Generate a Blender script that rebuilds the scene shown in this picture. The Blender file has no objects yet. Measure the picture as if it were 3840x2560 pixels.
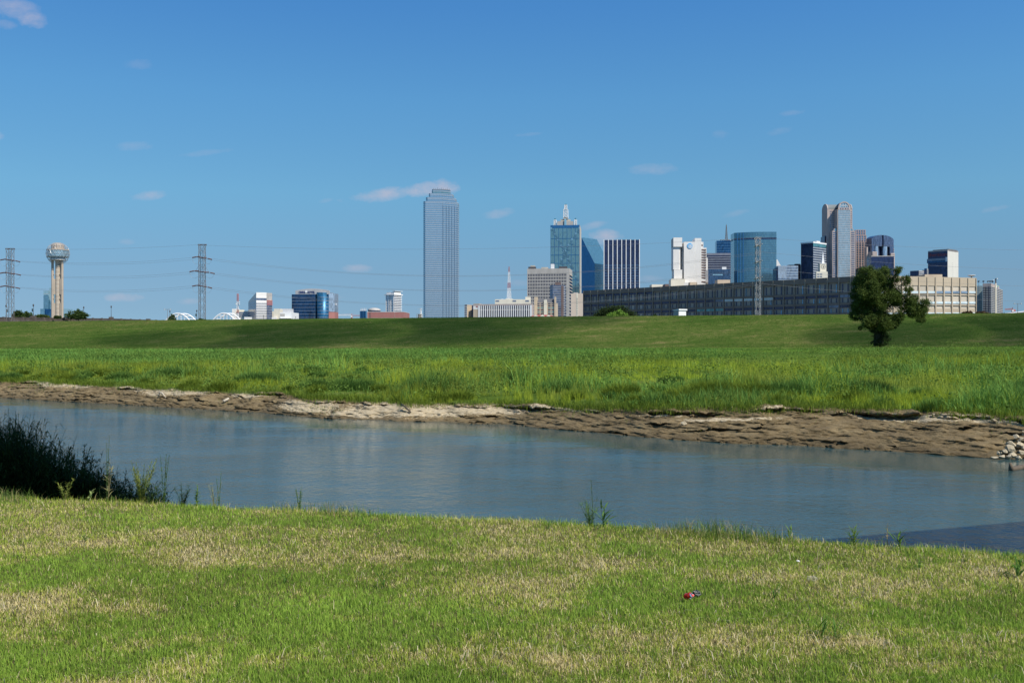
import bpy, math, random
import numpy as np
from mathutils import Vector, Matrix, noise as mnoise

# ---------------------------------------------------------------- camera, world, sun, exposure
SC = bpy.context.scene
EYE = 1.7
FPX = 35.0 / 36.0 * 3840.0                # focal length in photo pixels
cam_d = bpy.data.cameras.new('camera'); cam_d.lens = 35; cam_d.sensor_width = 36
cam_d.clip_start = 0.05; cam_d.clip_end = 60000
cam = bpy.data.objects.new('camera', cam_d); SC.collection.objects.link(cam)
cam.location = (0, 0, EYE); cam.rotation_euler = (math.radians(90), 0, 0)
SC.camera = cam

SUN_EL, SUN_X, SUN_Y = math.radians(48), 0.72, -0.69      # towards the sun: right and behind the camera
SUN_AZ = math.atan2(SUN_X, SUN_Y)
SC.view_settings.view_transform = 'Standard'; SC.view_settings.look = 'None'
SC.view_settings.gamma = 1; SC.view_settings.exposure = 0.3
SC.cycles.max_bounces = 6; SC.cycles.transparent_max_bounces = 12
SC.cycles.diffuse_bounces = 3; SC.cycles.glossy_bounces = 3; SC.cycles.caustics_reflective = False

sun_d = bpy.data.lights.new('sun', 'SUN'); sun_d.energy = 4.7; sun_d.angle = math.radians(0.5)
sun_d.color = (1.0, 0.93, 0.80)
sun = bpy.data.objects.new('sun', sun_d); SC.collection.objects.link(sun)
ch = math.cos(SUN_EL)
sdir = Vector((SUN_X * ch, SUN_Y * ch, math.sin(SUN_EL)))
sun.rotation_euler = sdir.to_track_quat('Z', 'Y').to_euler()
sun.location = (60, -60, 80)

world = bpy.data.worlds.new("World"); SC.world = world; world.use_nodes = True
wn, wl = world.node_tree.nodes, world.node_tree.links
wn.clear()
sky = wn.new('ShaderNodeTexSky'); sky.sky_type = 'NISHITA'; sky.sun_disc = False
sky.sun_elevation = SUN_EL; sky.sun_rotation = SUN_AZ
sky.air_density = 1.0; sky.dust_density = 0.1; sky.ozone_density = 3.0; sky.altitude = 130
bg = wn.new('ShaderNodeBackground'); bg.inputs['Strength'].default_value = 0.15
wout = wn.new('ShaderNodeOutputWorld')
def wmath(op, a, b=None, clamp=False):
    n = wn.new('ShaderNodeMath'); n.operation = op; n.use_clamp = clamp
    for i, v in enumerate((a, b)):
        if v is None: continue
        if isinstance(v, (int, float)): n.inputs[i].default_value = v
        else: wl.new(v, n.inputs[i])
    return n.outputs[0]
tc = wn.new('ShaderNodeTexCoord'); sp = wn.new('ShaderNodeSeparateXYZ'); wl.new(tc.outputs['Generated'], sp.inputs[0])
skc = wn.new('ShaderNodeCombineXYZ')           # thin clear air: look a little above the true direction
wl.new(sp.outputs['X'], skc.inputs[0]); wl.new(sp.outputs['Y'], skc.inputs[1])
wl.new(wmath('ADD', wmath('MULTIPLY', wmath('MAXIMUM', sp.outputs['Z'], 0.0), 1.25), 0.17), skc.inputs[2])
skn = wn.new('ShaderNodeVectorMath'); skn.operation = 'NORMALIZE'; wl.new(skc.outputs[0], skn.inputs[0]); wl.new(skn.outputs[0], sky.inputs['Vector'])
ay = wmath('MAXIMUM', sp.outputs['Y'], 0.001)
U = wmath('DIVIDE', sp.outputs['X'], ay); V = wmath('DIVIDE', sp.outputs['Z'], ay)     # bearing and height of the sky direction
cmb = wn.new('ShaderNodeCombineXYZ'); wl.new(U, cmb.inputs[0]); wl.new(wmath('MULTIPLY', V, 1.7), cmb.inputs[1])
nz1 = wn.new('ShaderNodeTexNoise'); nz1.inputs['Scale'].default_value = 34; nz1.inputs['Detail'].default_value = 7
nz1.inputs['Roughness'].default_value = 0.68; wl.new(cmb.outputs[0], nz1.inputs['Vector'])
nz2 = wn.new('ShaderNodeTexNoise'); nz2.inputs['Scale'].default_value = 16; nz2.inputs['Detail'].default_value = 3
wl.new(cmb.outputs[0], nz2.inputs['Vector'])
NN = wmath('SUBTRACT', wmath('ADD', wmath('MULTIPLY', nz1.outputs[0], 3.4), wmath('MULTIPLY', nz2.outputs[0], 1.3)), 2.35)
# wisps of cloud: bearing/height as seen from the meadow, half sizes, slope, strength
CL = [(55, 30, 105, 48, .25, .62), (120, 70, 75, 38, .2, .7), (20, 95, 50, 22, .1, .4), (500, 549, 90, 20, -.03, .28), (555, 734, 66, 19, -.12, .5),
      (1440, 728, 170, 26, -.16, .75), (1610, 706, 120, 32, -.1, 1.0), (1660, 700, 70, 34, 0, 1.0), (1865, 801, 65, 20, -.12, .42), (2447, 634, 100, 22, -.04, .34),
      (2275, 895, 62, 38, 0, .8), (2225, 845, 55, 14, -.2, .4), (1342, 1006, 58, 17, 0, .55), (465, 1114, 70, 18, 0, .6), (706, 1128, 60, 16, 0, .55),
      (478, 907, 38, 12, 0, .25), (1978, 504, 60, 9, -.1, .22), (2920, 492, 48, 15, -.2, .17), (2975, 423, 66, 12, -.1, .25),
      (3732, 783, 60, 12, -.2, .3), (1222, 752, 30, 9, -.2, .17), (2705, 508, 36, 22, 0, .2), (520, 242, 60, 20, 0, .16), (760, 575, 110, 12, -.1, .18),
      (2760, 800, 60, 12, -.2, .2), (2440, 1045, 60, 14, 0, .2), (1950, 1060, 60, 14, 0, .2), (1250, 1115, 50, 10, 0, .2), (-10, 510, 30, 20, 0, .4)]
total = None
for (px, py, rx, ry, sl, st) in CL:
    du = wmath('SUBTRACT', U, (px - 1920) / FPX); dv = wmath('SUBTRACT', V, (1280 - py) / FPX)
    dv = wmath('ADD', dv, wmath('MULTIPLY', du, sl))
    a = wmath('MULTIPLY', du, FPX / rx); b = wmath('MULTIPLY', dv, FPX / ry)
    r2 = wmath('ADD', wmath('MULTIPLY', a, a), wmath('MULTIPLY', b, b))
    m = wmath('MULTIPLY', wmath('SUBTRACT', wmath('ADD', 1.0, NN), r2), 0.62 * st, True)
    m = wmath('MINIMUM', m, st)
    total = m if total is None else wmath('MAXIMUM', total, m)
total = wmath('MULTIPLY', total, wmath('GREATER_THAN', sp.outputs['Y'], 0.02))
hue = wn.new('ShaderNodeHueSaturation'); hue.inputs['Saturation'].default_value = 1.0; wl.new(sky.outputs[0], hue.inputs['Color'])
hue.inputs['Value'].default_value = 1.05
tr = wn.new('ShaderNodeValToRGB'); te = tr.color_ramp.elements      # clear dry air: bluer overhead, not so white low down
TINT = [(0.0, (0.514, 0.54, 0.488)), (0.03, (0.527, 0.557, 0.501)), (0.065, (0.56, 0.626, 0.562)), (0.145, (0.583, 0.857, 0.78)), (0.235, (0.504, 0.883, 0.931)), (0.32, (0.389, 0.8, 0.997))]
while len(te) < len(TINT): te.new(.5)
for i, (p_, c_) in enumerate(TINT): te[i].position = p_; te[i].color = (*c_, 1)
wl.new(sp.outputs['Z'], tr.inputs[0])
tm = wn.new('ShaderNodeMix'); tm.data_type = 'RGBA'; tm.blend_type = 'MULTIPLY'; tm.inputs[0].default_value = 1
wl.new(hue.outputs[0], tm.inputs[6]); wl.new(tr.outputs[0], tm.inputs[7])
mx = wn.new('ShaderNodeMix'); mx.data_type = 'RGBA'
wl.new(wmath('MULTIPLY', total, 0.78), mx.inputs[0]); wl.new(tm.outputs[2], mx.inputs[6]); mx.inputs[7].default_value = (3.1, 2.85, 3.3, 1)
wl.new(mx.outputs[2], bg.inputs['Color']); wl.new(bg.outputs[0], wout.inputs[0])

# ---------------------------------------------------------------- helpers
COL = SC.collection
R = random.Random(7)
NR = np.random.default_rng(11)
def PX(px, D): return (px - 1920.0) / FPX * D
def PZ(py, D): return EYE + (1280.0 - py) * D / FPX

def tag(o, label=None, cat=None, group=None, kind=None):
    if label: o['label'] = label
    if cat: o['category'] = cat
    if group: o['group'] = group
    if kind: o['kind'] = kind
    return o
def thing(name, label, cat, loc=(0, 0, 0), rz=0, group=None):
    o = bpy.data.objects.new(name, None); COL.objects.link(o)
    o.empty_display_size = 0.5
    o.location = loc; o.rotation_euler = (0, 0, rz)
    return tag(o, label, cat, group)
def copy_tree(o, parent=None):
    c = o.copy(); COL.objects.link(c); c.parent = parent
    for k in [k for k in o.children]: copy_tree(k, c)
    return c

class MB:
    def __init__(s): s.v = []; s.f = []
    def add(s, vs, fs):
        n = len(s.v); s.v += [tuple(v) for v in vs]; s.f += [tuple(i + n for i in f) for f in fs]
    def box(s, x0, x1, y0, y1, z0, z1):
        s.add([(x0, y0, z0), (x1, y0, z0), (x1, y1, z0), (x0, y1, z0), (x0, y0, z1), (x1, y0, z1), (x1, y1, z1), (x0, y1, z1)],
              [(0, 3, 2, 1), (4, 5, 6, 7), (0, 1, 5, 4), (1, 2, 6, 5), (2, 3, 7, 6), (3, 0, 4, 7)])
    def prism(s, poly, z0, z1, top=None):
        n = len(poly); top = top or poly
        z1s = z1 if hasattr(z1, '__len__') else [z1] * n
        s.add([(p[0], p[1], z0) for p in poly] + [(p[0], p[1], z) for p, z in zip(top, z1s)],
              [tuple(range(n))[::-1], tuple(range(n, 2 * n))] + [(i, (i + 1) % n, n + (i + 1) % n, n + i) for i in range(n)])
    def yprism(s, prof, y0, y1):            # closed profile of (x, z) run along y
        n = len(prof)
        s.add([(p[0], y0, p[1]) for p in prof] + [(p[0], y1, p[1]) for p in prof],
              [tuple(range(n)), tuple(range(n, 2 * n))[::-1]] + [(i, n + i, n + (i + 1) % n, (i + 1) % n) for i in range(n)])
    def xprism(s, prof, x0, x1):            # closed profile of (y, z) run along x
        n = len(prof)
        s.add([(x0, p[0], p[1]) for p in prof] + [(x1, p[0], p[1]) for p in prof],
              [tuple(range(n))[::-1], tuple(range(n, 2 * n))] + [(i, (i + 1) % n, n + (i + 1) % n, n + i) for i in range(n)])
    def tube(s, pts, rad, n=6, caps=True):
        pts = [Vector(p) for p in pts]; m = len(pts); rad = rad if hasattr(rad, '__len__') else [rad] * m
        base = len(s.v)
        for i, p in enumerate(pts):
            d = (pts[min(i + 1, m - 1)] - pts[max(i - 1, 0)]).normalized()
            up = Vector((0, 0, 1)) if abs(d.z) < .95 else Vector((1, 0, 0))
            a = d.cross(up).normalized(); b = a.cross(d)
            for k in range(n):
                t = 2 * math.pi * k / n
                s.v.append(tuple(p + a * math.cos(t) * rad[i] + b * math.sin(t) * rad[i]))
        for i in range(m - 1):
            for k in range(n):
                s.f.append((base + i * n + k, base + i * n + (k + 1) % n, base + (i + 1) * n + (k + 1) % n, base + (i + 1) * n + k))
        if caps:
            s.f.append(tuple(base + k for k in range(n))[::-1]); s.f.append(tuple(base + (m - 1) * n + k for k in range(n)))
    def lathe(s, prof, c=(0, 0), n=24):     # (r, z)
        base = len(s.v)
        for r, z in prof:
            for k in range(n):
                t = 2 * math.pi * k / n; s.v.append((c[0] + r * math.cos(t), c[1] + r * math.sin(t), z))
        for i in range(len(prof) - 1):
            for k in range(n):
                s.f.append((base + i * n + k, base + i * n + (k + 1) % n, base + (i + 1) * n + (k + 1) % n, base + (i + 1) * n + k))
        s.f.append(tuple(base + k for k in range(n))[::-1]); s.f.append(tuple(base + (len(prof) - 1) * n + k for k in range(n)))
    def build(s, name, mat, parent=None, smooth=False):
        me = bpy.data.meshes.new(name); me.from_pydata(s.v, [], s.f)
        if smooth: me.polygons.foreach_set('use_smooth', [True] * len(me.polygons))
        if mat: me.materials.append(mat)
        me.update()
        o = bpy.data.objects.new(name, me); COL.objects.link(o)
        if parent: o.parent = parent
        return o

def np_mesh(name, verts, quads=None, tris=None, mat=None, cols=None, parent=None, smooth=False):
    me = bpy.data.meshes.new(name)
    nq = 0 if quads is None else len(quads); nt = 0 if tris is None else len(tris)
    me.vertices.add(len(verts)); me.vertices.foreach_set('co', np.ascontiguousarray(verts, dtype=np.float32).ravel())
    me.loops.add(nq * 4 + nt * 3); me.polygons.add(nq + nt)
    idx = np.concatenate([a for a in ((quads.ravel() if nq else None), (tris.ravel() if nt else None)) if a is not None]).astype(np.int32)
    me.loops.foreach_set('vertex_index', idx)
    st = np.concatenate([np.arange(nq) * 4, nq * 4 + np.arange(nt) * 3]).astype(np.int32)
    me.polygons.foreach_set('loop_start', st)
    if smooth: me.polygons.foreach_set('use_smooth', np.ones(nq + nt, dtype=bool))
    if cols is not None:
        ca = me.color_attributes.new('tint', 'FLOAT_COLOR', 'POINT')
        c4 = np.ones((len(verts), 4), dtype=np.float32); c4[:, :3] = cols
        ca.data.foreach_set('color', c4.ravel())
    me.update(calc_edges=True); me.validate()
    if mat: me.materials.append(mat)
    o = bpy.data.objects.new(name, me); COL.objects.link(o)
    if parent: o.parent = parent
    return o

# ---- materials
def new_mat(name):
    m = bpy.data.materials.new(name); m.use_nodes = True
    nt = m.node_tree; b = nt.nodes['Principled BSDF']
    return m, nt, b
def nd(nt, typ, **kw):
    n = nt.nodes.new(typ)
    for k, v in kw.items():
        if k in n.inputs: n.inputs[k].default_value = v
        else: setattr(n, k, v)
    return n
def mixc(nt, fac, a, b, mode='MIX'):
    n = nt.nodes.new('ShaderNodeMix'); n.data_type = 'RGBA'; n.blend_type = mode
    for i, v in ((0, fac), (6, a), (7, b)):
        if isinstance(v, (int, float)): n.inputs[i].default_value = v
        elif isinstance(v, tuple): n.inputs[i].default_value = (*v[:3], 1)
        else: nt.links.new(v, n.inputs[i])
    return n.outputs[2]
def nmath(nt, op, a, b=None, clamp=False):
    n = nt.nodes.new('ShaderNodeMath'); n.operation = op; n.use_clamp = clamp
    for i, v in enumerate((a, b)):
        if v is None: continue
        if isinstance(v, (int, float)): n.inputs[i].default_value = v
        else: nt.links.new(v, n.inputs[i])
    return n.outputs[0]
def ramp(nt, fac, stops):
    n = nt.nodes.new('ShaderNodeValToRGB'); nt.links.new(fac, n.inputs[0])
    e = n.color_ramp.elements
    while len(e) < len(stops): e.new(0.5)
    for i, (p, c) in enumerate(stops):
        e[i].position = p; e[i].color = (*c, 1) if len(c) == 3 else c
    return n.outputs[0]
def noise_tex(nt, scale, detail=4, rough=.55, stretch=None, coord='Object'):
    t = nt.nodes.new('ShaderNodeTexCoord'); v = t.outputs[coord]
    if stretch:
        mp = nt.nodes.new('ShaderNodeMapping'); mp.inputs['Scale'].default_value = stretch; nt.links.new(v, mp.inputs[0]); v = mp.outputs[0]
    n = nd(nt, 'ShaderNodeTexNoise', Scale=scale, Detail=detail, Roughness=rough); nt.links.new(v, n.inputs['Vector'])
    return n.outputs[0]
def solid(name, col, rough=.8, metal=0, var=.18, scale=.15, stretch=(1, 1, .35)):
    """painted / cast surface with weathering streaks"""
    m, nt, b = new_mat(name)
    f = noise_tex(nt, scale, 5, .6, stretch)
    lo = tuple(c * (1 - var) for c in col); hi = tuple(min(1, c * (1 + var * .6)) for c in col)
    nt.links.new(ramp(nt, f, [(.3, lo), (.7, hi)]), b.inputs['Base Color'])
    b.inputs['Roughness'].default_value = rough; b.inputs['Metallic'].default_value = metal
    return m
def glass(name, col, metal=.55, rough=.12, pane=(1.6, 1.6, 3.9), var=.35):
    """mirror curtain wall: every pane a little different in tint and tilt"""
    m, nt, b = new_mat(name)
    t = nt.nodes.new('ShaderNodeTexCoord')
    mp = nt.nodes.new('ShaderNodeMapping'); mp.inputs['Location'].default_value = (.37, .37, .1)
    mp.inputs['Scale'].default_value = tuple(1 / p for p in pane); nt.links.new(t.outputs['Object'], mp.inputs[0])
    fl = nt.nodes.new('ShaderNodeVectorMath'); fl.operation = 'FLOOR'; nt.links.new(mp.outputs[0], fl.inputs[0])
    wnz = nt.nodes.new('ShaderNodeTexWhiteNoise'); nt.links.new(fl.outputs[0], wnz.inputs['Vector'])
    f2 = noise_tex(nt, .03, 3, .5)
    lo = tuple(c * (1 - var) for c in col); hi = tuple(min(1, c * (1 + var)) for c in col)
    f = nmath(nt, 'ADD', nmath(nt, 'MULTIPLY', wnz.outputs['Value'], .5), nmath(nt, 'MULTIPLY', f2, .5))
    nt.links.new(ramp(nt, f, [(.2, lo), (.8, hi)]), b.inputs['Base Color'])
    b.inputs['Roughness'].default_value = rough; b.inputs['Metallic'].default_value = metal
    b.inputs['Specular IOR Level'].default_value = .6
    return m
def tint_mat(name, rough=.7, transl=.35, spec=.06, vary=.0):
    """plant material coloured per blade or leaf"""
    m, nt, b = new_mat(name)
    a = nt.nodes.new('ShaderNodeAttribute'); a.attribute_name = 'tint'
    nt.links.new(a.outputs['Color'], b.inputs['Base Color'])
    b.inputs['Roughness'].default_value = rough; b.inputs['Specular IOR Level'].default_value = spec
    if transl:
        tr = nt.nodes.new('ShaderNodeBsdfTranslucent'); nt.links.new(a.outputs['Color'], tr.inputs['Color'])
        ms = nt.nodes.new('ShaderNodeMixShader'); ms.inputs[0].default_value = transl
        nt.links.new(b.outputs[0], ms.inputs[1]); nt.links.new(tr.outputs[0], ms.inputs[2])
        nt.links.new(ms.outputs[0], nt.nodes['Material Output'].inputs[0])
    return m
PLANT = tint_mat('leaf_blades')
LEAF = tint_mat('tree_leaves', .65, .25, .1)

def text_mesh(name, body, size, mat, parent, loc, rot, thick=.05, ext=.0, align='CENTER', sx=1.0):
    cu = bpy.data.curves.new(name, 'FONT'); cu.body = body; cu.size = size; cu.extrude = thick; cu.align_x = align; cu.offset = ext
    o = bpy.data.objects.new(name, cu); COL.objects.link(o)
    bpy.context.view_layer.update()
    me = bpy.data.meshes.new_from_object(o.evaluated_get(bpy.context.evaluated_depsgraph_get()))
    bpy.data.objects.remove(o)
    me.materials.clear(); me.materials.append(mat)
    o = bpy.data.objects.new(name, me); COL.objects.link(o); o.parent = parent; o.location = loc; o.rotation_euler = rot; o.scale = (sx, 1, 1)
    return o
# ---------------------------------------------------------------- land and water
WATER_Z = EYE - 5.0
def fbm(x, y, z=0.0, o=4):
    return mnoise.fractal(Vector((x, y, z)), 1.0, 2.0, o)
def np_fbm(x, y, seed=0, octs=4, scale=1.0):
    """cheap value noise on arrays"""
    out = np.zeros_like(x, dtype=float); amp = 1.0; tot = 0
    for o in range(octs):
        xs = x * scale * 2 ** o + 17.3 * o + seed * 7.1; ys = y * scale * 2 ** o + 9.7 * o - seed * 3.3
        xi = np.floor(xs).astype(np.int64); yi = np.floor(ys).astype(np.int64); xf = xs - xi; yf = ys - yi
        xf = xf * xf * (3 - 2 * xf); yf = yf * yf * (3 - 2 * yf)
        def h(a, b):
            n = (a * 374761393 + b * 668265263 + seed * 974711) & 0x7fffffff
            n = ((n ^ (n >> 13)) * 1274126177) & 0x7fffffff
            return ((n ^ (n >> 16)) & 0xffff) / 65535.0
        v = (h(xi, yi) * (1 - xf) + h(xi + 1, yi) * xf) * (1 - yf) + (h(xi, yi + 1) * (1 - xf) + h(xi + 1, yi + 1) * xf) * yf
        out += v * amp; tot += amp; amp *= .5
    return out / tot
def np_interp(x, pts):
    a = np.array(pts, dtype=float); return np.interp(x, a[:, 0], a[:, 1])

def water_edge(x):                        # far water line, depth for a given x
    return np_interp(x, [(-400, 380), (-45.7, 88.9), (-17.4, 70.4), (-11.8, 64.8), (0, 59.8), (7.9, 51.1), (13.9, 47.9), (20.8, 43.2), (60, 18), (120, -30)]) \
        + (np_fbm(np.asarray(x, float), np.zeros_like(np.asarray(x, float)), 3, 4, .35) - .5) * 1.6
def bank_top(x):                          # height of the mud bank's top above the water
    return np_interp(x, [(-400, 1.3), (-45.7, 1.30), (-20, 1.15), (-10, .95), (0, .95), (8, 1.35), (14, 1.6), (21, 1.6), (60, 1.6)])
BANKW = 5.2
def bank_w(x):
    x = np.asarray(x, float)
    return 4.9 + (np_fbm(x, x * 0, 31, 4, .16) - .5) * 4.2 + (np_fbm(x, x * 0, 33, 3, .9) - .5) * 1.0
def levee_base(x): return 300 - .15 * x
def field_z(x, y):
    """meadow and levee surface (world z)"""
    x = np.asarray(x, float); y = np.asarray(y, float)
    u = y - water_edge(x)
    k = x / np.maximum(y, 1)              # bearing
    e0 = WATER_Z + bank_top(x)
    far = EYE + np_interp(k, [(-.52, -2.35), (0, -2.0), (.52, -1.45)])
    bw_ = bank_w(x); t = np.clip((u - bw_) / 24, 0, 1); t = t ** .75
    mid = EYE - 3.0
    e = e0 + (np.maximum(mid, e0) - e0) * t
    t2 = np.clip((u - 30) / 90, 0, 1); e = e + (far - .25 - mid) * t2 * np.clip(t, 0, 1) * (t2 > 0)
    e = e + (np_fbm(x, y, 5, 3, .06) - .5) * .5 * np.clip((u - bw_) / 8, 0, 1) * np.clip((280 - y) / 100, 0, 1)
    b = levee_base(x); s = np.clip((y - b) / 30, 0, 1)
    ch_ = EYE + np_interp(k, [(-.7, 6.6), (-.52, 7.1), (0, 8.15), (.52, 8.75), (.7, 8.8)])
    up = s * s * (3 - 2 * s) * .35 + s * .65
    lev = e + (ch_ - e) * up + (np_fbm(x, y, 9, 3, .12) - .5) * .12 * np.clip(s * 6, 0, 1)
    back = np.clip((y - b - 36) / 30, 0, 1)
    return lev + (-2.2 - lev) * back * (y > b + 36)

def fan(name, ks, ds, base, mat, zoff=0, zf=field_z):
    """sheet whose columns fan out from the meadow; base(x) = depth of the first row"""
    K, Dd = np.meshgrid(ks, ds)
    y = Dd.copy(); x = K * y
    if base is not None:
        for _ in range(12):
            y = base(x) + Dd; x = K * y
    z = zf(x, y) + zoff
    v = np.stack([x, y, z], -1).reshape(-1, 3)
    nk, ndp = len(ks), len(ds)
    i = np.arange(ndp - 1)[:, None] * nk + np.arange(nk - 1)[None]
    q = np.stack([i, i + 1, i + nk + 1, i + nk], -1).reshape(-1, 4)
    return np_mesh(name, v, q, None, mat, smooth=True)

# materials of the land
m, nt, b = new_mat('meadow_soil'); MEADOW = m
f = noise_tex(nt, .35, 6, .6)
nt.links.new(ramp(nt, f, [(.3, (.055, .09, .015)), (.5, (.08, .125, .022)), (.75, (.12, .14, .04))]), b.inputs['Base Color'])
b.inputs['Roughness'].default_value = .95; b.inputs['Specular IOR Level'].default_value = 0

m, nt, b = new_mat('mown_levee_grass'); LEVEE = m
f1 = noise_tex(nt, .02, 5, .6, (1, 2.2, 1)); f2 = noise_tex(nt, .16, 7, .75, (.3, 2.4, 2)); f3 = noise_tex(nt, .9, 6, .8, (.5, 1.2, 1))
f = nmath(nt, 'ADD', nmath(nt, 'MULTIPLY', f1, .25), nmath(nt, 'ADD', nmath(nt, 'MULTIPLY', f2, .40), nmath(nt, 'MULTIPLY', f3, .35)))
c = ramp(nt, f, [(.38, (.030, .064, .012)), (.47, (.052, .090, .017)), (.54, (.085, .112, .027)), (.60, (.16, .145, .055)), (.69, (.25, .20, .10))])
nt.links.new(c, b.inputs['Base Color']); b.inputs['Roughness'].default_value = .95; b.inputs['Specular IOR Level'].default_value = 0
bmp = nd(nt, 'ShaderNodeBump', Strength=.9, Distance=.5); nt.links.new(f3, bmp.inputs['Height']); nt.links.new(bmp.outputs[0], b.inputs['Normal'])

m, nt, b = new_mat('river_mud'); MUD = m
tcn = nt.nodes.new('ShaderNodeTexCoord')
att = nt.nodes.new('ShaderNodeAttribute'); att.attribute_name = 'tint'          # r: height up the bank, g: dry patches
sepc = nt.nodes.new('ShaderNodeSeparateColor'); nt.links.new(att.outputs['Color'], sepc.inputs[0])
g1 = noise_tex(nt, .9, 7, .65); g2 = noise_tex(nt, 5, 6, .7, (1, 1, 2.5)); g3 = noise_tex(nt, 18, 4, .7)
wet = ramp(nt, g1, [(.3, (.115, .082, .040)), (.55, (.195, .142, .072)), (.75, (.28, .215, .115))])
dry = ramp(nt, g2, [(.3, (.36, .285, .175)), (.7, (.52, .43, .29))])
dm = nmath(nt, 'MULTIPLY', nmath(nt, 'SUBTRACT', nmath(nt, 'ADD', sepc.outputs[1], nmath(nt, 'MULTIPLY', nmath(nt, 'SUBTRACT', g2, .5), 1.1)), .5), 7, True)
cc = mixc(nt, dm, wet, dry)
foot = nmath(nt, 'MULTIPLY', nmath(nt, 'SUBTRACT', nmath(nt, 'ADD', .30, nmath(nt, 'MULTIPLY', nmath(nt, 'SUBTRACT', g1, .5), .5)), sepc.outputs[0]), 6, True)
cc = mixc(nt, nmath(nt, 'MULTIPLY', foot, .6), cc, (.075, .055, .028))
cc = mixc(nt, nmath(nt, 'MULTIPLY', nmath(nt, 'SUBTRACT', noise_tex(nt, 2.6, 6, .75, (.5, 2.5, 4)), .58), 5, True), cc, (.085, .062, .033))
gm = nmath(nt, 'MULTIPLY', nmath(nt, 'SUBTRACT', nmath(nt, 'ADD', sepc.outputs[2], nmath(nt, 'MULTIPLY', nmath(nt, 'SUBTRACT', g3, .5), .9)), .62), 5, True)
cc = mixc(nt, gm, cc, (.10, .125, .035))
nt.links.new(cc, b.inputs['Base Color'])
b.inputs['Roughness'].default_value = .85; b.inputs['Specular IOR Level'].default_value = .25
bmp = nd(nt, 'ShaderNodeBump', Strength=.9, Distance=.08)
nt.links.new(nmath(nt, 'ADD', g2, nmath(nt, 'MULTIPLY', g3, .5)), bmp.inputs['Height']); nt.links.new(bmp.outputs[0], b.inputs['Normal'])

m, nt, b = new_mat('river_water'); WATER = m
b.inputs['Base Color'].default_value = (.042, .080, .082, 1); b.inputs['Roughness'].default_value = .04; b.inputs['IOR'].default_value = 1.333
r1 = noise_tex(nt, 1.7, 4, .6, (1.1, .9, 1)); r2 = noise_tex(nt, .25, 3, .5, (.6, 1.2, 1)); r3 = noise_tex(nt, 5.5, 4, .65, (.9, 1.1, 1))
amp = ramp(nt, r2, [(.35, (.55, .55, .55)), (.65, (1, 1, 1))])
tw = nt.nodes.new('ShaderNodeTexCoord'); sw = nt.nodes.new('ShaderNodeSeparateXYZ'); nt.links.new(tw.outputs['Object'], sw.inputs[0])
lee = nmath(nt, 'SUBTRACT', nmath(nt, 'SUBTRACT', 60.0, nmath(nt, 'MULTIPLY', sw.outputs['X'], .72)), sw.outputs['Y'])   # calm water in the lee of the far bank
lee = nmath(nt, 'ADD', lee, nmath(nt, 'MULTIPLY', nmath(nt, 'SUBTRACT', r2, .5), 8.0))
amp = nmath(nt, 'MULTIPLY', amp, nmath(nt, 'ADD', .13, nmath(nt, 'MULTIPLY', nmath(nt, 'MULTIPLY', nmath(nt, 'SUBTRACT', lee, 9.0), .14, True), .87)))
hgt = nmath(nt, 'MULTIPLY', nmath(nt, 'ADD', r1, nmath(nt, 'MULTIPLY', r3, .40)), amp)
bmp = nd(nt, 'ShaderNodeBump', Strength=.85, Distance=.13); nt.links.new(hgt, bmp.inputs['Height']); nt.links.new(bmp.outputs[0], b.inputs['Normal'])

m, nt, b = new_mat('lawn_soil'); SOIL = m
f = noise_tex(nt, 3, 6, .7)
nt.links.new(ramp(nt, f, [(.3, (.05, .055, .02)), (.55, (.11, .10, .045)), (.75, (.22, .18, .09))]), b.inputs['Base Color']); b.inputs['Roughness'].default_value = 1; b.inputs['Specular IOR Level'].default_value = 0
m, nt, b = new_mat('city_ground'); CITYG = m
f = noise_tex(nt, .01, 5, .7)
nt.links.new(ramp(nt, f, [(.35, (.06, .09, .04)), (.6, (.16, .16, .14))]), b.inputs['Base Color']); b.inputs['Roughness'].default_value = 1; b.inputs['Specular IOR Level'].default_value = 0

# base ground sheet out to the horizon (under the river and everything else)
g = MB(); g.add([(-30000, -30000, -8), (30000, -30000, -8), (30000, 40000, -8), (-30000, 40000, -8)], [(0, 1, 2, 3)])
tag(g.build('ground', CITYG), kind='structure')
# water
g = MB(); g.add([(-600, -40, WATER_Z), (400, -40, WATER_Z), (400, 420, WATER_Z), (-600, 420, WATER_Z)], [(0, 1, 2, 3)])
tag(g.build('river_water', WATER), kind='structure')
# meadow, levee, city ground
ks = np.concatenate([np.linspace(-2.2, -.7, 40), np.linspace(-.69, .69, 420), np.linspace(.7, 2.2, 40)])
ds = np.concatenate([np.linspace(0, 30, 70), np.linspace(30.5, 60, 30), np.geomspace(61, 240, 60)])
def first_row(x): return water_edge(x) + bank_w(x) - .15
# the meadow stops just past the levee's foot: clamp rows there
K, Dd = np.meshgrid(ks, np.linspace(0, 1, 150))
y0 = 50 + 0 * K; y1 = 300 + 0 * K
for _ in range(14):
    y0 = first_row(K * y0); y1 = levee_base(K * y1) + 1.0
y = y0 + (y1 - y0) * Dd ** 2.0; x = K * y; z = field_z(x, y)
v = np.stack([x, y, z], -1).reshape(-1, 3); nk = len(ks); i = np.arange(149)[:, None] * nk + np.arange(nk - 1)[None]
tag(np_mesh('meadow', v, np.stack([i, i + 1, i + nk + 1, i + nk], -1).reshape(-1, 4), None, MEADOW, smooth=True), kind='structure')
tag(fan('levee', ks, np.concatenate([np.linspace(0, 36, 60), np.linspace(37, 70, 20)]), levee_base, LEVEE, .004), kind='structure')
tag(fan('city_ground', np.linspace(-3, 3, 40), np.array([69.5, 200, 600, 2000, 5000, 12000.]), levee_base, CITYG, -.05,
        lambda x, y: np.full_like(x, -2.2)), kind='structure')

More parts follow.
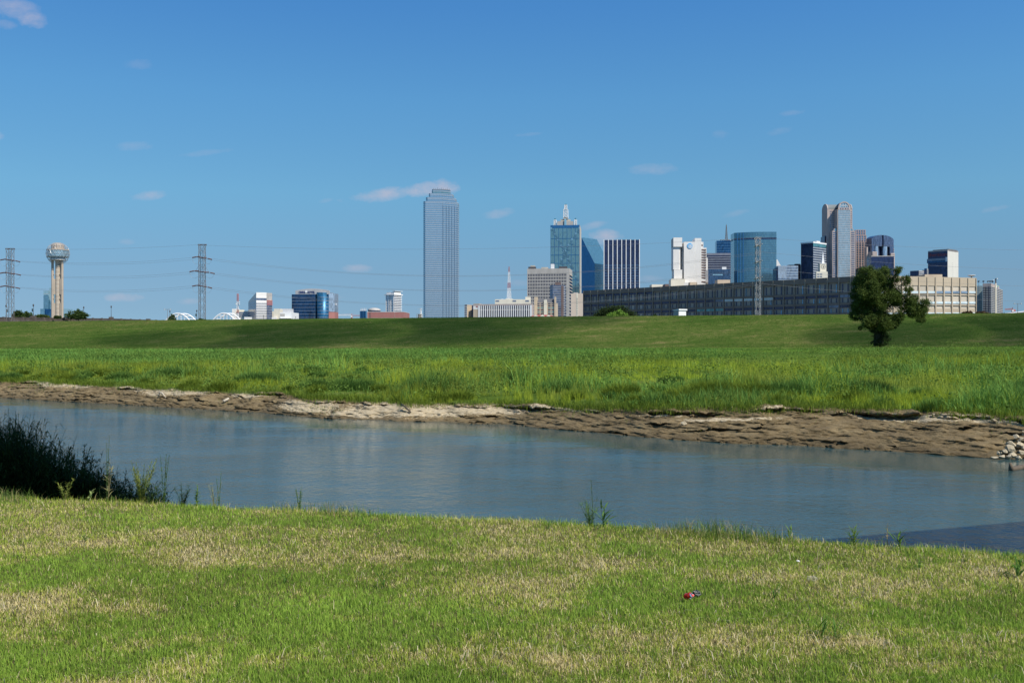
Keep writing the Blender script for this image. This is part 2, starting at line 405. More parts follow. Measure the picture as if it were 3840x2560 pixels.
# ---- far river bank: terraced, undercut mud
xs = np.concatenate([np.arange(-130, -50, .5), np.arange(-50, 34, .09), np.arange(34, 60, .5)])
S = np.linspace(0, 1, 230)
Xg, Sg = np.meshgrid(xs, S)
bt = bank_top(Xg)
zrel = -.5 + (bt + .5) * (.10 + .90 * Sg ** .8) ; zrel = np.where(Sg < .04, -.5 + Sg / .04 * (bt * .1 + .45), zrel)
BW = bank_w(Xg); uu = -.6 + (BW + .6) * Sg ** 1.1
ridge = lambda n, seed, sc: (np_fbm(Xg, Xg * 0 + n * 7.7, seed, 5, sc))
for k, (s0, w, A, H) in enumerate([(.10, .014, .30, .14), (.24, .012, .20, .09), (.42, .014, .26, .12), (.60, .014, .26, .12), (.74, .014, .22, .12), (.885, .016, .42, .26)]):
    sc = s0 + (ridge(k, 20 + k, .13) - .5) * .55 + (ridge(k + .5, 40 + k, .9) - .5) * .10 + (ridge(k + .7, 50 + k, 5) - .5) * .030
    on = np.clip((ridge(k + 9, 60 + k, .34) - (.45 if k in (0, 4) else .56)) * 9, 0, 1) * np.clip(ridge(k + 3, 80 + k, 1.8) * 5 - 2.0, 0, 1.5)
    if k == 5:
        sc = s0 - .03 + (ridge(k, 25, .4) - .5) * .14 + (ridge(k, 26, 2.5) - .5) * .05; on = np.clip(np.clip((Xg - 0) / 6, 0, 1) * 2.2 * np.clip(ridge(k + 5, 95, .45) * 5 - 1.9, 0, 1) + np.clip((ridge(k, 96, .3) - .5) * 5, 0, 1), 0, 1.7) * (.55 + .9 * ridge(k + 6, 97, 4))
    t = (Sg - sc) / w
    uu += A * on * (np.where(t < 0, np.exp(-(t + .8) ** 2 / .5), 0) - .8 * np.where(t >= 0, np.exp(-(t - .3) ** 2 / 1.5), 0))
    zrel += H * on * (1 / (1 + np.exp(-np.clip(t * 3.5, -30, 30))) - .5 - .5 * np.clip((Sg - sc) / .2, -1, 1))
zrel += ((np_fbm(Xg, uu * 2, 101, 5, .9) - .5) * .20 + (np_fbm(Xg, uu * 3, 103, 4, 4) - .5) * .20 + (np_fbm(Xg, uu, 105, 3, .35) - .5) * .30) * np.clip(Sg * 8, 0, 1) * np.clip((1 - Sg) * 12, 0, 1)
uu += (np_fbm(Xg, zrel * 6, 111, 6, 1.3) - .5) * .55
edge_t = np.clip((Sg - .93) / .07, 0, 1)
Yg = water_edge(Xg) + uu
Zf = field_z(Xg, water_edge(Xg) + BW)
Zg = (WATER_Z + zrel) * (1 - edge_t) + (Zf + .02) * edge_t
# dry silt patches (x, s, half-width, half-height) and grass creeping over the crest
dry = np.zeros_like(Xg)
for (cx, cs, rx, rs) in [(-6.5, .62, 5.2, .30), (-9.5, .42, 3.0, .2), (-14.2, .55, 2.4, .28), (-27, .75, 3.5, .2), (-31, .9, 3, .15), (3.2, .88, 2.2, .1), (8.6, .76, 1.5, .05), (11.2, .62, 2.5, .03),
                         (14, .9, 2, .05), (20.5, .84, 3.5, .10), (-40, .9, 5, .2), (-20, .8, 2, .1), (26, .85, 4, .12), (-1.5, .7, 2.6, .2), (5.6, .95, .9, .05)]:
    dry = np.maximum(dry, 1.15 - np.sqrt(((Xg - cx - (Sg - cs) * 4) / rx) ** 2 + ((Sg - cs) / rs) ** 2) * .65)
dry = np.clip(dry, 0, 1) * np.where(Xg > 0, 1 - np.clip((Sg - .86) / .05, 0, 1) * .8, 1)
creep = np.clip((Sg - .80) / .2, 0, 1) * 1.15 * (.55 + .6 * np_fbm(Xg, Sg * 6, 131, 4, .35)) + np.where(Xg < -8, np.clip((Sg - .55) / .3, 0, 1) * .5, .12) * np_fbm(Xg, Sg * 4, 141, 3, .3) * 1.5
v = np.stack([Xg, Yg, Zg], -1).reshape(-1, 3); nk = len(xs); i = np.arange(len(S) - 1)[:, None] * nk + np.arange(nk - 1)[None]
cols = np.stack([Sg, dry, creep], -1).reshape(-1, 3)
BANK_V = v
tag(np_mesh('river_bank', v, np.stack([i, i + 1, i + nk + 1, i + nk], -1).reshape(-1, 4), None, MUD, cols, smooth=True), kind='structure')

# ---- near lawn with its cut edge down to the water
def lawn_edge(x):
    return np_interp(x, [(-60, 22), (-20, 14.6), (-8, 11.8), (-5.6, 10.94), (-2.5, 10.2), (0, 9.54), (1.87, 8.88), (4.15, 7.98), (8, 6.6), (20, 2.5), (60, -12)]) \
        + (np_fbm(np.asarray(x, float), np.zeros_like(np.asarray(x, float)), 77, 4, .7) - .5) * .35
def lawn_z(x, y):
    d = np.asarray(y, float) - lawn_edge(x)
    z = (np_fbm(np.asarray(x, float), np.asarray(y, float), 55, 3, .5) - .5) * .10
    return z - .02 * np.clip((d + .3) / .3, 0, 1) ** 2 - np.clip(d, 0, 20) * .62
xs = np.concatenate([np.linspace(-60, -14, 30), np.arange(-13.8, 11.8, .2), np.linspace(12, 60, 25)])
ds = np.concatenate([np.linspace(-40, -10, 12), np.arange(-9.8, 2.2, .2), np.linspace(2.4, 9, 20)])
Xg, Dg = np.meshgrid(xs, ds); Yg = lawn_edge(Xg) + Dg; Zg = lawn_z(Xg, Yg)
v = np.stack([Xg, Yg, Zg], -1).reshape(-1, 3); nk = len(xs); i = np.arange(len(ds) - 1)[:, None] * nk + np.arange(nk - 1)[None]
tag(np_mesh('lawn_ground', v, np.stack([i, i + 1, i + nk + 1, i + nk], -1).reshape(-1, 4), None, SOIL, smooth=True), kind='structure')

def bank_z(x, y):
    """highest bank point near (x, y)"""
    m_ = (np.abs(BANK_V[:, 0] - x) < .12) & (np.abs(BANK_V[:, 1] - y) < .10)
    return float(BANK_V[m_, 2].max()) if m_.any() else float(WATER_Z)
# ---------------------------------------------------------------- city
CG = -2.2                                 # city ground level
CONC = solid('pale_concrete', (.46, .42, .36)); GREYC = solid('grey_concrete', (.40, .375, .35)); TANC = solid('tan_stone', (.50, .40, .29))
WHITEC = solid('white_stone', (.76, .73, .69), var=.06); PINKC = solid('pink_granite', (.42, .345, .315)); CREAM = solid('cream_stone', (.66, .61, .50), var=.08)
WHITEP = solid('white_paint', (.76, .75, .74), .5, var=.05); STEEL = solid('galvanised_steel', (.20, .18, .17), .6, .2); DARKST = solid('dark_steel', (.07, .065, .07), .6)
REDBR = solid('red_brick', (.33, .14, .125), var=.12); REDP = solid('red_paint', (.42, .15, .14), .5); BROWNC = solid('brown_cladding', (.16, .11, .10))
ROOFD = solid('dark_slate', (.12, .12, .13)); REDROOF = solid('red_roof', (.34, .07, .06)); SILVER = solid('silver_panel', (.42, .44, .46), .4, .3)
GREYP = solid('grey_panel', (.50, .50, .51), var=.06); BEIGEP = solid('beige_panel', (.55, .45, .37), var=.08); LINE = solid('wire_metal', (.22, .22, .23), .5, .2)
G_BLUE = glass('sky_blue_glass', (.34, .44, .52), .75, .10, var=.06); G_TEAL = glass('teal_glass', (.185, .315, .345), .6, .12, var=.12); G_NAVY = glass('navy_glass', (.032, .042, .095), .5, .12)
G_DARK = glass('dark_window_glass', (.04, .045, .085), .25, .15, var=.4); G_HOTEL = glass('deep_blue_glass', (.018, .075, .17), .6, .08, var=.4); G_PRISM = glass('prism_glass', (.05, .17, .33), .7, .12, var=.12)
G_PALE = glass('pale_mirror_glass', (.45, .62, .66), .7, .1, var=.12); G_GREY = glass('grey_glass', (.16, .19, .27), .5, .12); G_SILV = glass('silver_glass', (.40, .46, .54), .6, .15)
G_WIN = glass('white_blind_glass', (.60, .68, .70), .1, .3, var=.15); G_GREEN = glass('green_glass', (.12, .30, .32), .5, .12); G_PINKG = glass('plain_blue_glass', (.14, .26, .38), .6, .12)
G_COM = glass('bluegreen_glass', (.24, .37, .43), .65, .12, pane=(2.2, 2.2, 3.9), var=.25)

class Bld:
    """corner building: front corner at photo bearing pc, left face to pl, right face to pr; local axes: -x along the left face, +y along the right face"""
    def __init__(s, name, label, pl, pc, pr, D, a=20, depth=None, group=None, cat='building', width=None):
        s.D = D; a = math.radians(a); s.a = a
        cx, cy = PX(pc, D), D; s.c = (cx, cy)
        def hit(px, ux, uy):
            k = (px - 1920) / FPX
            return (k * cy - cx) / (ux - k * uy)
        s.wL = width or hit(pl, -math.cos(a), math.sin(a))
        s.wR = depth or hit(pr, math.sin(a), math.cos(a))
        s.root = thing(name, label, cat, (cx, cy, CG), -a, group)
    def z(s, py): return PZ(py, s.D) - CG
    def px(s, p):                       # metres along the left face (local x) for a photo bearing
        k = (p - 1920) / FPX; ux, uy = -math.cos(s.a), math.sin(s.a)
        return -(k * s.c[1] - s.c[0]) / (ux - k * uy)
    def py(s, p):
        k = (p - 1920) / FPX; ux, uy = math.sin(s.a), math.cos(s.a)
        return (k * s.c[1] - s.c[0]) / (ux - k * uy)
    def body(s, name, mat, top, z0=0, ins=0):
        g = MB(); g.box(-s.wL + ins, -ins, ins, s.wR - ins, z0, top); return g.build(name, mat, s.root)

def slabs(b, name, mat, zs, h, d=.35, x0=None, x1=None, y0=None, y1=None, parent=None):
    g = MB(); x0 = -b.wL if x0 is None else x0; x1 = 0 if x1 is None else x1; y0 = 0 if y0 is None else y0; y1 = b.wR if y1 is None else y1
    for z in zs: g.box(x0 - d, x1 + d, y0 - d, y1 + d, z, z + h)
    return g.build(name, mat, parent or b.root)
def fins(b, name, mat, us, vs, w, z0, z1, d=.3, x0=None, x1=None, y0=None, y1=None, parent=None):
    """vertical members: us = fractions along the left face, vs = along the right face"""
    g = MB(); x0 = -b.wL if x0 is None else x0; x1 = 0 if x1 is None else x1; y0 = 0 if y0 is None else y0; y1 = b.wR if y1 is None else y1
    for u in us:
        x = x0 + (x1 - x0) * u; xa, xb = max(x0 + .01, x - w / 2), min(x1 - .01, x + w / 2); g.box(xa, xb, y0 - d, y0 + .05, z0, z1)
    for v_ in vs:
        y = y0 + (y1 - y0) * v_; ya, yb = max(y0 + .01, y - w / 2), min(y1 - .01, y + w / 2); g.box(x1 - .05, x1 + d, ya, yb, z0, z1)
    return g.build(name, mat, parent or b.root)
def lin(n, a=0.0, b=1.0): return [a + (b - a) * i / (n - 1) for i in range(n)]
def roof_box(b, name, mat, x0, x1, y0, y1, z0, z1):
    g = MB(); g.box(x0, x1, y0, y1, z0, z1); return g.build(name, mat, b.root)
def lattice(g, c0, w0, z0, w1, z1, n, r, cross=True, horiz=True, depth=None, rail=None):
    """square lattice mast in a mesh builder"""
    rail = rail or r * 1.5
    lv = [(z0 + (z1 - z0) * i / n, w0 + (w1 - w0) * i / n) for i in range(n + 1)]
    dk = depth or 1.0
    cs = lambda w: [(-w / 2, -w / 2 * dk), (w / 2, -w / 2 * dk), (w / 2, w / 2 * dk), (-w / 2, w / 2 * dk)]
    for k in range(4):
        g.tube([(c0[0] + cs(w)[k][0], c0[1] + cs(w)[k][1], z) for z, w in (lv[0], lv[-1])], rail, 4)
    for i in range(n):
        (za, wa), (zb, wb) = lv[i], lv[i + 1]; A, B = cs(wa), cs(wb)
        for k in range(4):
            j = (k + 1) % 4
            P = lambda q, z: (c0[0] + q[0], c0[1] + q[1], z)
            if cross:
                g.tube([P(A[k], za), P(B[j], zb)], r, 3, False); g.tube([P(A[j], za), P(B[k], zb)], r, 3, False)
            else: g.tube([P(A[k], za), P(B[j], zb)], r, 3, False)
            if horiz: g.tube([P(B[k], zb), P(B[j], zb)], r, 3, False)

# --- 1 tall stepped glass tower (the highest)
D = 1824; s = D / FPX
r = thing('skyscraper', 'tallest tower, sky blue mirror glass with stepped crown and thin white floor lines', 'skyscraper', (PX(1659, D), D, CG))
def P_(px): return (px - 1659) * s
base = [(P_(1595), 0), (P_(1659), 0), (P_(1659), 3), (P_(1671), 3), (P_(1671), 6), (P_(1681), 6), (P_(1681), 9), (P_(1691), 9), (P_(1691), 12), (P_(1701), 12), (P_(1701), 15), (P_(1711), 15),
        (P_(1716), 21), (P_(1716), 50), (P_(1704), 58), (P_(1602), 58), (P_(1587), 42), (P_(1587), 6)]
cxm = P_(1651.5)
def sc_(poly, k, off=0.0, ky=None): return [(cxm + (x - cxm) * k + math.copysign(off, x - cxm), 29 + (y_ - 29) * (ky or k) + math.copysign(off, y_ - 29)) for x, y_ in poly]
zt = [PZ(754, D) - CG, PZ(738, D) - CG, PZ(722, D) - CG, PZ(708, D) - CG]
sk = [1, .86, .70, .535]
g = MB(); gb = MB(); z = 0
for k in range(4):
    g.prism(sc_(base, sk[k]), 0 if k == 0 else zt[k - 1], zt[k])
g.build('glass_facade', G_BLUE, r)
fh = 3.96; n = int((zt[3]) / fh)
for i in range(n):
    zz = zt[3] - (i + 1) * fh + .9; k = sum(1 for q in zt[:3] if zz > q)
    if abs(zz - zt[min(k, 3)]) < .6: zz -= 1.2
    gb.prism(sc_(base, sk[k], .25), zz, zz + 1.0)
gb.build('floor_band', solid('cool_grey_panel', (.36, .41, .47), var=.06), r)
gm = MB()
for px, y_ in ((1660, 0), (1672, 3), (1682, 6), (1692, 9), (1702, 12), (1712, 15)):
    gm.box(P_(px) - .1, P_(px) + .7, y_ + .2, y_ + 1.6, 0, zt[0] - 8)
for q in range(5): gm.box(P_(1588), P_(1589) + 0, 8 + q * 7, 9 + q * 7, 0, zt[0])
gm.build('mullion', glass('steel_blue_glass', (.14, .22, .32), .6, .12, var=.06), r)
g = MB(); g.prism(sc_(base, .53), zt[3], zt[3] + 1.2)
for i in range(9): g.tube([(cxm - 14 + i * 3.6, 20, zt[3]), (cxm - 14 + i * 3.6, 20, zt[3] + R.uniform(3, 7))], .22, 4)
g.build('roof_antenna', STEEL, r)
g = MB(); g.prism(sc_(base, .535, .2), zt[3] - 6.2, zt[3] - 1.2); g.build('crown_band', G_TEAL, r)

# --- 2 observation tower with geodesic ball
SHAFT = solid('tan_concrete', (.40, .33, .26), var=.12)
D = 1725; s = D / FPX; cx = PX(217, D)
r = thing('observation_tower', 'observation tower of pale concrete shafts carrying a lattice ball', 'tower', (cx, D, CG))
zq = lambda py: PZ(py, D) - CG
def cyl(g, x, y_, rad, z0, z1, n=20): g.lathe([(rad, z0), (rad, z1)], (x, y_), n)
g = MB(); cyl(g, 0, 0, 4.2, 0, zq(978)); g.build('central_shaft', SHAFT, r)
for ang in (193, 347, 90):
    g = MB(); cyl(g, 8.6 * math.cos(math.radians(ang)), 8.6 * math.sin(math.radians(ang)) , 2.1, 0, zq(976)); g.build('outer_shaft', SHAFT, r)
g = MB()
for ang in (193, 347, 90):
    ca, sa = math.cos(math.radians(ang)), math.sin(math.radians(ang))
    for (za, zb) in ((0, zq(1136)), (zq(1121), zq(1119)), (zq(1104), zq(1046)), (zq(1030), zq(1028))):
        p0, p1 = 3.4, 8.2; w = 2.0
        g.prism([(p0 * ca + w * sa, p0 * sa - w * ca), (p1 * ca + w * sa, p1 * sa - w * ca), (p1 * ca - w * sa, p1 * sa + w * ca), (p0 * ca - w * sa, p0 * sa + w * ca)], za, zb)
g.build('web_wall', SHAFT, r)
for i in range(20): z0 = 8 + i * 7; g = MB(); g.lathe([(4.26, z0), (4.26, z0 + .5)], (0, 0), 20); g.build('pour_joint', CREAM, r)
zc = zq(950.4); RB = 41.5 * s
g = MB(); g.lathe([(12.9, zq(976)), (13.2, zq(972)), (12, zq(969))], (0, 0), 32); g.build('lower_ring', WHITEC, r)
g = MB(); g.lathe([(11, zq(969)), (17.0, zq(964)), (17.8, zq(962)), (17.8, zq(939))], (0, 0), 40); g.build('deck_glass', glass('deck_pale_glass', (.30, .40, .44), .5, .2, (2, 2, 3), .3), r)
g = MB(); g.lathe([(18.1, zq(939)), (18.1, zq(936)), (11, zq(935))], (0, 0), 40); g.build('deck_roof', SHAFT, r)
g = MB(); g.lathe([(10.8, zq(935)), (10.8, zq(922)), (9.5, zq(915)), (5.5, zq(911)), (1, zq(910))], (0, 0), 28); g.build('upper_dome', SHAFT, r)
g = MB()
def sp_(th, ph): return (RB * math.sin(th) * math.cos(ph), RB * math.sin(th) * math.sin(ph), zc + RB * math.cos(th))
nl, nm = 9, 20
for i in range(1, nl):
    th = math.pi * .86 * i / nl + .12
    for k in range(nm):
        off = .5 * (i % 2); p0 = sp_(th, 2 * math.pi * (k + off) / nm); p1 = sp_(th, 2 * math.pi * (k + 1 + off) / nm)
        g.tube([p0, p1], .17, 3, False)
        if i < nl - 1:
            th2 = math.pi * .86 * (i + 1) / nl + .12; o2 = .5 * ((i + 1) % 2)
            for dk in ((0, 1) if off == 0 else (0, 1)):
                kk = k + dk - (0 if off else 1)
                g.tube([p0, sp_(th2, 2 * math.pi * (kk + o2 + (0 if off else 0) + (0 if off else 0)) / nm)], .17, 3, False)
g.build('geodesic_ball', SILVER, r)

# --- 3 mirrored hotel beside it
r = thing('mirror_hotel', 'pale mirror glass hotel of stepped blocks behind the observation tower', 'building', (PX(217, 1790), 1790, CG)); D = 1790; s = D / FPX
Q = lambda px: (px - 217) * s
zz = lambda py: PZ(py, D) - CG
for nm_, a_, b_, py, y0, m_ in (('glass_block', 163, 182, 1090, 0, G_PALE), ('glass_tower', 182, 200, 1078, 3, G_PALE), ('glass_block', 157, 173, 1158, -6, G_PALE), ('glass_block', 240, 252, 1158, -6, G_PALE), ('dark_glass_block', 173, 240, 1159, -4, G_PRISM)):
    g = MB(); g.box(Q(a_), Q(b_), y0, y0 + 30, 0, zz(py)); g.build(nm_, m_, r)
g = MB()
for a_, b_, py, y0 in ((163, 182, 1090, 0), (182, 200, 1078, 3)):
    n = int((zz(py)) / 3.3)
    for i in range(n): g.box(Q(a_) + .05, Q(b_) - .05, y0 - .12, y0 - .02, i * 3.3, i * 3.3 + .4)
g.build('floor_line', GREYC, r)

# --- 4 white arch bridge ribs
for k, (xa, xb, top, lab) in enumerate(((622, 711, 1175, 'white steel arch of a bridge rising beside the small trees, left of the lattice pylon'), (798, 881, 1174, 'white steel arch of a bridge standing between the pylon and the red and white mast'))):
    D = 1150; r = thing('bridge_arch', lab, 'bridge', (PX((xa + xb) / 2, D), D, CG), group='white bridge arches')
    hw = (xb - xa) / 2 * D / FPX * 1.18; zt_ = PZ(top, D) - CG; zb_ = PZ(1212, D) - CG
    for j, dy in enumerate((0, 11)):
        pts = []
        for i in range(25):
            t = -1 + 2 * i / 24; pts.append((t * hw + dy * .35, dy, zb_ + (zt_ - zb_) * (1 - t * t)))
        g = MB(); g.tube(pts, .75, 6); g.build('arch_rib', WHITEP, r)
    g = MB()
    for i in range(3, 22, 3):
        t = -1 + 2 * i / 24; h = zb_ + (zt_ - zb_) * (1 - t * t)
        g.tube([(t * hw, 0, h), (t * hw + 3.85, 11, h)], .35, 4); g.tube([(t * hw, 0, h), (t * hw, 0, zb_ - 4)], .2, 4); g.tube([(t * hw + 3.85, 11, h), (t * hw + 3.85, 11, zb_ - 4)], .2, 4)
    g.build('hanger', WHITEP, r)
    g = MB(); g.box(-hw - 4, hw + 8, -2, 13, zb_ - 5, zb_ - 3.6); g.build('deck', CONC, r)
    g = MB(); g.box(-hw - 1, -hw + 2, 0, 12, 0, zb_ - 5); g.build('pier', CONC, r); g = MB(); g.box(hw - 2, hw + 1, 0, 12, 0, zb_ - 5); g.build('pier', CONC, r)

# --- 5 cream complex left of the cut-top tower
b = Bld('low_office', 'cream low office block with horizontal window bands behind the red and white mast', 884, 1018, 1019, 1500, 2, 40)
b.body('wall', CREAM, b.z(1166)); slabs(b, 'window_band', G_DARK, [], 1)
g = MB()
for py in (1170, 1177, 1184): g.box(-b.wL + .5, -.5, -.12, -.02, b.z(py + 5), b.z(py))
g.build('window_band', G_GREY, b.root); roof_box(b, 'stair_tower', WHITEC, -b.wL - 5, -b.wL + .1, -2, 14, 0, b.z(1158))
roof_box(b, 'roof_plant', CREAM, -b.wL + .2, -b.wL + 9, 4, 14, b.z(1166), b.z(1161))
b = Bld('white_hall', 'small plain white block at the foot of the cut-top tower', 916, 932, 933, 1300, 2, 15); b.body('wall', WHITEC, b.z(1189)); roof_box(b, 'parapet', WHITEP, -b.wL - .1, .1, -.1, 15.1, b.z(1189), b.z(1188))
b = Bld('white_warehouse', 'white windowless building with grey roof box beside the blue glass hotel', 1050, 1094, 1095, 1400, 2, 40)
b.body('wall', WHITEP, b.z(1171)); roof_box(b, 'roof_plant', GREYP, b.px(1056), b.px(1087), 6, 20, b.z(1171), b.z(1157)); roof_box(b, 'wall_panel', GREYC, b.px(1051), b.px(1068), -.15, -.03, b.z(1187), b.z(1176))
roof_box(b, 'canopy', WHITEC, b.px(1046), b.px(1093), -5, -.1, b.z(1194), b.z(1192)); roof_box(b, 'dark_recess', G_DARK, b.px(1048), b.px(1093), -.25, -.16, b.z(1197), b.z(1194.3))
b = Bld('cream_stair_block', 'tall narrow cream block between the cut-top tower and the white warehouse', 1027, 1050, 1051, 1420, 2, 20); b.body('wall', CREAM, b.z(1157.5)); roof_box(b, 'podium', WHITEC, b.px(1022), b.px(1040), -4, -.05, 0, b.z(1189)); roof_box(b, 'parapet', WHITEP, -b.wL - .1, .1, -.1, 20.1, b.z(1157.5), b.z(1156.8))

# --- 6 cut-top tower
b = Bld('cut_top_tower', 'grey and white tower with a sharply sloping roof and rows of small windows', 931.5, 961, 999.5, 1450, 62)
zL, zT = b.z(1126), b.z(1096)
g = MB(); W1 = b.wL; g.prism([(-W1, 0), (0, 0), (0, b.wR), (-W1, b.wR)], 0, [zL, zT, zT, zL]); g.build('wall', WHITEC, b.root)
zr = [b.z(1135.5 + 9.3 * i) for i in range(8)]
g = MB()
for z_ in zr: g.box(-W1 + .02, -.02, -.18, -.02, z_ - 1.1 + 0, z_ + 1.9)
for z_ in zr: pass
g.build('window_band', G_GREY, b.root)
g = MB()
for z_ in zr:
    for i in range(14):
        y_ = b.wR * (i + .5) / 14; g.box(.02, .15, y_ - b.wR / 14 * .28, y_ + b.wR / 14 * .28, z_ - 2.4, z_ + .2)
g.build('window', G_GREY, b.root)
g = MB(); g.box(.02, .2, .02, b.wR - .02, b.z(1125), b.z(1117)); g.box(-W1 * .25, -.02, -.2, -.02, b.z(1125), b.z(1117)); g.build('sky_lobby_glass', G_GREY, b.root)
g = MB(); xe, ye = -W1 * .0, b.wR
g.prism([(0, ye + .02), (-4, ye + 9), (-14, ye + 12), (-14, ye + .02)], 0, zT - .3); g.build('rear_wall', GREYC, b.root)
g = MB()
for i, z_ in enumerate(zr): g.prism([(.3, ye + .15), (-3.8, ye + 9.2), (-4.2, ye + 9), (-.2, ye + .1)], z_ - 2.4, z_ + .6)
g.build('rear_window_band', G_GREY, b.root)
g = MB()
for k in range(3): g.prism([(.5, ye + .5), (-3.5, ye + 9.9), (-4.4, ye + 9.4), (-.4, ye + .2)], b.z(1142) + k * 2.6, b.z(1142) + k * 2.6 + 1.5)
g.build('red_scaffold', REDP, b.root)

# --- 7 blue glass hotel with crown and lettering
b = Bld('glass_hotel', 'deep blue glass hotel with rounded corner and lettering on its grey crown', 1094, 1183, 1246, 1500, 8, 34)
zT = b.z(1103); xR = (1246 - 1183) * 1500 / FPX; xC = (1205.5 - 1183) * 1500 / FPX
g = MB(); g.box(-b.wL, 0, 0, 34, 0, zT); g.build('glass_facade', G_HOTEL, b.root)
rc = (1229 - 1183) / 2 * 1500 / FPX; n = 16
arc = [(.1 + rc - rc * math.cos(math.pi * i / n), 6 - 9 * math.sin(math.pi * i / n)) for i in range(n + 1)]
g = MB(); g.prism(arc + [(2 * rc + .1, 30), (.1, 30)], 0, b.z(1097)); g.build('rounded_bay', glass('bay_glass', (.02, .11, .21), .5, .4, var=.5), b.root, True)
g = MB(); g.prism(arc + [(2 * rc + .1, 30), (.1, 30)], b.z(1097), b.z(1095.5)); g.build('bay_roof', SILVER, b.root)
xr0 = 2 * rc + .15; xr1 = xR
g = MB(); g.prism([(xr0, 7), (xr1, 14), (xr1, 32), (xr0, 32)], b.z(1168), b.z(1099)); g.build('side_glass', G_SILV, b.root)
g = MB(); g.prism([(xr0, 6.8), (xr1 + .1, 13.8), (xr1 + .1, 32), (xr0, 32)], 0, b.z(1169)); g.build('brick_base', REDBR, b.root)
g = MB()
for i in range(1, 15):
    z_ = zT * i / 15 ; g.box(-b.wL - .05, -.05, -.22, -.02, z_, z_ + .28)
    g.prism([(x * 1.0, y_ - .2) for x, y_ in arc] + [(2 * rc, 5.9), (.2, 5.9)], z_, z_ + .45)
g.build('floor_band', SILVER, b.root)
g = MB()
for i in range(26): x = -b.wL + b.wL * i / 26; g.box(x + .02, x + .3, -.13, -.03, 0, zT)
g.build('mullion', G_NAVY, b.root)
# crown: arched grey screen
x0, x1 = b.px(1103.5), b.px(1183) + (1237 - 1183) * .4018
prof = []
for i in range(25):
    px_ = 1103.5 + (1237 - 1103.5) * i / 24; t = (px_ - 1168) / 66
    prof.append(((px_ - 1183) * 1500 / FPX, b.z(1082 + 7.0 * t * t)))
prof = [(prof[0][0], zT + .02)] + prof + [(prof[-1][0], zT + .02)]
g = MB(); g.yprism(prof[::-1], 1.2, 2.2); g.build('crown_screen', GREYP, b.root)
g = MB()
for i in range(44):
    x = prof[1][0] + .5 + (prof[-2][0] - prof[1][0] - 1) * i / 43; t = (x * FPX / 1500 + 1183 - 1168) / 66
    g.box(x - .08, x + .08, 1.05, 1.18, zT + .1, b.z(1082 + 7.0 * t * t) - .2)
g.build('crown_slat', STEEL, b.root)
sg = solid('sign_blue', (.02, .03, .14), .4, var=.05)
zs = b.z(1099.3)
text_mesh('sign_lettering', 'OMNI', 4.5, sg, b.root, (b.px(1131), .9, zs), (math.radians(90), 0, 0), .12, .09, sx=.86)
text_mesh('sign_lettering', 'HOTEL', 4.5, sg, b.root, (b.px(1165.5), .9, zs), (math.radians(90), 0, 0), .12, .09, sx=.86)
g = MB(); ec = b.px(1147.3); ez = b.z(1092.6)
g.yprism([(ec + 2.0 * math.cos(t), ez + 2.0 * math.sin(t)) for t in [math.pi / 2 - 2 * math.pi * i / 7 for i in range(7)]][::-1], .7, 1.1); g.build('sign_emblem', WHITEP, b.root)
g = MB(); g.box(.0, 10, 8, 30, zT, b.z(1091)); g.build('roof_plant', SILVER, b.root)
g = MB(); g.box(xR + .2, xR + 1.6, 18, 19, b.z(1142), b.z(1136)); g.box(xR, xR + .3, 18.2, 18.8, b.z(1140), b.z(1139)); g.build('window_washing_cradle', WHITEP, b.root)

# --- 8 red brick block with blue columns and dome roof
b = Bld('brick_exhibition_hall', 'low red brick building with blue grey corner columns and a round roof', 1377.5, 1513, 1515, 1350, 2, 60)
b.body('wall', REDBR, b.z(1169.5)); roof_box(b, 'parapet', WHITEC, -b.wL - .2, .2, -.2, 60.2, b.z(1169.5), b.z(1168.6))
g = MB()
for i in range(4): cyl(g, -b.wL - 2.5 - i * 2.5, 1 + i * 1.5, 1.3, 0, b.z(1165)); 
g.build('blue_column', G_PRISM, b.root)
g = MB()
for i in range(4): x = -b.wL - 2.5 - i * 2.5; g.tube([(x, 1 + i * 1.5, b.z(1165)), (x + .5, 1 + i * 1.5, b.z(1153.5))], [.9, .12], 5)
g.build('column_finial', GREYP, b.root)
g = MB(); g.lathe([(9, b.z(1163)), (8.5, b.z(1158)), (6, b.z(1154)), (3, b.z(1152.5)), (.2, b.z(1152))], (-b.wL + 6, 20), 24); g.build('round_roof', GREYC, b.root, True)
g = MB(); g.lathe([(8.7, b.z(1170)), (8.7, b.z(1163))], (-b.wL + 6, 20), 24); g.build('drum_windows', G_DARK, b.root)
g = MB(); g.box(b.px(1386), b.px(1389), -.15, -.03, 0, b.z(1171)); g.build('dark_slot', DARKST, b.root)
g = MB(); g.box(b.px(1480), b.px(1480.5), -.2, -.03, 0, b.z(1170)); g.box(-b.wL, 0, -.12, -.02, b.z(1192), b.z(1191.4)); g.build('pale_joint', CONC, b.root)

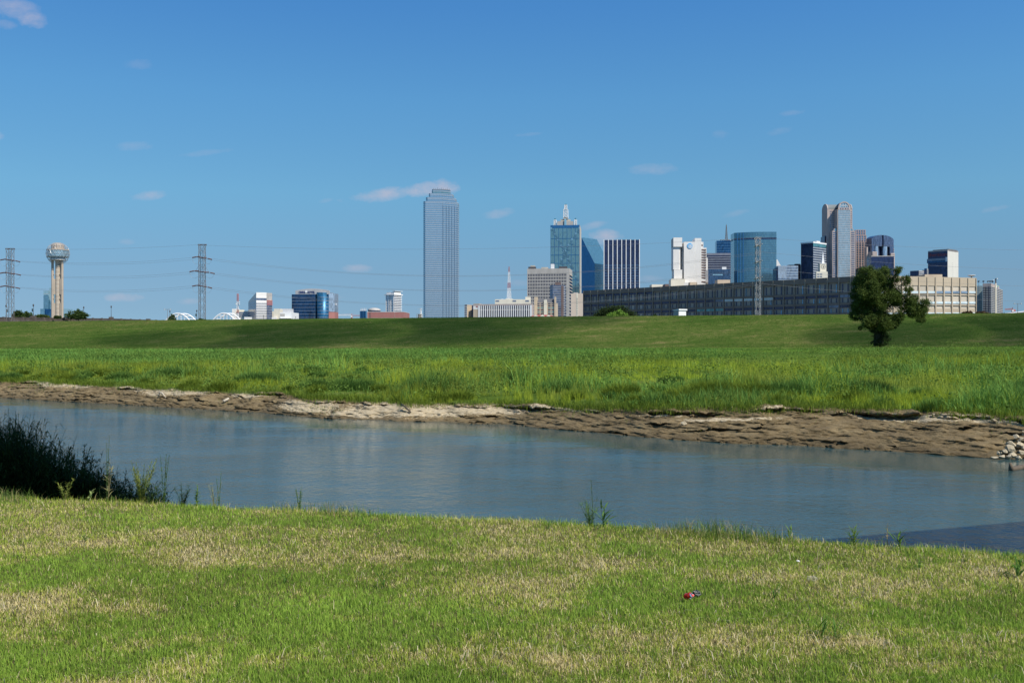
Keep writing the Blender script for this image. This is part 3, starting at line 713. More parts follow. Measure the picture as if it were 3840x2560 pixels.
# --- 9 white balcony tower
b = Bld('balcony_tower', 'white apartment tower with long balcony slabs rising behind the red brick hall', 1447, 1477, 1505, 1600, 35)
zT = b.z(1106); b.body('glazing', G_SILV, zT, 0, .3)
g = MB()
for i in range(11):
    z_ = zT - (i + 1) * 6.85 * 1600 / FPX * .94 ; g.box(-b.wL - .1, .8, -.1, b.wR + .8, z_, z_ + 1.1)
g.build('balcony_slab', WHITEP, b.root)
fins(b, 'pier', WHITEP, [.02, .38, .6, .97], [], .9, 0, zT, .5)
roof_box(b, 'cornice', WHITEP, -b.wL - 2.5, 2, -1.5, b.wR + 1.5, zT, b.z(1102.5)); roof_box(b, 'penthouse', WHITEC, -b.wL + .5, 0, 1, b.wR - 1, b.z(1102.5), b.z(1095))
roof_box(b, 'upper_penthouse', WHITEP, -3, -.5, 1.5, b.wR - 2, b.z(1095), b.z(1091.5)); roof_box(b, 'roof_blade', WHITEP, -4, 2, .5, b.wR + 1.5, b.z(1091.5), b.z(1090.3))

# --- 10 half-built block left of the tallest tower
b = Bld('half_built_block', 'small half built concrete frame beside the foot of the tallest tower', 1562, 1574, 1586, 1500, 30)
g = MB()
for i in range(7): g.box(-b.wL, 0, 0, b.wR, b.z(1177) - i * 3.3 - .5, b.z(1177) - i * 3.3)
g.build('floor_slab', CONC, b.root)
fins(b, 'column', CONC, [.05, .5, .95], [.1, .5, .9], .8, 0, b.z(1177) - .6, -.2)
b.body('dark_core', DARKST, b.z(1178), 0, 1.6); g = MB(); lattice(g, (-2, 6), 1.6, 0, 1.6, b.z(1156), 20, .12); g.box(-8, 1, 5.6, 6.4, b.z(1157), b.z(1156)); g.build('hoist_mast', WHITEP, b.root)

# --- 11 hospital group
b = Bld('striped_office', 'long low office building with white vertical fins over two window storeys', 1775, 1991, 2001, 1150, 14)
b.body('wall', PINKC, b.z(1138.5))
xa, xb = b.px(1797), b.px(1991); z1_, z2_ = b.z(1144), b.z(1196)
g = MB(); g.box(xa, xb, -.12, -.02, z2_, z1_); g.build('window_band', G_DARK, b.root)
g = MB(); g.box(xa, xb, -.22, -.13, b.z(1162.5), b.z(1158.5)); g.build('spandrel', PINKC, b.root)
for i in range(25):
    x = xa + (xb - xa) * i / 24; g = MB(); w = .5 if 0 < i < 24 else 1.0; g.box(x - w, x + w, -.9, -.23, 0, z1_); g.build('vertical_fin', WHITEP, b.root)
g = MB(); g.box(-b.wL + .1, xa - 1.2, -.5, -.02, 0, b.z(1158)); g.build('tan_panel', TANC, b.root)
g = MB(); g.box(-b.wL + .1, xa - 1.2, -.5, -.02, b.z(1158) + .02, b.z(1145)); g.build('sign_board', WHITEC, b.root)
g = MB()
for k in range(4):
    g.yprism([(b.px(1788.5) + 1.5 * math.cos(t) * .9, b.z(1148) + .75 * math.sin(t) + (k - 1.5) * .1) for t in [2 * math.pi * i / 10 for i in range(10)]][::-1], -.56 - .01 * k, -.505)
g.build('sign_emblem', REDP, b.root)
roof_box(b, 'roof_parapet', TANC, -b.wL, xa, 0, b.wR, b.z(1138.4), b.z(1136.6))
b = Bld('balcony_wing', 'small tan block with white balcony stripes at the left end of the low striped office', 1742, 1752, 1774, 1170, 30, 30)
b.wR = 26; b.body('wall', TANC, b.z(1142)); 
g = MB()
for i in range(9): z_ = b.z(1148) - i * 2.25; g.box(-b.wL - .3, -.2 , -.5, -.02, z_ - .9, z_); g.box(.02, .6, b.wR - 5, b.wR - .1, z_ - .9, z_)
g.build('balcony', WHITEP, b.root); g = MB(); g.box(-b.wL + .1, -.4, -.1, -.03, 0, b.z(1143)); g.box(.02, .12, 10, b.wR - .2, 0, b.z(1143)); g.build('window_band', G_DARK, b.root)
b = Bld('studio_block', 'plain cream block with three small windows above the low striped office', 1856, 1989, 1990, 1230, 2, 30)
b.body('wall', CREAM, b.z(1122)); 
for pa in (1858.5, 1922, 1970): roof_box(b, 'window', G_GREY, b.px(pa), b.px(pa + 13.5), -.15, -.03, b.z(1131), b.z(1126))
roof_box(b, 'penthouse', CREAM, b.px(1970), b.px(1989), 2, 20, b.z(1122), b.z(1112.5))
g = MB()
for px_ in (1882, 1898, 1914): g.lathe([(3.4, b.z(1122)), (3.2, b.z(1120.5)), (.2, b.z(1119.5))], (b.px(px_), 12), 16)
g.build('roof_dome', WHITEP, b.root)

def mast(name, label, pxc, pw, ytop, ybase, D, secs, taper=.25, r=.12, n=6, ped=0, group=None):
    """red and white lattice mast"""
    t = thing(name, label, 'antenna', (PX(pxc, D), D, CG), group=group)
    zb, zt__ = PZ(ybase, D) - CG, PZ(ytop, D) - CG; w0 = pw * D / FPX; w1 = w0 * taper; ns = len(secs)
    if ped: g = MB(); g.box(-w0 * .8, w0 * .8, -w0 * .8, w0 * .8, 0, zb); g.build('base_block', CREAM, t)
    else: zb = 0 if ped is None else zb
    for i, c in enumerate(secs):
        a_, b_ = i / ns, (i + 1) / ns; g = MB()
        lattice(g, (0, 0), w0 + (w1 - w0) * a_, zb + (zt__ - zb) * a_, w0 + (w1 - w0) * b_, zb + (zt__ - zb) * b_, n, r)
        g.build('mast_section', {'r': REDP, 'w': WHITEP, 's': STEEL}[c], t)
    return t, zb, zt__, w0
mast('radio_mast', 'slender red and white lattice mast rising from the cream studio block', 1909, 17, 1000, 1121, 1241, 'wwrwwr', .22, .08, 5, 1)
t, zb, zt__, w0 = mast('radio_mast', 'red and white lattice mast with dishes left of the cut-top tower', 891.5, 6.5, 1101, 1203, 1400, 'wwrwwrr', .8, .09, 4, 1)
g = MB()
for i, (dx, py) in enumerate(((-2.4, 1165), (2.4, 1140), (-2.2, 1139), (2, 1160), (2.3, 1133))):
    g.lathe([(1.0, PZ(py, 1400) - CG - .5), (1.1, PZ(py, 1400) - CG + .5)], (dx, -1.2), 10)
g.build('dish', WHITEP, t)

# --- 12 concrete grid office tower
b = Bld('grid_office_tower', 'broad grey concrete office tower with a dense grid of square dark windows', 1977, 2135, 2146, 1500, 9)
zT = b.z(1006); zW = b.z(1026); b.body('glazing', G_DARK, zT - 1, 0, .5)
g = MB(); nr, ncol = 21, 24; pitch = (zW - 4) / nr; w_ = b.wL * .96
for i in range(nr + 1): z_ = zW - i * pitch; g.box(-b.wL, 0, 0, .7, z_ - .05, z_ + pitch * .30) if i else None
for i in range(ncol + 1): x = -b.wL + .8 + (b.wL - 5) * i / ncol; g.box(x - .45, x + .45, -.03, .66, 0, zW)
g.box(-b.wL, 0, -.05, b.wR, zW, zT); g.box(-b.wL, -b.wL + .5, -.04, b.wR - .1, 0, zW - .02); g.box(-4.0, .04, -.04, 1.6, 0, zW - .02)
g.build('concrete_grid', GREYC, b.root)
g = MB()
for i in range(nr): z_ = zW - i * pitch; g.box(-.3, .3, 2.0, b.wR, z_ - pitch * .3, z_)
g.build('side_band', CONC, b.root)
for k, (pa, pb, ya, m_) in enumerate(((1980, 2008, 998, DARKST), (1988, 2004, 993, CONC), (2029, 2053, 1000, CONC), (2095, 2125, 998, DARKST), (2064, 2076, 988, WHITEP))):
    roof_box(b, 'roof_plant', m_, b.px(pa), b.px(pb), 3 + k * .3, 9 + k * .3, zT - .2, b.z(ya))
# --- 13 dark chamfered tower in front of it
b = Bld('brown_glass_tower', 'dark grey glass tower with chamfered corners in front of the concrete grid tower', 2062, 2118, 2122, 1380, 6, 20)
x0, x1 = -b.wL, 0; zT = b.z(1069)
g = MB(); g.prism([(x0, 4), (x0 + 4, 0), (x1 - 5, 0), (x1, 5), (x1, 20), (x0, 20)], 0, zT); g.build('dark_glass_body', G_GREY, b.root)
g = MB(); g.box(x0 + 7, x1 - 6, 3, 14, zT, b.z(1058)); g.build('roof_plant', BROWNC, b.root)
g = MB()
for i in range(17):
    z_ = zT - 2 - i * 3.2; g.prism([(x0 - .4, 4), (x0 + 2.6, 1), (x0 + 3, 1.4), (x0, 4.6)], z_ - .8, z_); g.prism([(x1 + .5, 5.4), (x1 - 2, 2.6), (x1 - 2.3, 3), (x1, 6)], z_ - .8, z_)
    g.box(x0 + 4.1, x1 - 5.1, -.12, -.02, z_ - .5, z_)
g.build('floor_band', GREYC, b.root)
g = MB(); g.box(x1 - 5.05, x1 - 1.8, -.35, 4.0, 0, b.z(1071)); g.build('stair_shaft', BROWNC, b.root)
# --- 14 old brick hotel with mansard
b = Bld('mansard_hotel', 'old tan brick hotel with corner towers and a dark mansard roof', 2004, 2084, 2092, 1250, 8)
zT = b.z(1135); b.body('wall', TANC, zT)
for (pa, pb) in ((2004, 2015), (2079, 2091)): roof_box(b, 'corner_tower', TANC, b.px(pa), b.px(pb) if pb < 2084 else .1, -1.2, 6, 0, b.z(1113))
x0, x1 = b.px(2012), b.px(2080)
g = MB(); g.prism([(x0, .2), (x1, .2), (x1, 12), (x0, 12)], zT, b.z(1120), [(x0 + 2, 3), (x1 - 2, 3), (x1 - 2, 10), (x0 + 2, 10)]); g.build('mansard_roof', ROOFD, b.root)
xm = b.px(2045.5); g = MB(); g.yprism([(xm - 1.9, 0), (xm + 1.9, 0), (xm + 1.9, b.z(1127)), (xm + 1.2, b.z(1124)), (xm, b.z(1122.8)), (xm - 1.2, b.z(1124)), (xm - 1.9, b.z(1127))], -1.2, 4); g.build('centre_bay', CREAM, b.root)
for row in range(7):
    for gi, (pa, pb) in enumerate(((2014, 2024), (2027.5, 2037.5), (2055, 2065), (2068.5, 2078))):
        py = 1136.5 + row * 7.6
        roof_box(b, 'window', G_GREEN if row in (2, 4, 6) else G_DARK, b.px(pa), b.px(pb), -.16, -.03, b.z(py + 4), b.z(py))
# --- 15 small station with red roof
b = Bld('red_roofed_station', 'small white building with red tiled gables low in front of the mansard hotel', 1993, 2075, 2076, 800, 2, 14)
zT = b.z(1186); b.body('wall', CREAM, zT)
x0, x1 = -b.wL, 0
g = MB(); g.prism([(x0 - 1, -1), (x1 + 1, -1), (x1 + 1, 15), (x0 - 1, 15)], zT, b.z(1179.5), [(x0 + 4, 6), (x1 - 4, 6), (x1 - 4, 8), (x0 + 4, 8)]); g.build('roof', REDROOF, b.root)
for f_ in (.2, .5, .78):
    xm = x0 + (x1 - x0) * f_; g = MB(); g.yprism([(xm - 1.9, zT), (xm + 1.9, zT), (xm, b.z(1178 + (f_ != .5) * 2))], -1.4, 5); g.build('gable', CREAM, b.root)
# --- 16 beige blank tower
b = Bld('beige_blank_tower', 'windowless beige tower with one pale stripe of small openings', 2141, 2186, 2187, 1100, 3, 25)
b.body('wall', BEIGEP, b.z(1100)); xa, xb = b.px(2161.5), b.px(2167)
g = MB(); g.box(xa, xb, -.2, -.02, 0, b.z(1100)); g.build('pale_stripe', CREAM, b.root)
for i in range(10): z_ = b.z(1118 + i * 6.6); roof_box(b, 'window', G_DARK, (xa + xb) / 2 - .35, (xa + xb) / 2 + .35, -.3, -.21, z_ - .9, z_)
roof_box(b, 'roof_plant', GREYC, b.px(2151), b.px(2168), 4, 12, b.z(1100), b.z(1096))

# --- 17 antenna crowned tower with crosses in its glass
b = Bld('crowned_skyscraper', 'teal glass skyscraper with crossed window pattern and white spires on its roof', 2064, 2173.5, 2179, 1760, 6, cat='skyscraper')
zT = b.z(843.6); b.body('glass_facade', G_TEAL, zT)
g = MB()
for i in range(8): x = -b.wL * (1 - i / 7); g.box(max(-b.wL, x - .35), min(0, x + .35), -.22, -.02, 0, zT)
for i in range(1, 11): z_ = zT - 9 - i * 31 * 1760 / FPX; g.box(-b.wL, 0, -.3, -.02, z_ - .4, z_ + .4) if z_ > 0 else None
g.box(-b.wL, 0, -.25, -.02, zT - 5, zT)
g.build('joint_line', G_PRISM, b.root)
g = MB(); gl = MB(); sz = 3.1
for (x0p, y0p, x1p, y1p, n) in ((2066, 858, 2118, 950, 14), (2172, 858, 2112, 950, 14), (2118, 950, 2172, 1075, 18), (2112, 950, 2100, 990, 6)):
    for i in range(n):
        t = i / (n - 1); px_ = x0p + (x1p - x0p) * t + ((i * 7) % 3 - 1) * 2.2; py_ = y0p + (y1p - y0p) * t
        x = b.px(px_); z_ = b.z(py_); (gl if i % 3 == 0 else g).box(max(x, -b.wL) , min(x + sz, -.05), -.5 - .001 * i, -.31, z_, z_ + sz)
        if i % 3 == 1: g.box(max(x + 2, -b.wL), min(x + sz + 2.4, -.05), -.52 - .001 * i, -.31, z_ - 5, z_ - 5 + sz)
g.build('dark_window', glass('deep_teal_glass', (.13, .23, .29), .6, .12, var=.12), b.root); gl.build('bright_window', glass('mid_teal_glass', (.27, .42, .50), .6, .12, var=.12), b.root)
g = MB(); g.box(-.02, .5, -.4, b.wR, 0, zT); g.build('concrete_edge', CONC, b.root)
roof_box(b, 'roof_plant', GREYC, b.px(2089), b.px(2149), 4, 16, zT, b.z(828)); roof_box(b, 'upper_plant', CONC, b.px(2102), b.px(2138), 6, 14, b.z(828), b.z(820))
roof_box(b, 'blue_shaft', G_PALE, b.px(2116), b.px(2124), 2, 4, zT, b.z(820))
for pc_, wpx, yb_, yt_ in ((2120.5, 17, 815, 783), (2120.5, 9.5, 783, 766), (2080.5, 9, 843, 822), (2157.5, 9, 843, 822)):
    g = MB(); lattice(g, (b.px(pc_), 8), wpx * 1760 / FPX, b.z(yb_), wpx * 1760 / FPX * .95, b.z(yt_), 3, .28, rail=.42); g.box(b.px(pc_) - .3, b.px(pc_) + .3, 7.7, 8.3, b.z(yb_), b.z(yt_ - 2)); g.build('spire_frame', WHITEP, b.root)
for pc_, yt_ in ((2120.5, 761), (2080.5, 815), (2157.5, 815)):
    g = MB(); z_ = b.z(yt_); g.lathe([(.1, z_ - 2.4), (1.6, z_ - 1.6), (1.6, z_ - .8), (.1, z_)], (b.px(pc_), 8), 8); g.build('spire_cap', G_GREEN, b.root)
roof_box(b, 'spire_base', CONC, b.px(2112), b.px(2129), 5, 11, b.z(820), b.z(812))

# --- 18 glass prism
b = Bld('glass_prism_tower', 'sharp blue glass prism tower with a steep slanting face', 2181, 2230, 2290, 1650, 42, 40, cat='skyscraper')
w = b.wL; dd = 42; zT = b.z(886); zM = b.z(988)
xT = -w * .97
vs = [(-w, 0, 0), (0, 0, 0), (0, dd, 0), (-w, dd, 0), (-w, 0, zT), (0, 0, zM), (0, dd, zM), (-w, dd, zT)]
g = MB(); g.add(vs, [(3, 2, 1, 0), (0, 1, 5, 4), (1, 2, 6, 5), (2, 3, 7, 6), (3, 0, 4, 7), (4, 5, 6, 7)]); g.build('glass_body', G_PRISM, b.root)
nn = Vector((zT - zM, 0, w)).normalized() * .04; q_ = [Vector((-w, .05, zT)), Vector((0, .05, zM)), Vector((0, dd - .05, zM)), Vector((-w, dd - .05, zT))]
g = MB(); g.add([v_ + nn for v_ in q_] + [v_ + nn * .2 for v_ in q_], [(0, 1, 2, 3), (7, 6, 5, 4), (0, 4, 5, 1), (1, 5, 6, 2), (2, 6, 7, 3), (3, 7, 4, 0)]); g.build('slanting_face', glass('slope_glass', (.055, .19, .27), .45, .3, var=.1), b.root)
g = MB(); sl = Vector((w, 0, zM - zT)); nrm = Vector((zT - zM, 0, w)).normalized()
for i in range(1, 30):
    p = Vector((-w, 0, zT)) + sl * (i / 30) + nrm * .08; q = p + Vector((0, dd, 0)); g.tube([p, q], .16, 4)
for i in range(0, 18):
    y_ = .1 + i * (dd - .2) / 17; g.tube([Vector((-w, y_, zT)) + nrm * .08, Vector((0, y_, zM)) + nrm * .08], .12, 4)
g.build('slope_mullion', G_PALE, b.root)
g = MB()
for i in range(20): z_ = zM - 2 - i * 4; g.box(.02, .15, .05, dd - .05, z_ - .25, z_)
for i in range(13): y_ = 1 + i * 3.2; g.box(.02, .2, y_, y_ + .25, 0, zM - .2)
g.build('mullion', G_TEAL, b.root)
# --- 19 dark tower with white fins
b = Bld('white_finned_tower', 'square navy glass tower with evenly spaced full height white fins', 2265, 2398, 2401, 1560, 4, 40, cat='skyscraper')
zT = b.z(899); b.body('glass_facade', G_NAVY, zT)
for i in range(9): x = -b.wL + .01 + (b.wL - .02) * i / 8; g = MB(); g.box(x - .55, x + .55, -.9, -.02, 0, zT + .6); g.build('white_fin', WHITEP, b.root)
g = MB()
for i in range(30): z_ = 4 + i * 4.1; g.box(-b.wL + .05, -.05, -.15, -.02, z_, z_ + .5) if z_ < zT - 6 else None
g.build('floor_line', G_PINKG, b.root); roof_box(b, 'roof_plant', BROWNC, b.px(2316), b.px(2366), 8, 20, zT, b.z(896.5))

# --- 20 white telephone company tower
b = Bld('white_stone_tower', 'white stone tower with a blue striped globe sign near its roof', 2565, 2605.5, 2607, 1700, 3, 40, cat='skyscraper')
s_ = 1700 / FPX; X = lambda px_: (px_ - 2605.5) * s_
g = MB(); g.box(X(2565), X(2605.5), 0, 38, 0, b.z(906.7)); g.build('main_wall', WHITEC, b.root)
g = MB(); g.prism([(X(2525.8), 2), (X(2549), 2), (X(2558.4), 10), (X(2558.4), 34), (X(2525.8), 34)], b.z(1010), b.z(890.6)); g.box(X(2525.8), X(2558.4), -.5, 34, b.z(925), b.z(890.5)); g.build('left_tower', WHITEC, b.root)
g = MB(); g.box(X(2528), X(2559), .5, 34, 0, b.z(1011)); g.build('left_base', WHITEC, b.root)
g = MB(); g.box(X(2558.5), X(2564.9), 5, 34, 0, b.z(911)); g.build('recess_wall', GREYC, b.root)
g = MB(); g.box(X(2605.7), X(2630), .3, 34, 0, b.z(893)); g.build('right_tower', WHITEC, b.root)
for (pa, pb, ya, dy) in ((2630, 2638, 907, 1.2), (2638, 2649.6, 929, 1.6), (2649.6, 2654.5, 967, 2.2)):
    g = MB(); g.box(X(pa) + .05, X(pb), dy, 34, 0, b.z(ya)); g.build('stepped_wing', WHITEC, b.root)
for i in range(13):
    pyc = 934.2 + i * 9.5 + (6 if i == 12 else 0)
    g = MB(); g.box(X(2630) + .1, X(2648), .9, 1.15, b.z(pyc + 5.2), b.z(pyc)); g.build('window_strip', BROWNC, b.root)
roof_box(b, 'window', BROWNC, X(2629.8) + .1, X(2636), .9, 1.15, b.z(922), b.z(917))
gc, gz, gr = X(2587), b.z(922), 10.6 * s_
GLB = solid('sign_globe_blue', (.10, .42, .74), .4, var=.1, scale=.1)
g = MB(); g.yprism([(gc + gr * math.cos(t), gz + gr * math.sin(t)) for t in [2 * math.pi * i / 32 for i in range(32)]][::-1], -.6, -.02); o = g.build('globe_sign', GLB, b.root)
g = MB()
for k, (h, th_, wd) in enumerate(((.62, .10, .80), (.28, .12, .95), (-.10, .13, 1.0), (-.46, .11, .86))):
    pts = []
    for i in range(13):
        t = -1 + 2 * i / 12; xx = t * wd * gr * .98; lim = math.sqrt(max(0, gr * gr - xx * xx))
        zc_ = gz + gr * (h - .22 * (1 - t * t) + .10 * t)
        pts.append((gc + xx + (.12 * gr), max(gz - lim, min(gz + lim, zc_)), th_ * gr * (1 - abs(t - .1) ** 1.5 * .75)))
    up = [(p[0], p[1] + max(p[2], .05)) for p in pts]; dn = [(p[0], p[1] - max(p[2], .05)) for p in pts]
    g.yprism([(min(a_, gc + gr * .98), c_) for a_, c_ in up + dn[::-1]], -.75 - .01 * k, -.61)
g.build('sign_stripe', WHITEP, o)
roof_box(b, 'low_annex', CREAM, X(2516), X(2566), -8, -.1, b.z(1060), b.z(1046)); roof_box(b, 'annex_base', WHITEC, X(2524), X(2588), -7, -.6, 0, b.z(1060.1)); roof_box(b, 'tan_annex', TANC, X(2588.2), X(2612), -6, -.6, 0, b.z(1059))
# --- 21 banded slab, blue box with mast, small dark one
b = Bld('banded_office_slab', 'grey blue office slab with horizontal window bands between white tower and teal tower', 2651, 2757, 2758, 1850, 3, 30)
zT = b.z(948.7); b.body('wall', solid('blue_grey_spandrel', (.17, .19, .24)), zT)
g = MB()
for i in range(26): z_ = zT - 4 - i * 4.3; g.box(-b.wL + .05, -.05, -.2, -.02, z_ - 1.9, z_) if z_ > 3 else None
g.build('window_band', G_NAVY, b.root)
b = Bld('blue_glass_box', 'dark blue glass tower with rooftop dishes and a tall thin antenna', 2687, 2758, 2760, 1950, 6, 30)
zT = b.z(902); b.body('glass_facade', G_HOTEL, zT)
g = MB()
for i in range(16): z_ = zT - 5 - i * 5.2; g.box(-b.wL, 0, -.2, -.02, z_, z_ + .7) if z_ > 0 else None
g.build('floor_line', G_PINKG, b.root)
g = MB(); lattice(g, (b.px(2725.6), 8), 4.5, zT, .8, b.z(842), 9, .22); g.tube([(b.px(2725.6), 8, b.z(842)), (b.px(2725.6), 8, b.z(838))], .3, 5); g.build('antenna_mast', STEEL, b.root)
g = MB()
for px_ in (2704, 2710, 2717, 2736, 2748): g.lathe([(.2, zT), (1.6, zT + 1.6), (1.9, zT + 2.4)], (b.px(px_), 4), 10)
g.build('roof_dish', WHITEP, b.root); roof_box(b, 'roof_plant', GREYC, b.px(2728), b.px(2745), 6, 12, zT, b.z(897))
b = Bld('dark_library_block', 'dark blue glass block with a white roof box low in front of the banded slab', 2655.5, 2738, 2740, 1600, 3, 30)
zT = b.z(1010); b.body('glass_facade', G_NAVY, zT); fins(b, 'mullion', G_PINKG, lin(30), [], .35, 0, zT, .2)
roof_box(b, 'roof_box', WHITEP, b.px(2709), b.px(2725), 3, 9, zT, b.z(1000.5)); roof_box(b, 'pale_glass_strip', G_PALE, b.px(2673), b.px(2710), -.35, -.22, b.z(1032), b.z(1028))
# --- 22 teal tower with rounded side
b = Bld('rounded_teal_tower', 'broad teal glass tower with a gently curved front and dark band below its top', 2759, 2912, 2914, 1600, 2, 40, cat='skyscraper')
zT = b.z(869); w = b.wL; arc = []
for i in range(15):
    t = i / 14; arc.append((-w + w * t, 14 * (1 - min(1, t / .75)) ** 2.2))
poly = arc + [(0, 44), (-w, 44)]
g = MB(); g.prism(poly, 0, zT); g.build('glass_facade', G_TEAL, b.root)
def inner(poly_, off): return [(x, y_ - off) for x, y_ in poly_[:15]] + poly_[15:]
g = MB(); g.prism(inner(poly, .3), b.z(897), b.z(890.5)); g.build('dark_band', G_NAVY, b.root)
g = MB()
for i in range(52): z_ = zT - 1 - i * 3.9; g.prism(inner(poly, .12), z_ - .3, z_) if z_ > 0 and not b.z(898) < z_ < b.z(889) else None
g.build('floor_line', G_PRISM, b.root)
g = MB()
for i in range(1, 42):
    t = i / 42; x = -w + w * t; y_ = 14 * (1 - min(1, t / .75)) ** 2.2; g.box(x - .12, x + .12, y_ - .25, y_ + .2, 0, zT)
for px_ in (2770, 2780, 2790): x = b.px(px_); t = 1 + x / w; y_ = 14 * (1 - min(1, t / .75)) ** 2.2; g.box(x - .5, x + .5, y_ - .5, y_ + .3, 0, zT)
g.build('mullion', G_PRISM, b.root)
# --- 23 silver block, white gable, brown block
b = Bld('silver_office_block', 'pale silver grey office block just right of the rounded teal tower', 2918, 2993, 2995, 1500, 4, 30)
zT = b.z(996); b.body('glass_facade', G_SILV, zT); fins(b, 'mullion', GREYP, lin(26), [], .3, 0, zT, .2)
g = MB()
for i in range(9): z_ = zT - 3 - i * 4; g.box(b.px(2950) if i < 4 else -b.wL, -.1, -.35, -.23, z_ - 1.2, z_)
g.build('window_band', G_GREY, b.root); g = MB(); g.box(-b.wL - 2.5, -b.wL - .02, 2, 28, 0, b.z(1004)); g.build('dark_end_wall', G_NAVY, b.root)
b = Bld('white_gabled_roof', 'white steep gable peeping out behind the rounded teal tower', 2908, 2928, 2929, 1700, 2, 10)
g = MB(); g.yprism([(-b.wL, 0), (0, 0), (0, b.z(996)), (b.px(2915), b.z(973)), (-b.wL, b.z(973))], 0, 10); g.build('wall', WHITEP, b.root)
b = Bld('brown_office_block', 'brown block mostly hidden between silver block and dark glass cube', 2958, 3003, 3004, 1700, 2, 30); b.body('wall', BROWNC, b.z(993)); roof_box(b, 'roof_plant', BROWNC, b.px(2984), b.px(3003), 2, 10, b.z(993), b.z(989)); slabs(b, 'window_band', G_DARK, [b.z(1000 + 6 * i) for i in range(8)], 1.2, .1)
# --- 24 dark cube with white cornice
b = Bld('white_corniced_tower', 'dark glass tower with white cornice, its right side ribbed with pale bands', 3003.5, 3049, 3098, 1650, 46)
zT = b.z(911); b.body('glass_facade', G_NAVY, zT); slabs(b, 'cornice', WHITEP, [zT], b.z(906) - zT, .6)
g = MB()
for i in range(28): z_ = b.z(926) - i * 3.9; g.box(.02, .3, .05, b.wR - .05, z_ - 1.9, z_) if z_ > 3 else None
g.build('floor_band', SILVER, b.root); g = MB(); g.box(.02, .3, .05, b.wR - .05, b.z(923), zT - .2); g.build('green_glass_band', G_GREEN, b.root)
roof_box(b, 'roof_plant', WHITEC, -8, -3, b.wR * .4, b.wR * .65, b.z(906), b.z(900))
# --- 25 clock tower
b = Bld('clock_tower', 'cream clock tower ending in a slim white spire', 3075, 3099, 3100, 1500, 3, 11, cat='tower')
b.body('shaft', CREAM, b.z(989)); roof_box(b, 'cornice', WHITEC, -b.wL - .3, .3, -.3, 11.3, b.z(989), b.z(987.5))
xm = b.px(3089); g = MB(); g.prism([(xm - 2.0, 3), (xm + 2.0, 3), (xm + 2, 7), (xm - 2, 7)], b.z(987.5), b.z(950), [(xm - .5, 4.6), (xm + .5, 4.6), (xm + .5, 5.4), (xm - .5, 5.4)]); g.lathe([(.9, b.z(950)), (.6, b.z(947)), (.05, b.z(943))], (xm, 5), 8); g.build('spire', WHITEP, b.root)
cxx, cz = b.px(3087.5), b.z(1000)
g = MB()
for i in range(12):
    t = 2 * math.pi * i / 12; g.box(cxx + 3 * math.cos(t) - .32, cxx + 3 * math.cos(t) + .32, -.22, -.03, cz + 3 * math.sin(t) - .32, cz + 3 * math.sin(t) + .32)
g.build('clock_numeral', DARKST, b.root)
g = MB(); g.box(cxx - .22, cxx + .22, -.32, -.23, cz - 2.4, cz + .4); g.box(cxx - .25, cxx + 1.0, -.30, -.24, cz - .2, cz + .9); g.build('clock_hand', DARKST, b.root)
roof_box(b, 'podium', CREAM, b.px(3057.5), .4, -6, -.1, 0, b.z(1019.5))
for py in (1027, 1036):
    for pa in (3061, 3071): roof_box(b, 'window', G_GREY, b.px(pa), b.px(pa + 8), -6.2, -6.02, b.z(py + 4), b.z(py))

# --- 26 arch-topped pink granite skyscraper
D = 1706; s_ = D / FPX; X = lambda px_: (px_ - 3165.7) * s_; zq = lambda py: PZ(py, D) - CG
r = thing('arch_topped_skyscraper', 'pink granite skyscraper with barrel roofs and an arched glass window at its top', 'skyscraper', (PX(3165.7, D), D, CG))
g = MB(); g.box(X(3112.7), X(3207.5), 15, 45, 0, zq(780)); g.build('main_wall', PINKC, r)
pr = [(30 - 15 * math.cos(math.pi * i / 16), zq(780) + 9.6 * math.sin(math.pi * i / 16)) for i in range(17)]
g = MB(); g.xprism(pr, X(3116), X(3204)); g.build('barrel_roof', solid('grey_green_roof', (.17, .19, .19)), r, False)
pr2 = [(30 - 15.4 * math.cos(math.pi * i / 16), zq(780) + 10.6 * math.sin(math.pi * i / 16)) for i in range(17)]
for xa, xb in ((3112.7, 3116), (3204.3, 3207.5)):
    g = MB(); g.xprism(pr2, X(xa), X(xb)); g.build('gable_end', PINKC, r)
for k, (xa, wid, h) in enumerate(((3107.5, 5, 880), (3105.5, 8, 912))):
    g = MB(); g.box(X(xa), X(3112.6), 22 - k * 2, 44, 0, zq(h)); g.build('shaded_side_step', G_NAVY, r)  # navy colour paints in the shade on the tower's left side
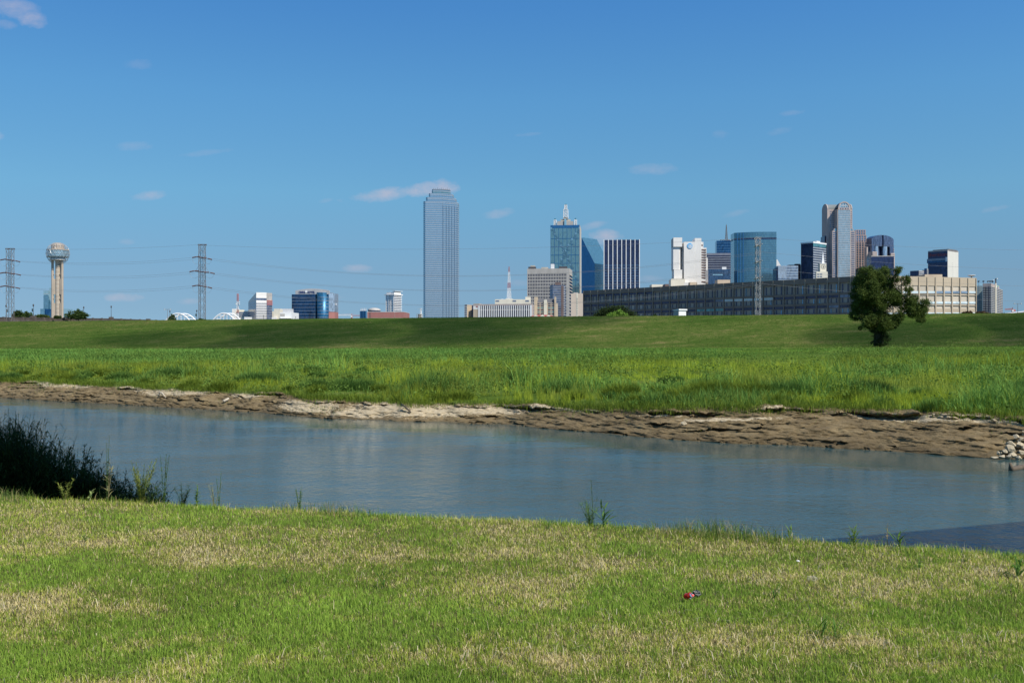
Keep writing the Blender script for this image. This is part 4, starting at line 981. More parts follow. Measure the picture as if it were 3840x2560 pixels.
# wings: granite with punched windows
for xa, xb, y0_, zt2, z0_, ncx in ((3121, 3140, 14.9, 782, 853, 3), (3192, 3205, 14.9, 782, 853, 3)):
    for j in range(int((z0_ - zt2) / 8.2)):
        for i in range(ncx):
            px_ = xa + (xb - xa) * (i + .5) / ncx; z_ = zq(788 + j * 8.2)
            g = MB(); g.box(X(px_) - .65, X(px_) + .65, y0_ - .12, y0_, z_ - 1.8, z_ + .3); g.build('window', G_GREY, r)
for xa, xb, sd in ((3123.5, 3140, -1), (3191, 3209, 1)):
    g = MB(); g.box(X(xa), X(xb), 3, 14.8, 0, zq(865)); g.build('shoulder_wing', PINKC, r)
    cxm_ = X(3140 if sd < 0 else 3191); ww = X(xb) - X(xa) - (2 if sd > 0 else 2)
    for name_, mat_, k_, ya, yb_ in (('shoulder_arch', PINKC, 1.0, 3.3, 14.6), ('shoulder_glass', G_COM, .78, 3.1, 3.25)):
        pts = [(cxm_, zq(865))] + [(cxm_ + sd * ww * k_ * math.cos(t), zq(865) + 5.6 * k_ * math.sin(t)) for t in [math.pi / 2 * i / 8 for i in range(9)]]
        g = MB(); g.yprism(pts if sd < 0 else pts[::-1], ya, yb_); g.build(name_, mat_, r)
    g = MB()
    for j in range(23):
        for i in range(4 if sd < 0 else 4):
            px_ = xa + 2 + (xb - xa - (5 if sd < 0 else 4)) * (i + .5) / 4 if sd < 0 else xa + 3 + (xb - xa - 5) * (i + .5) / 4
            z_ = zq(870 + j * 8.05); g.box(X(px_) - .62, X(px_) + .62, 2.85, 2.98, z_ - 1.9, z_ + .2)
    g.build('wing_window', G_GREY, r)
g = MB(); g.box(X(3140.5), X(3190.3), 0, 14.9, 0, zq(784)); g.build('centre_bay', PINKC, r)
ca = zq(778); ro = 22.2 * s_
arc = lambda rr, zc0: [(rr * math.cos(t), zc0 + rr * math.sin(t)) for t in [math.pi * i / 24 for i in range(25)]]
def ringprism(ro_, ri_, zc0, y0_, y1_):
    g = MB(); o_ = arc(ro_, zc0); i_ = arc(ri_, zc0)
    for k in range(24): g.yprism([o_[k], o_[k + 1], i_[k + 1], i_[k]], y0_, y1_)
    return g
g = MB(); g.yprism(arc(ro - .3, ca), .8, 15); g.build('centre_vault', ROOFD, r)
ringprism(ro, ro - 2.1, ca, -.6, 1.2).build('arch_rim', PINKC, r)
g = MB(); g.yprism(arc(ro - 2.15, ca), .3, .75); fan_ = g.build('arch_window', G_COM, r)
g = MB()
for px_ in (3152, 3161.5, 3170.5, 3179.5): 
    x = X(px_); h = math.sqrt(max(0, (ro - 2.2) ** 2 - x * x)); g.box(x - .22, x + .22, .1, .28, ca, ca + h)
g.build('window_bar', WHITEP, fan_)
text_mesh('sign_lettering', 'Comerica', 3.6, WHITEP, r, (0, .0, zq(772.5)), (math.radians(90), 0, 0), .06, .05, sx=.93)
g = MB(); g.box(X(3143.5), X(3188), -.25, -.02, 0, zq(787)); cf = g.build('curtain_wall', G_COM, r)
g = MB()
for i in range(16): x = X(3143.5) + (X(3188) - X(3143.5)) * i / 15; g.box(x - .16, x + .16, -.40, -.26, 0, zq(787))
for j in range(62): z_ = zq(787) - j * 3.9; g.box(X(3143.5), X(3188), -.36, -.26, z_ - .5, z_) if z_ > 1 else None
g.build('mullion', GREYP, cf)
for px_ in (3152.5, 3161, 3171, 3180): g = MB(); g.box(X(px_) - .9, X(px_) + .9, -.9, -.62, zq(784.3), zq(780)); g.build('window', G_GREY, r)
g = MB(); g.box(X(3143), X(3188.5), -.6, -.26, zq(787), zq(778)); g.build('arch_sill', PINKC, r)

# --- 27 pink grid tower
b = Bld('pink_grid_tower', 'stepped pink and brown tower with blue window grid beside the arch topped one', 3208.5, 3250, 3251, 1760, 3, 30)
ORG = solid('salmon_granite', (.36, .27, .25))
G1 = G_PINKG
tiers = ((3245, 862, 884), (3248, 882.5, 909), (3250.3, 907, 1300))
prev = None
g = MB(); gp = MB()
for (xr_, yt_, yb_) in tiers:
    x1_ = b.px(xr_); zt3, zb3 = b.z(yt_), max(0, b.z(yb_)); g.box(-b.wL, x1_, 0 - (xr_ - 3245) * .1, 30, zb3, zt3)
    nb = 4; nz = int((zt3 - zb3) / 4.1)
    for i in range(nb + 1): x = -b.wL + .4 + (x1_ + b.wL - .8) * i / nb; gp.box(x - .75, x + .75, -.8 - (xr_ - 3245) * .1, -.05, zb3, zt3 + .3)
    for j in range(nz + 1): z_ = zt3 - j * 4.1; gp.box(-b.wL, x1_, -.7 - (xr_ - 3245) * .1, -.06, z_ - .9, z_)
g.build('glazing', G1, b.root); gp.build('granite_grid', ORG, b.root)
# --- 28 keyhole tower with curved top
b = Bld('keyhole_tower', 'curved top glass tower with a tall keyhole opening and pink granite shoulders', 3248.4, 3269, 3351.5, 1700, 66, cat='skyscraper')
wR, wL = b.wR, b.wL; zs_ = b.z(900); zp = b.z(878.8); cy_ = wR / 2
def ycirc(u): return zs_ + (zp - zs_) * math.sqrt(max(0, 1 - (2 * u - 1) ** 2 * .93))
gv = glass('smoky_blue_glass', (.085, .11, .18), .55, .12)
zo1, zo0 = b.z(922), 0
# arch head (profile in y,z run along x)
g = MB(); top = [(wR * i / 20, ycirc(i / 20)) for i in range(21)]
prof = [(wR, zo1), (0, zo1)] + top
half1 = [(0, zo1)] + [(wR * i / 20, ycirc(i / 20)) for i in range(0, 10)] + [(wR * .462, ycirc(.462)), (wR * .462, zo1)]
half2 = [(wR * .535, zo1), (wR * .535, ycirc(.535))] + [(wR * i / 20, ycirc(i / 20)) for i in range(11, 21)] + [(wR, zo1)]
g.xprism(half1, -wL, 0); g.xprism(half2, -wL, 0); g.build('arched_head', gv, b.root)
g = MB(); g.box(-wL * .9, -1.5, wR * .46, wR * .54, b.z(917), zp - 3); g.build('slot_recess', G_NAVY, b.root)
g = MB(); g.box(-wL, 0, 0, wR * .14, 0, zo1 - .01); g.box(-wL, 0, wR * .82, wR, 0, zo1 - .01); g.build('side_leg', gv, b.root)
g = MB(); g.box(-wL * .95, -7, wR * .14, wR * .82, 0, zo1 - .02); g.build('rear_wall', G_NAVY, b.root)
for u, rr in ((.25, 4.2), (.64, 4.8)):
    g = MB(); g.lathe([(rr, 0), (rr, zo1 - .05)], (-3.5, wR * u), 20); g.build('glass_cylinder', G_SILV, b.root, False)
g = MB()
for j in range(9): z_ = zo1 + 2 + j * 3.1; 
for j in range(8):
    z_ = zo1 + 2.5 + j * 2.9
    for i in range(22):
        u = (i + .5) / 22
        if abs(u - .5) > .05 and ycirc(u) > z_ + 1.8: g.box(.02, .12, wR * u - .45, wR * u + .45, z_, z_ + 1.3)
g.build('window', G_GREY, b.root)
for (ya, yb_, xa, zt3, lab) in ((-.05, .16, 4.5, 1000, 0), (.84, 1.02, 1.5, 946, 0), (.97, 1.06, -2, 926, 0)):
    g = MB(); g.box(-wL * .8, xa, wR * ya + (0.3 if ya < 0 else 0), wR * yb_, 0, b.z(944 if ya < 0 else zt3)); g.build('granite_shoulder', PINKC, b.root)
    g = MB()
    for j in range(20):
        for i in range(3): z_ = b.z(948 if ya < 0 else zt3 + 4) - j * 3.6; y_ = wR * (ya + (yb_ - ya) * (i + .8) / 3.6); g.box(xa + .02, xa + .15, y_ - .55, y_ + .55, z_ - 1.8, z_)
    g.build('shoulder_window', G_DARK, b.root)
g = MB(); g.box(-wL * .8 - 2, -wL * .5, -5, .2, 0, b.z(925)); g.build('granite_shoulder', PINKC, b.root)
b = Bld('navy_glass_podium', 'low wide navy glass block with a thin pale roof edge below the keyhole tower', 3251, 3334, 3352, 1560, 4)
b.body('glass_facade', G_NAVY, b.z(966.3)); slabs(b, 'roof_edge', CONC, [b.z(966.3)], 1.1, .3); slabs(b, 'floor_line', G_GREY, [b.z(974 + 8 * i) for i in range(9)], .5, .08)

# --- 29 tower with white end wall, small blocks
b = Bld('white_end_wall_tower', 'dark glass hotel tower with blank white end wall and faint red lettering', 3480, 3553.7, 3594, 1500, 47)
zT = b.z(940.5); b.body('wall', solid('cream_end_wall', (.58, .56, .50), var=.05), zT)
g = MB(); g.box(-b.wL + .02, -.3, -.25, -.02, 0, zT - .2); fc = g.build('glass_facade', G_NAVY, b.root)
g = MB()
for i in range(22): z_ = zT - 16 - i * 3.3; g.box(-b.wL + .02, -.3, -.4, -.26, z_, z_ + .4) if z_ > 0 else None
g.build('floor_line', G_HOTEL, fc)
RD = solid('dim_red_sign', (.20, .03, .04), .5, var=.05)
text_mesh('sign_lettering', 'Sheraton', 7.6, RD, b.root, (b.px(3515), -.3, b.z(958.5)), (math.radians(90), 0, 0), .1, .15, sx=1.05)
g = MB(); g.box(-b.wL - 1, .25, -1.3, -.45, b.z(983), b.z(967)); g.build('observation_band', G_HOTEL, b.root)
g = MB()
for i in range(26): x = -b.wL + b.wL * i / 26; g.box(x, x + .5, -1.45, -1.31, b.z(975), b.z(967.5))
g.build('band_mullion', SILVER, b.root); roof_box(b, 'band_end', WHITEP, -2.4, .3, -1.7, -1.5, b.z(980), b.z(964))
roof_box(b, 'roof_screen', STEEL, -b.wL + 6, .1, 3, b.wR - 3, zT, b.z(933)); slabs(b, 'railing', GREYC, [zT], 1.6, .05)
for i in range(8): roof_box(b, 'small_vent', GREYC, .02, .12, b.wR * .42, b.wR * .50, b.z(984 + i * 7.3), b.z(983 + i * 7.3) )
b = Bld('dark_low_block', 'low dark block with banded pale end left of the white end wall tower', 3413, 3446, 3465, 1300, 47); b.body('wall', GREYC, b.z(1014)); g = MB(); g.box(-b.wL + .02, -.05, -.2, -.02, 0, b.z(1016)); g.build('dark_facade', G_NAVY, b.root)
g = MB()
for i in range(4): g.box(.02, .2, .5, b.wR - .3, b.z(1021 + i * 6), b.z(1018 + i * 6))
g.build('window_band', G_GREY, b.root)
b = Bld('dark_stepped_block', 'small dark blue stepped block against the foot of the white end wall tower', 3458, 3476, 3482, 1400, 30); b.body('glass_facade', G_NAVY, b.z(1012)); roof_box(b, 'upper_step', G_HOTEL, -b.wL * .55, -.1, .2, b.wR - .2, b.z(1012), b.z(1006)); slabs(b, 'floor_line', G_GREY, [b.z(1018 + 7 * i) for i in range(6)], .4, .08)

# --- 30 far right grid tower
b = Bld('far_right_grid_tower', 'pale stone office tower with square windows and satellite dishes at the far right', 3684.5, 3718, 3760, 1350, 33)
zT = b.z(1073); b.body('glazing', G_DARK, zT, 0, .5)
g = MB(); nr = 17; pitch = 6.7 * 1350 / FPX
for i in range(nr + 1): z_ = zT - i * pitch; g.box(-.5, 0, 0, b.wR, z_ - .9, z_) if z_ > 1 else None
for i in range(7): y_ = b.wR * i / 6; g.box(-.5, .04, max(0.02, y_ - .5), min(b.wR - .02, y_ + .5), 0, zT - .02)
g.build('stone_grid', GREYC, b.root)
for k in range(3):
    g = MB(); xa = -b.wL + b.wL * k / 3 + .2; xb = xa + b.wL / 3 - .5
    for i in range(nr + 1): z_ = zT - i * pitch; g.box(xa + .4 * k, xb, -.6 - .9 * (2 - k) * .5, .3, z_ - 1.0, z_) if z_ > 1 else None
    g.build('balcony_band', GREYC, b.root)
g = MB(); g.box(-b.wL, -b.wL + .4, -.2, b.wR, 0, zT); g.build('edge_pier', GREYC, b.root)
roof_box(b, 'plant_storey', PINKC, -b.wL, -.5, 2, b.wR * .72, zT, b.z(1062))
g = MB(); g.box(-.45, -.2, b.wR * .36, b.wR * .60, zT + .3, b.z(1063)); sb = g.build('sign_panel', WHITEC, b.root)
y0_, y1_ = b.wR * .50, b.wR * .60; z0_, z1_ = zT + .5, b.z(1063.5)
for nm_, c_, (ya, yb_, za, zb_) in (('sign_green', (.10, .42, .12), (y0_ + 1.2, y1_, z0_ + 1.4, z1_)), ('sign_navy', (.05, .03, .20), (y0_, y0_ + 1.15, z0_ + .9, z1_)), ('sign_magenta', (.45, .03, .18), (y0_, y0_ + 1.6, z0_, z0_ + .85)), ('sign_navy', (.06, .04, .25), (y0_ + 1.65, y1_ - .3, z0_, z0_ + 1.35))):
    g = MB(); g.box(-.18, -.1, ya, yb_, za, zb_); g.build(nm_, solid(nm_ + '_paint', c_, .5, var=.05), sb)
b2 = Bld('pale_glass_strip_tower', 'narrow pale green glass tower standing against the far right grid tower', 3659, 3684, 3685, 1400, 3, 30)
b2.body('glass_facade', G_PALE, b2.z(1062.5)); roof_box(b2, 'dark_joint', G_GREY, b2.px(3670), b2.px(3671.2), -.2, -.02, 0, b2.z(1062.5)); slabs(b2, 'floor_line', GREYC, [b2.z(1062.5 + 8 * i) for i in range(1, 17)], .3, .06)
def dish(px_, py, D_, rad, parent, bb, col, tilt=0, zb=None):
    x = PX(px_, D_); z_ = PZ(py, D_)
    t = thing('satellite_dish', '', 'satellite dish', (x, D_, z_), 0, 'satellite dishes on the roofs at the right')
    g = MB(); g.lathe([(.1, -.3), (rad * .5, -.1), (rad, .5), (rad * .98, .62), (rad * .5, .05), (.1, -.12)], (0, 0), 14); o = g.build('reflector', col, t); o.rotation_euler = (math.radians(-35), math.radians(tilt), 0)
    g = MB(); g.tube([(0, 0, -.2), (0, .3, (zb or z_ - 3) - z_)], .2, 5); g.build('stand', DARKST, t)
    return t
zr_ = b.z(1062) + CG
labs = ['dark satellite dish above the pale green glass strip tower', 'single dark satellite dish alone near the middle of the far right roof', 'left dish of the tight dark pair on the far right roof', 'right dish of the tight dark pair on the far right roof', 'small dark dish tipped steeply beside the roof mast']
for (px_, tl), lb in zip(((3670, 0), (3688, 10), (3705, -10), (3713, 10), (3721, 45)), labs):
    d_ = dish(px_, 1056, 1356, 1.5, None, None, DARKST, tl, zr_ + .1); d_['label'] = lb
t, _, _, _ = mast('roof_mast', 'short lattice mast with white drums on the far right grid tower', 3734, 3, 1044, 1062, 1362, 'ss', .9, .12, 3, 1)
g = MB(); g.lathe([(1.1, PZ(1046, 1362) - CG), (1.1, PZ(1043.5, 1362) - CG)], (1.2, -1), 12); g.lathe([(.8, PZ(1051, 1362) - CG), (.8, PZ(1049, 1362) - CG)], (-4.5, -1), 12); g.tube([(-4.5, -1, PZ(1050, 1362) - CG), (0, 0, PZ(1052, 1362) - CG)], .15, 4); g.build('drum_antenna', WHITEP, t)

# --- 31 low arena roof at far right, tower cranes
b = Bld('low_white_roof', 'long low white sloping roof at the far right edge beyond the levee', 3775, 3900, 3905, 900, 3, 30)
g = MB(); g.yprism([(-b.wL, 0), (0, 0), (0, b.z(1163)), (-b.wL, b.z(1176))], 0, 30); g.build('wall', CREAM, b.root)
g = MB(); g.yprism([(-b.wL - .5, b.z(1176)), (.5, b.z(1163)), (.5, b.z(1162)), (-b.wL - .5, b.z(1175))], -.6, 30.6); g.build('roof', WHITEC, b.root)
def crane(pxm, ymast, yjib, pj0, pj1, ytop, D_, label, wht=False):
    t = thing('tower_crane', label, 'crane', (PX(pxm, D_), D_, CG), group='tower cranes'); s_ = D_ / FPX; z = lambda py: PZ(py, D_) - CG
    g = MB(); lattice(g, (0, 0), 2.2, 0, 2.2, z(yjib), 30, .14); g.build('mast', REDP, t)
    g = MB(); n = 16; xa = (pj0 - pxm) * s_
    for (ra, rb, zz_) in ((0, xa, z(yjib)),):
        g.tube([(0, 0, zz_), (xa, 0, zz_)], .22, 4); g.tube([(0, 0, zz_ + 2), (xa, 0, zz_ + 1.4)], .22, 4)
        for i in range(n): g.tube([(xa * i / n, 0, zz_), (xa * (i + .5) / n, 0, zz_ + 1.7)], .14, 3); g.tube([(xa * (i + .5) / n, 0, zz_ + 1.7), (xa * (i + 1) / n, 0, zz_)], .14, 3)
    g.build('jib', WHITEP if wht else REDP, t)
    g = MB(); g.tube([(0, 0, z(yjib)), ((pj1 - pxm) * s_, 0, z(yjib))], .5, 4); g.box((pj1 - pxm) * s_ - 4, (pj1 - pxm) * s_, -.8, .8, z(yjib) - 2.4, z(yjib)); g.build('counter_jib', REDP, t)
    g = MB(); g.tube([(0, 0, z(yjib)), (0, 0, z(ytop))], .45, 4); g.tube([(0, 0, z(ytop)), (xa * .7, 0, z(yjib) + 1.6)], .1, 3); g.tube([(0, 0, z(ytop)), ((pj1 - pxm) * s_ * .9, 0, z(yjib))], .1, 3); g.build('tower_head', REDP, t)
    g = MB(); g.box(-1.5, 1.2, -1.4, -.3, z(yjib) - 2.6, z(yjib) - .3); g.build('cab', WHITEP, t)
crane(1319, 0, 1183, 1249, 1358, 1176, 1700, 'red and white tower crane just right of the blue glass hotel', True)
crane(3797, 0, 1161.5, 3768, 3808, 1152, 1500, 'small reddish tower crane far off near the right edge')

# --- 32 long concrete mail building near the levee
D0 = 455.0; c0 = (PX(3283, D0), D0); pL = (PX(2190, 595), 595.0); pR = (PX(3657, 472.5), 472.5)
r = thing('long_concrete_building', 'very long low concrete building, its left face in shade and right face sunlit', 'building', (c0[0], c0[1], CG))
ZR = EYE + 30 - CG
L = lambda p: (p[0] - c0[0], p[1] - c0[1])
uL = Vector(L(pL)); lenL = uL.length; uL.normalize(); uR = Vector(L(pR)); lenR = uR.length; uR.normalize()
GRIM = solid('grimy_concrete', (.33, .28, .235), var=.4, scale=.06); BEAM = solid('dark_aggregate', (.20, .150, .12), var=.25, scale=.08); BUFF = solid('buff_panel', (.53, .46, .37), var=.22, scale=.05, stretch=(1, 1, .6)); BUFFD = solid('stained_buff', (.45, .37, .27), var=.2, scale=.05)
g = MB(); bk = Vector((.25, 1)).normalized() * 60
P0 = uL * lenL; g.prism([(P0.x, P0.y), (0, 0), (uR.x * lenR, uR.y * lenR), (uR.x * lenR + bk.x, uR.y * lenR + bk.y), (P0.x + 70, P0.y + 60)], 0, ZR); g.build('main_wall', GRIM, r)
class Face:
    """boxes laid on a wall running from a along u, outward normal n"""
    def __init__(s, a, u, n): s.a, s.u, s.n = Vector(a), Vector(u), Vector(n)
    def box(s, g, t0, t1, d0, d1, z0, z1):
        q = [s.a + s.u * t + s.n * d for t, d in ((t0, d1), (t1, d1), (t1, d0), (t0, d0))]
        g.prism([(p.x, p.y) for p in q], z0, z1)
nL = Vector((uL.y, -uL.x)); nL = nL if nL.y < 0 else -nL
nR = Vector((uR.y, -uR.x)); nR = nR if nR.y < 0 else -nR
FL = Face((P0.x, P0.y), -uL, nL); FR = Face((0, 0), uR, nR)
nb = 31; bw = lenL / nb; top = ZR
levels = [(top - 2.2, top - 6.9), (top - 9.0, top - 11.6), ]
Fh = 4.75
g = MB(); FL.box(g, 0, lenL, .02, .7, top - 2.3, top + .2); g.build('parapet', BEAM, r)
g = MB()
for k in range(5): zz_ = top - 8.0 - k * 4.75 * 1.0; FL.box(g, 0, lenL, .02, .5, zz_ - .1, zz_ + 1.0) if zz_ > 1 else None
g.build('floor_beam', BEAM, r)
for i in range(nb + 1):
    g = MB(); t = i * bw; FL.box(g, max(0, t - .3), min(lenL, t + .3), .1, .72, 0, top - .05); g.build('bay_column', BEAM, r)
    g = MB(); FL.box(g, max(0, t - .1), min(lenL, t + .1), .74, .82, top - 7.0, top + .1); g.build('roof_fin', BUFFD, r)
import itertools
gs = MB(); cnt = 0
for i in reversed(range(nb)):             # dark strip windows under each beam, one per bay
    for k in range(4):
        zt3 = top - 8.1 - k * 4.75
        if zt3 < 2: continue
        g = MB(); lit = (k == 0 and 17 <= i <= 21); low = (k == 1 and i in (14, 15, 16))
        FL.box(g, i * bw + .5, (i + 1) * bw - .5, .05, .3, zt3 - 1.25, zt3)
        if cnt < 63 or lit or low: g.build('strip_window', G_WIN if lit else (G_GREEN if low else (G_NAVY if R.random() < .85 else G_GREY)), r)
        else: FL.box(gs, i * bw + .5, (i + 1) * bw - .5, .05, .3, zt3 - 1.25, zt3)
        cnt += 1
tag(gs.build('strip_window', G_NAVY, r), kind='stuff')
g = MB()
for k in range(5):
    zt3 = top - 8.1 - k * 4.75
    for i in range(nb):
        for j in range(1, 7): FL.box(g, i * bw + .5 + j * (bw - 1) / 7 - .05, i * bw + .5 + j * (bw - 1) / 7 + .05, .31, .36, zt3 - 1.2, zt3 - .05)
g.build('window_mullion', BEAM, r)
gs = MB(); cnt = 0
for i in reversed(range(nb)):              # the narrow slots either side of each panel
    for f_ in (.27, .73):
        for za, zb_ in ((top - 3.0, top - 7.1), (top - 9.7, top - 12.5), (top - 14.5, top - 17.2), (top - 19.2, top - 22)):
            g = MB() if cnt < 99 else gs; FL.box(g, (i + f_) * bw - .22, (i + f_) * bw + .22, .03, .2, zb_, za); cnt += 1
            if g is not gs: g.build('slot_window', G_NAVY if R.random() < .75 else G_PINKG, r)
tag(gs.build('slot_window', G_NAVY, r), kind='stuff')
g = MB()
for i in range(9): FL.box(g, i * bw + .5, (i + 1) * bw - .5, .21, .3, top - 3.4, top - 2.5)
g.build('top_strip_window', G_NAVY, r)
# sunlit face
nbR = 12; bwR = lenR / nbR
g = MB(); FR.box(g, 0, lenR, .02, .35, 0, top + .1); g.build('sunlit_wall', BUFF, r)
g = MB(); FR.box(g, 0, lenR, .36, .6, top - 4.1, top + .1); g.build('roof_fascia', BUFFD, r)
g = MB()
for k in range(4): FR.box(g, 0, lenR, .36, .5, top - 17 - k * 14.7 + 0, top - 14.6 - k * 14.7)
g.build('stained_band', BUFFD, r)
for i in range(nbR + 1):
    g = MB(); t = i * bwR; FR.box(g, max(0, t - .28), min(lenR, t + .28), .37, .95, 0, top - .1); g.build('bay_pier', BUFFD, r)
SH = (1180 - 1040)
for i in range(nbR):
    for k, py in enumerate((1091.5, 1131, 1171.5)):
        Dm = 455 + (472.5 - 455) * (i + .5) / nbR; za = (1280 - py) * Dm / FPX + EYE - CG
        g = MB(); FR.box(g, i * bwR + .45, (i + 1) * bwR - .45, .40 if k else .55, .62 if k else .7, za - 1.0, za); g.build('strip_window', G_SILV if (k == 0 and i in (7, 8, 9, 10)) or (k == 2 and i == 10) else G_WIN, r)
        if i == 0: g = MB(); FR.box(g, 0, lenR, .38, .80, za - 1.35, za - 1.1); g.build('sill', BUFFD, r)
# roof structures
def onroof(name, px0, px1, Dd_, ytop, mat, dp=8, below=0):
    x0, x1 = PX(px0, Dd_) - c0[0], PX(px1, Dd_) - c0[0]; g = MB(); g.box(x0, x1, Dd_ - c0[1], Dd_ - c0[1] + dp, ZR - .05 - below, PZ(ytop, Dd_) - CG); return g.build(name, mat, r)
onroof('roof_house', 2691, 2738, 560, 1049, TANC); onroof('roof_house', 3468, 3533.7, 485, 1028.8, TANC, 10)
onroof('roof_house', 2444, 2493, 620, 1066.5, CREAM, 10); onroof('dark_roof_house', 2494, 2522, 600, 1065, BROWNC, 10); onroof('cream_roof_house', 2516, 2566, 585, 1047.5, CREAM, 8); onroof('roof_house', 2588, 2612, 590, 1058, TANC, 6)
g = MB(); x, y_ = PX(3643, 480) - c0[0], 480 - c0[1]
g.lathe([(.1, ZR + 1.2), (1.0, ZR + 1.3), (1.9, ZR + 1.9), (1.8, ZR + 2.0), (.9, ZR + 1.5), (.1, ZR + 1.5)], (x, y_), 18)
g2 = g.build('dish_bowl', WHITEP, None)
t = thing('roof_dish', 'big white satellite dish on the sunlit end of the long concrete building', 'satellite dish', (c0[0] + x, c0[1] + y_, CG + ZR))
g2.parent = t; g2.location = (-x, -y_, -ZR)
g = MB(); g.tube([(0, 0, 0), (0, 0, 1.4)], .3, 6); g.build('stand', STEEL, t)

# --- 33 white shed and low wall on the levee crest
b = Bld('white_shed', 'little white shed with grey door side standing on the levee crest', 2526, 2546, 2572.6, 345, 55)
zb_ = PZ(1189, 345) - CG; zt_ = PZ(1163.5, 345) - CG
g = MB(); g.box(-b.wL, 0, 0, b.wR, zb_ - 2, zt_); g.build('wall', WHITEP, b.root)
g = MB(); g.box(-b.wL + .1, -.1, -.12, -.02, zb_ - 1, zt_ - .15); g.build('door', GREYC, b.root)
g = MB(); g.prism([(-b.wL - .3, -.3), (.3, -.3), (.3, b.wR + .3), (-b.wL - .3, b.wR + .3)], zt_, [zt_ + .15, zt_ + .5, zt_ + .5, zt_ + .15]); g.build('roof', WHITEP, b.root)
# ---------------------------------------------------------------- pylons, wires, viaduct, lamps
BRN = solid('brown_insulator', (.12, .06, .055), .5, var=.1)
def PT(px, py, D): return Vector((PX(px, D), D, PZ(py, D)))
PYL = solid('weathered_steel', (.13, .115, .11), .7)
def pylon(label, pxc, D, ytop, arms, wpx=19.8, arm_on=True, mat=None):
    mat = mat or PYL
    z0 = -2.2; t = thing('lattice_pylon', label, 'pylon', (PX(pxc, D), D, z0), group='high voltage pylons')
    s = D / FPX; Z_ = lambda py: PZ(py, D) - z0; w = wpx * s
    g = MB(); lattice(g, (0, 0), w, 0, w, Z_(ytop + 8), 13, .045, horiz=False, rail=.09); lattice(g, (0, 0), w, Z_(ytop + 8), w * 1.25, Z_(ytop), 1, .05, rail=.08)
    g.build('lattice_body', mat, t)
    g = MB(); g.box(-w * .32, w * .32, -.06, .06, Z_(ytop + 60), Z_(ytop + 8)) if False else g.box(-.06, .06, -.06, .06, Z_(1100), Z_(ytop + 10)); g.build('ladder', BRN, t)
    if not arm_on:
        g = MB()
        for py in (920.7, 982, 1042):
            g.box(-w * .56, w * .56, -w * .56, w * .56, Z_(py) - .16, Z_(py) + .16); g.tube([(0, -6, Z_(py)), (0, 6, Z_(py))], .16, 5)
        g.build('cross_arm', mat, t); return t
    g = MB(); g.tube([(-w * .8, 0, Z_(ytop)), (w * .85, 0, Z_(ytop))], .16, 5); g.build('top_arm', BRN, t)
    for (py, h) in arms:
        z_ = Z_(py); g = MB(); g.tube([(-h * s, 0, z_ + .25), (h * s, 0, z_ - .25)], .2, 5)
        g.tube([(-h * s * .95, 0, z_ + .2), (-w / 2, 0, z_ + 2.6)], .04, 4); g.tube([(h * s * .95, 0, z_ - .2), (w / 2, 0, z_ + 2.4)], .04, 4); g.build('cross_arm', BRN, t)
        for sd, dz in ((-1, .25), (1, -.25)):
            x0 = sd * (h * s + .35); x1 = sd * (h + 20) * s
            g = MB(); g.tube([(x0, 0, z_ + dz * 1.2), (x1, 0, z_ + dz * 1.4 - .35)], .24, 6); g.build('insulator', BRN, t)
            g = MB(); g.tube([(sd * h * s * .45, -.6, z_ + dz), (sd * h * s * .98, -.6, z_ + dz)], .24, 6); g.build('insulator', BRN, t)
            g = MB(); g.tube([(x1, 0, z_ - .3), (x1 * .93, 0, z_ - 1.4), (x1 * .75, 0, z_ - 2.3), (x1 * .55, 0, z_ - 2.4), (sd * w * .5, 0, z_ - 1.5)], .03, 4); g.build('jumper_loop', LINE, t)
    return t
pylon('grey lattice pylon at the left edge beside the observation tower', 38, 386, 932, ((975, 17), (1025, 20), (1075, 17)))
pylon('grey lattice pylon standing alone between the two white arches', 758, 370, 917, ((966, 17), (1019, 27), (1073, 17)))
pylon('sunlit lattice pylon without side arms in front of the long concrete building', 2842, 345, 890, (), 17, False, solid('sunlit_steel', (.42, .40, .37), .5, .2))  # paler steel than the other pylons, sunlight put into the colour
def wire(a, b, sag, n=40, r=.028, lab=''):
    A, B = PT(*a), PT(*b); pts = []
    for i in range(n + 1):
        t = i / n; p = A.lerp(B, t); p.z -= sag * ((a[2] + b[2]) / 2) / FPX * 4 * t * (1 - t); pts.append(tuple(p - A))
    g = MB(); g.tube(pts, r, 4, False); o = g.build('power_line', LINE); o.location = A
    return tag(o, lab, 'power line', 'overhead power lines')
DA, DB, DC = 386, 370, 345
lv = ('top', 'second', 'third', 'lowest')
wire((53, 934, DA), (742, 918, DB), 7, lab='thin topmost wire between the left edge pylon and the next pylon')
for k, (ya, xa, xb, yb) in enumerate(((979, 78, 719, 966), (1028, 81, 709, 1020), (1077, 78, 719, 1072))):
    wire((xa, ya, DA), (xb, yb, DB), 13 + k, lab='front wire of the %s pair between the two left pylons' % ('upper', 'middle', 'lower')[k])
    wire((xa - 22, ya + 1, DA + 8), (xb + 24, yb + 5, DB + 8), 16 + k, lab='rear wire of the %s pair between the two left pylons' % ('upper', 'middle', 'lower')[k])
    wire((xa - 78, ya - 2, DA), (-700, ya + 6, DA + 20), 14, lab='short wire end of the %s pair leaving at the left edge' % ('upper', 'middle', 'lower')[k])
wire((774, 920, DB), (2834, 891, DC), 27, 60, lab='thin topmost wire passing across the tallest glass tower')
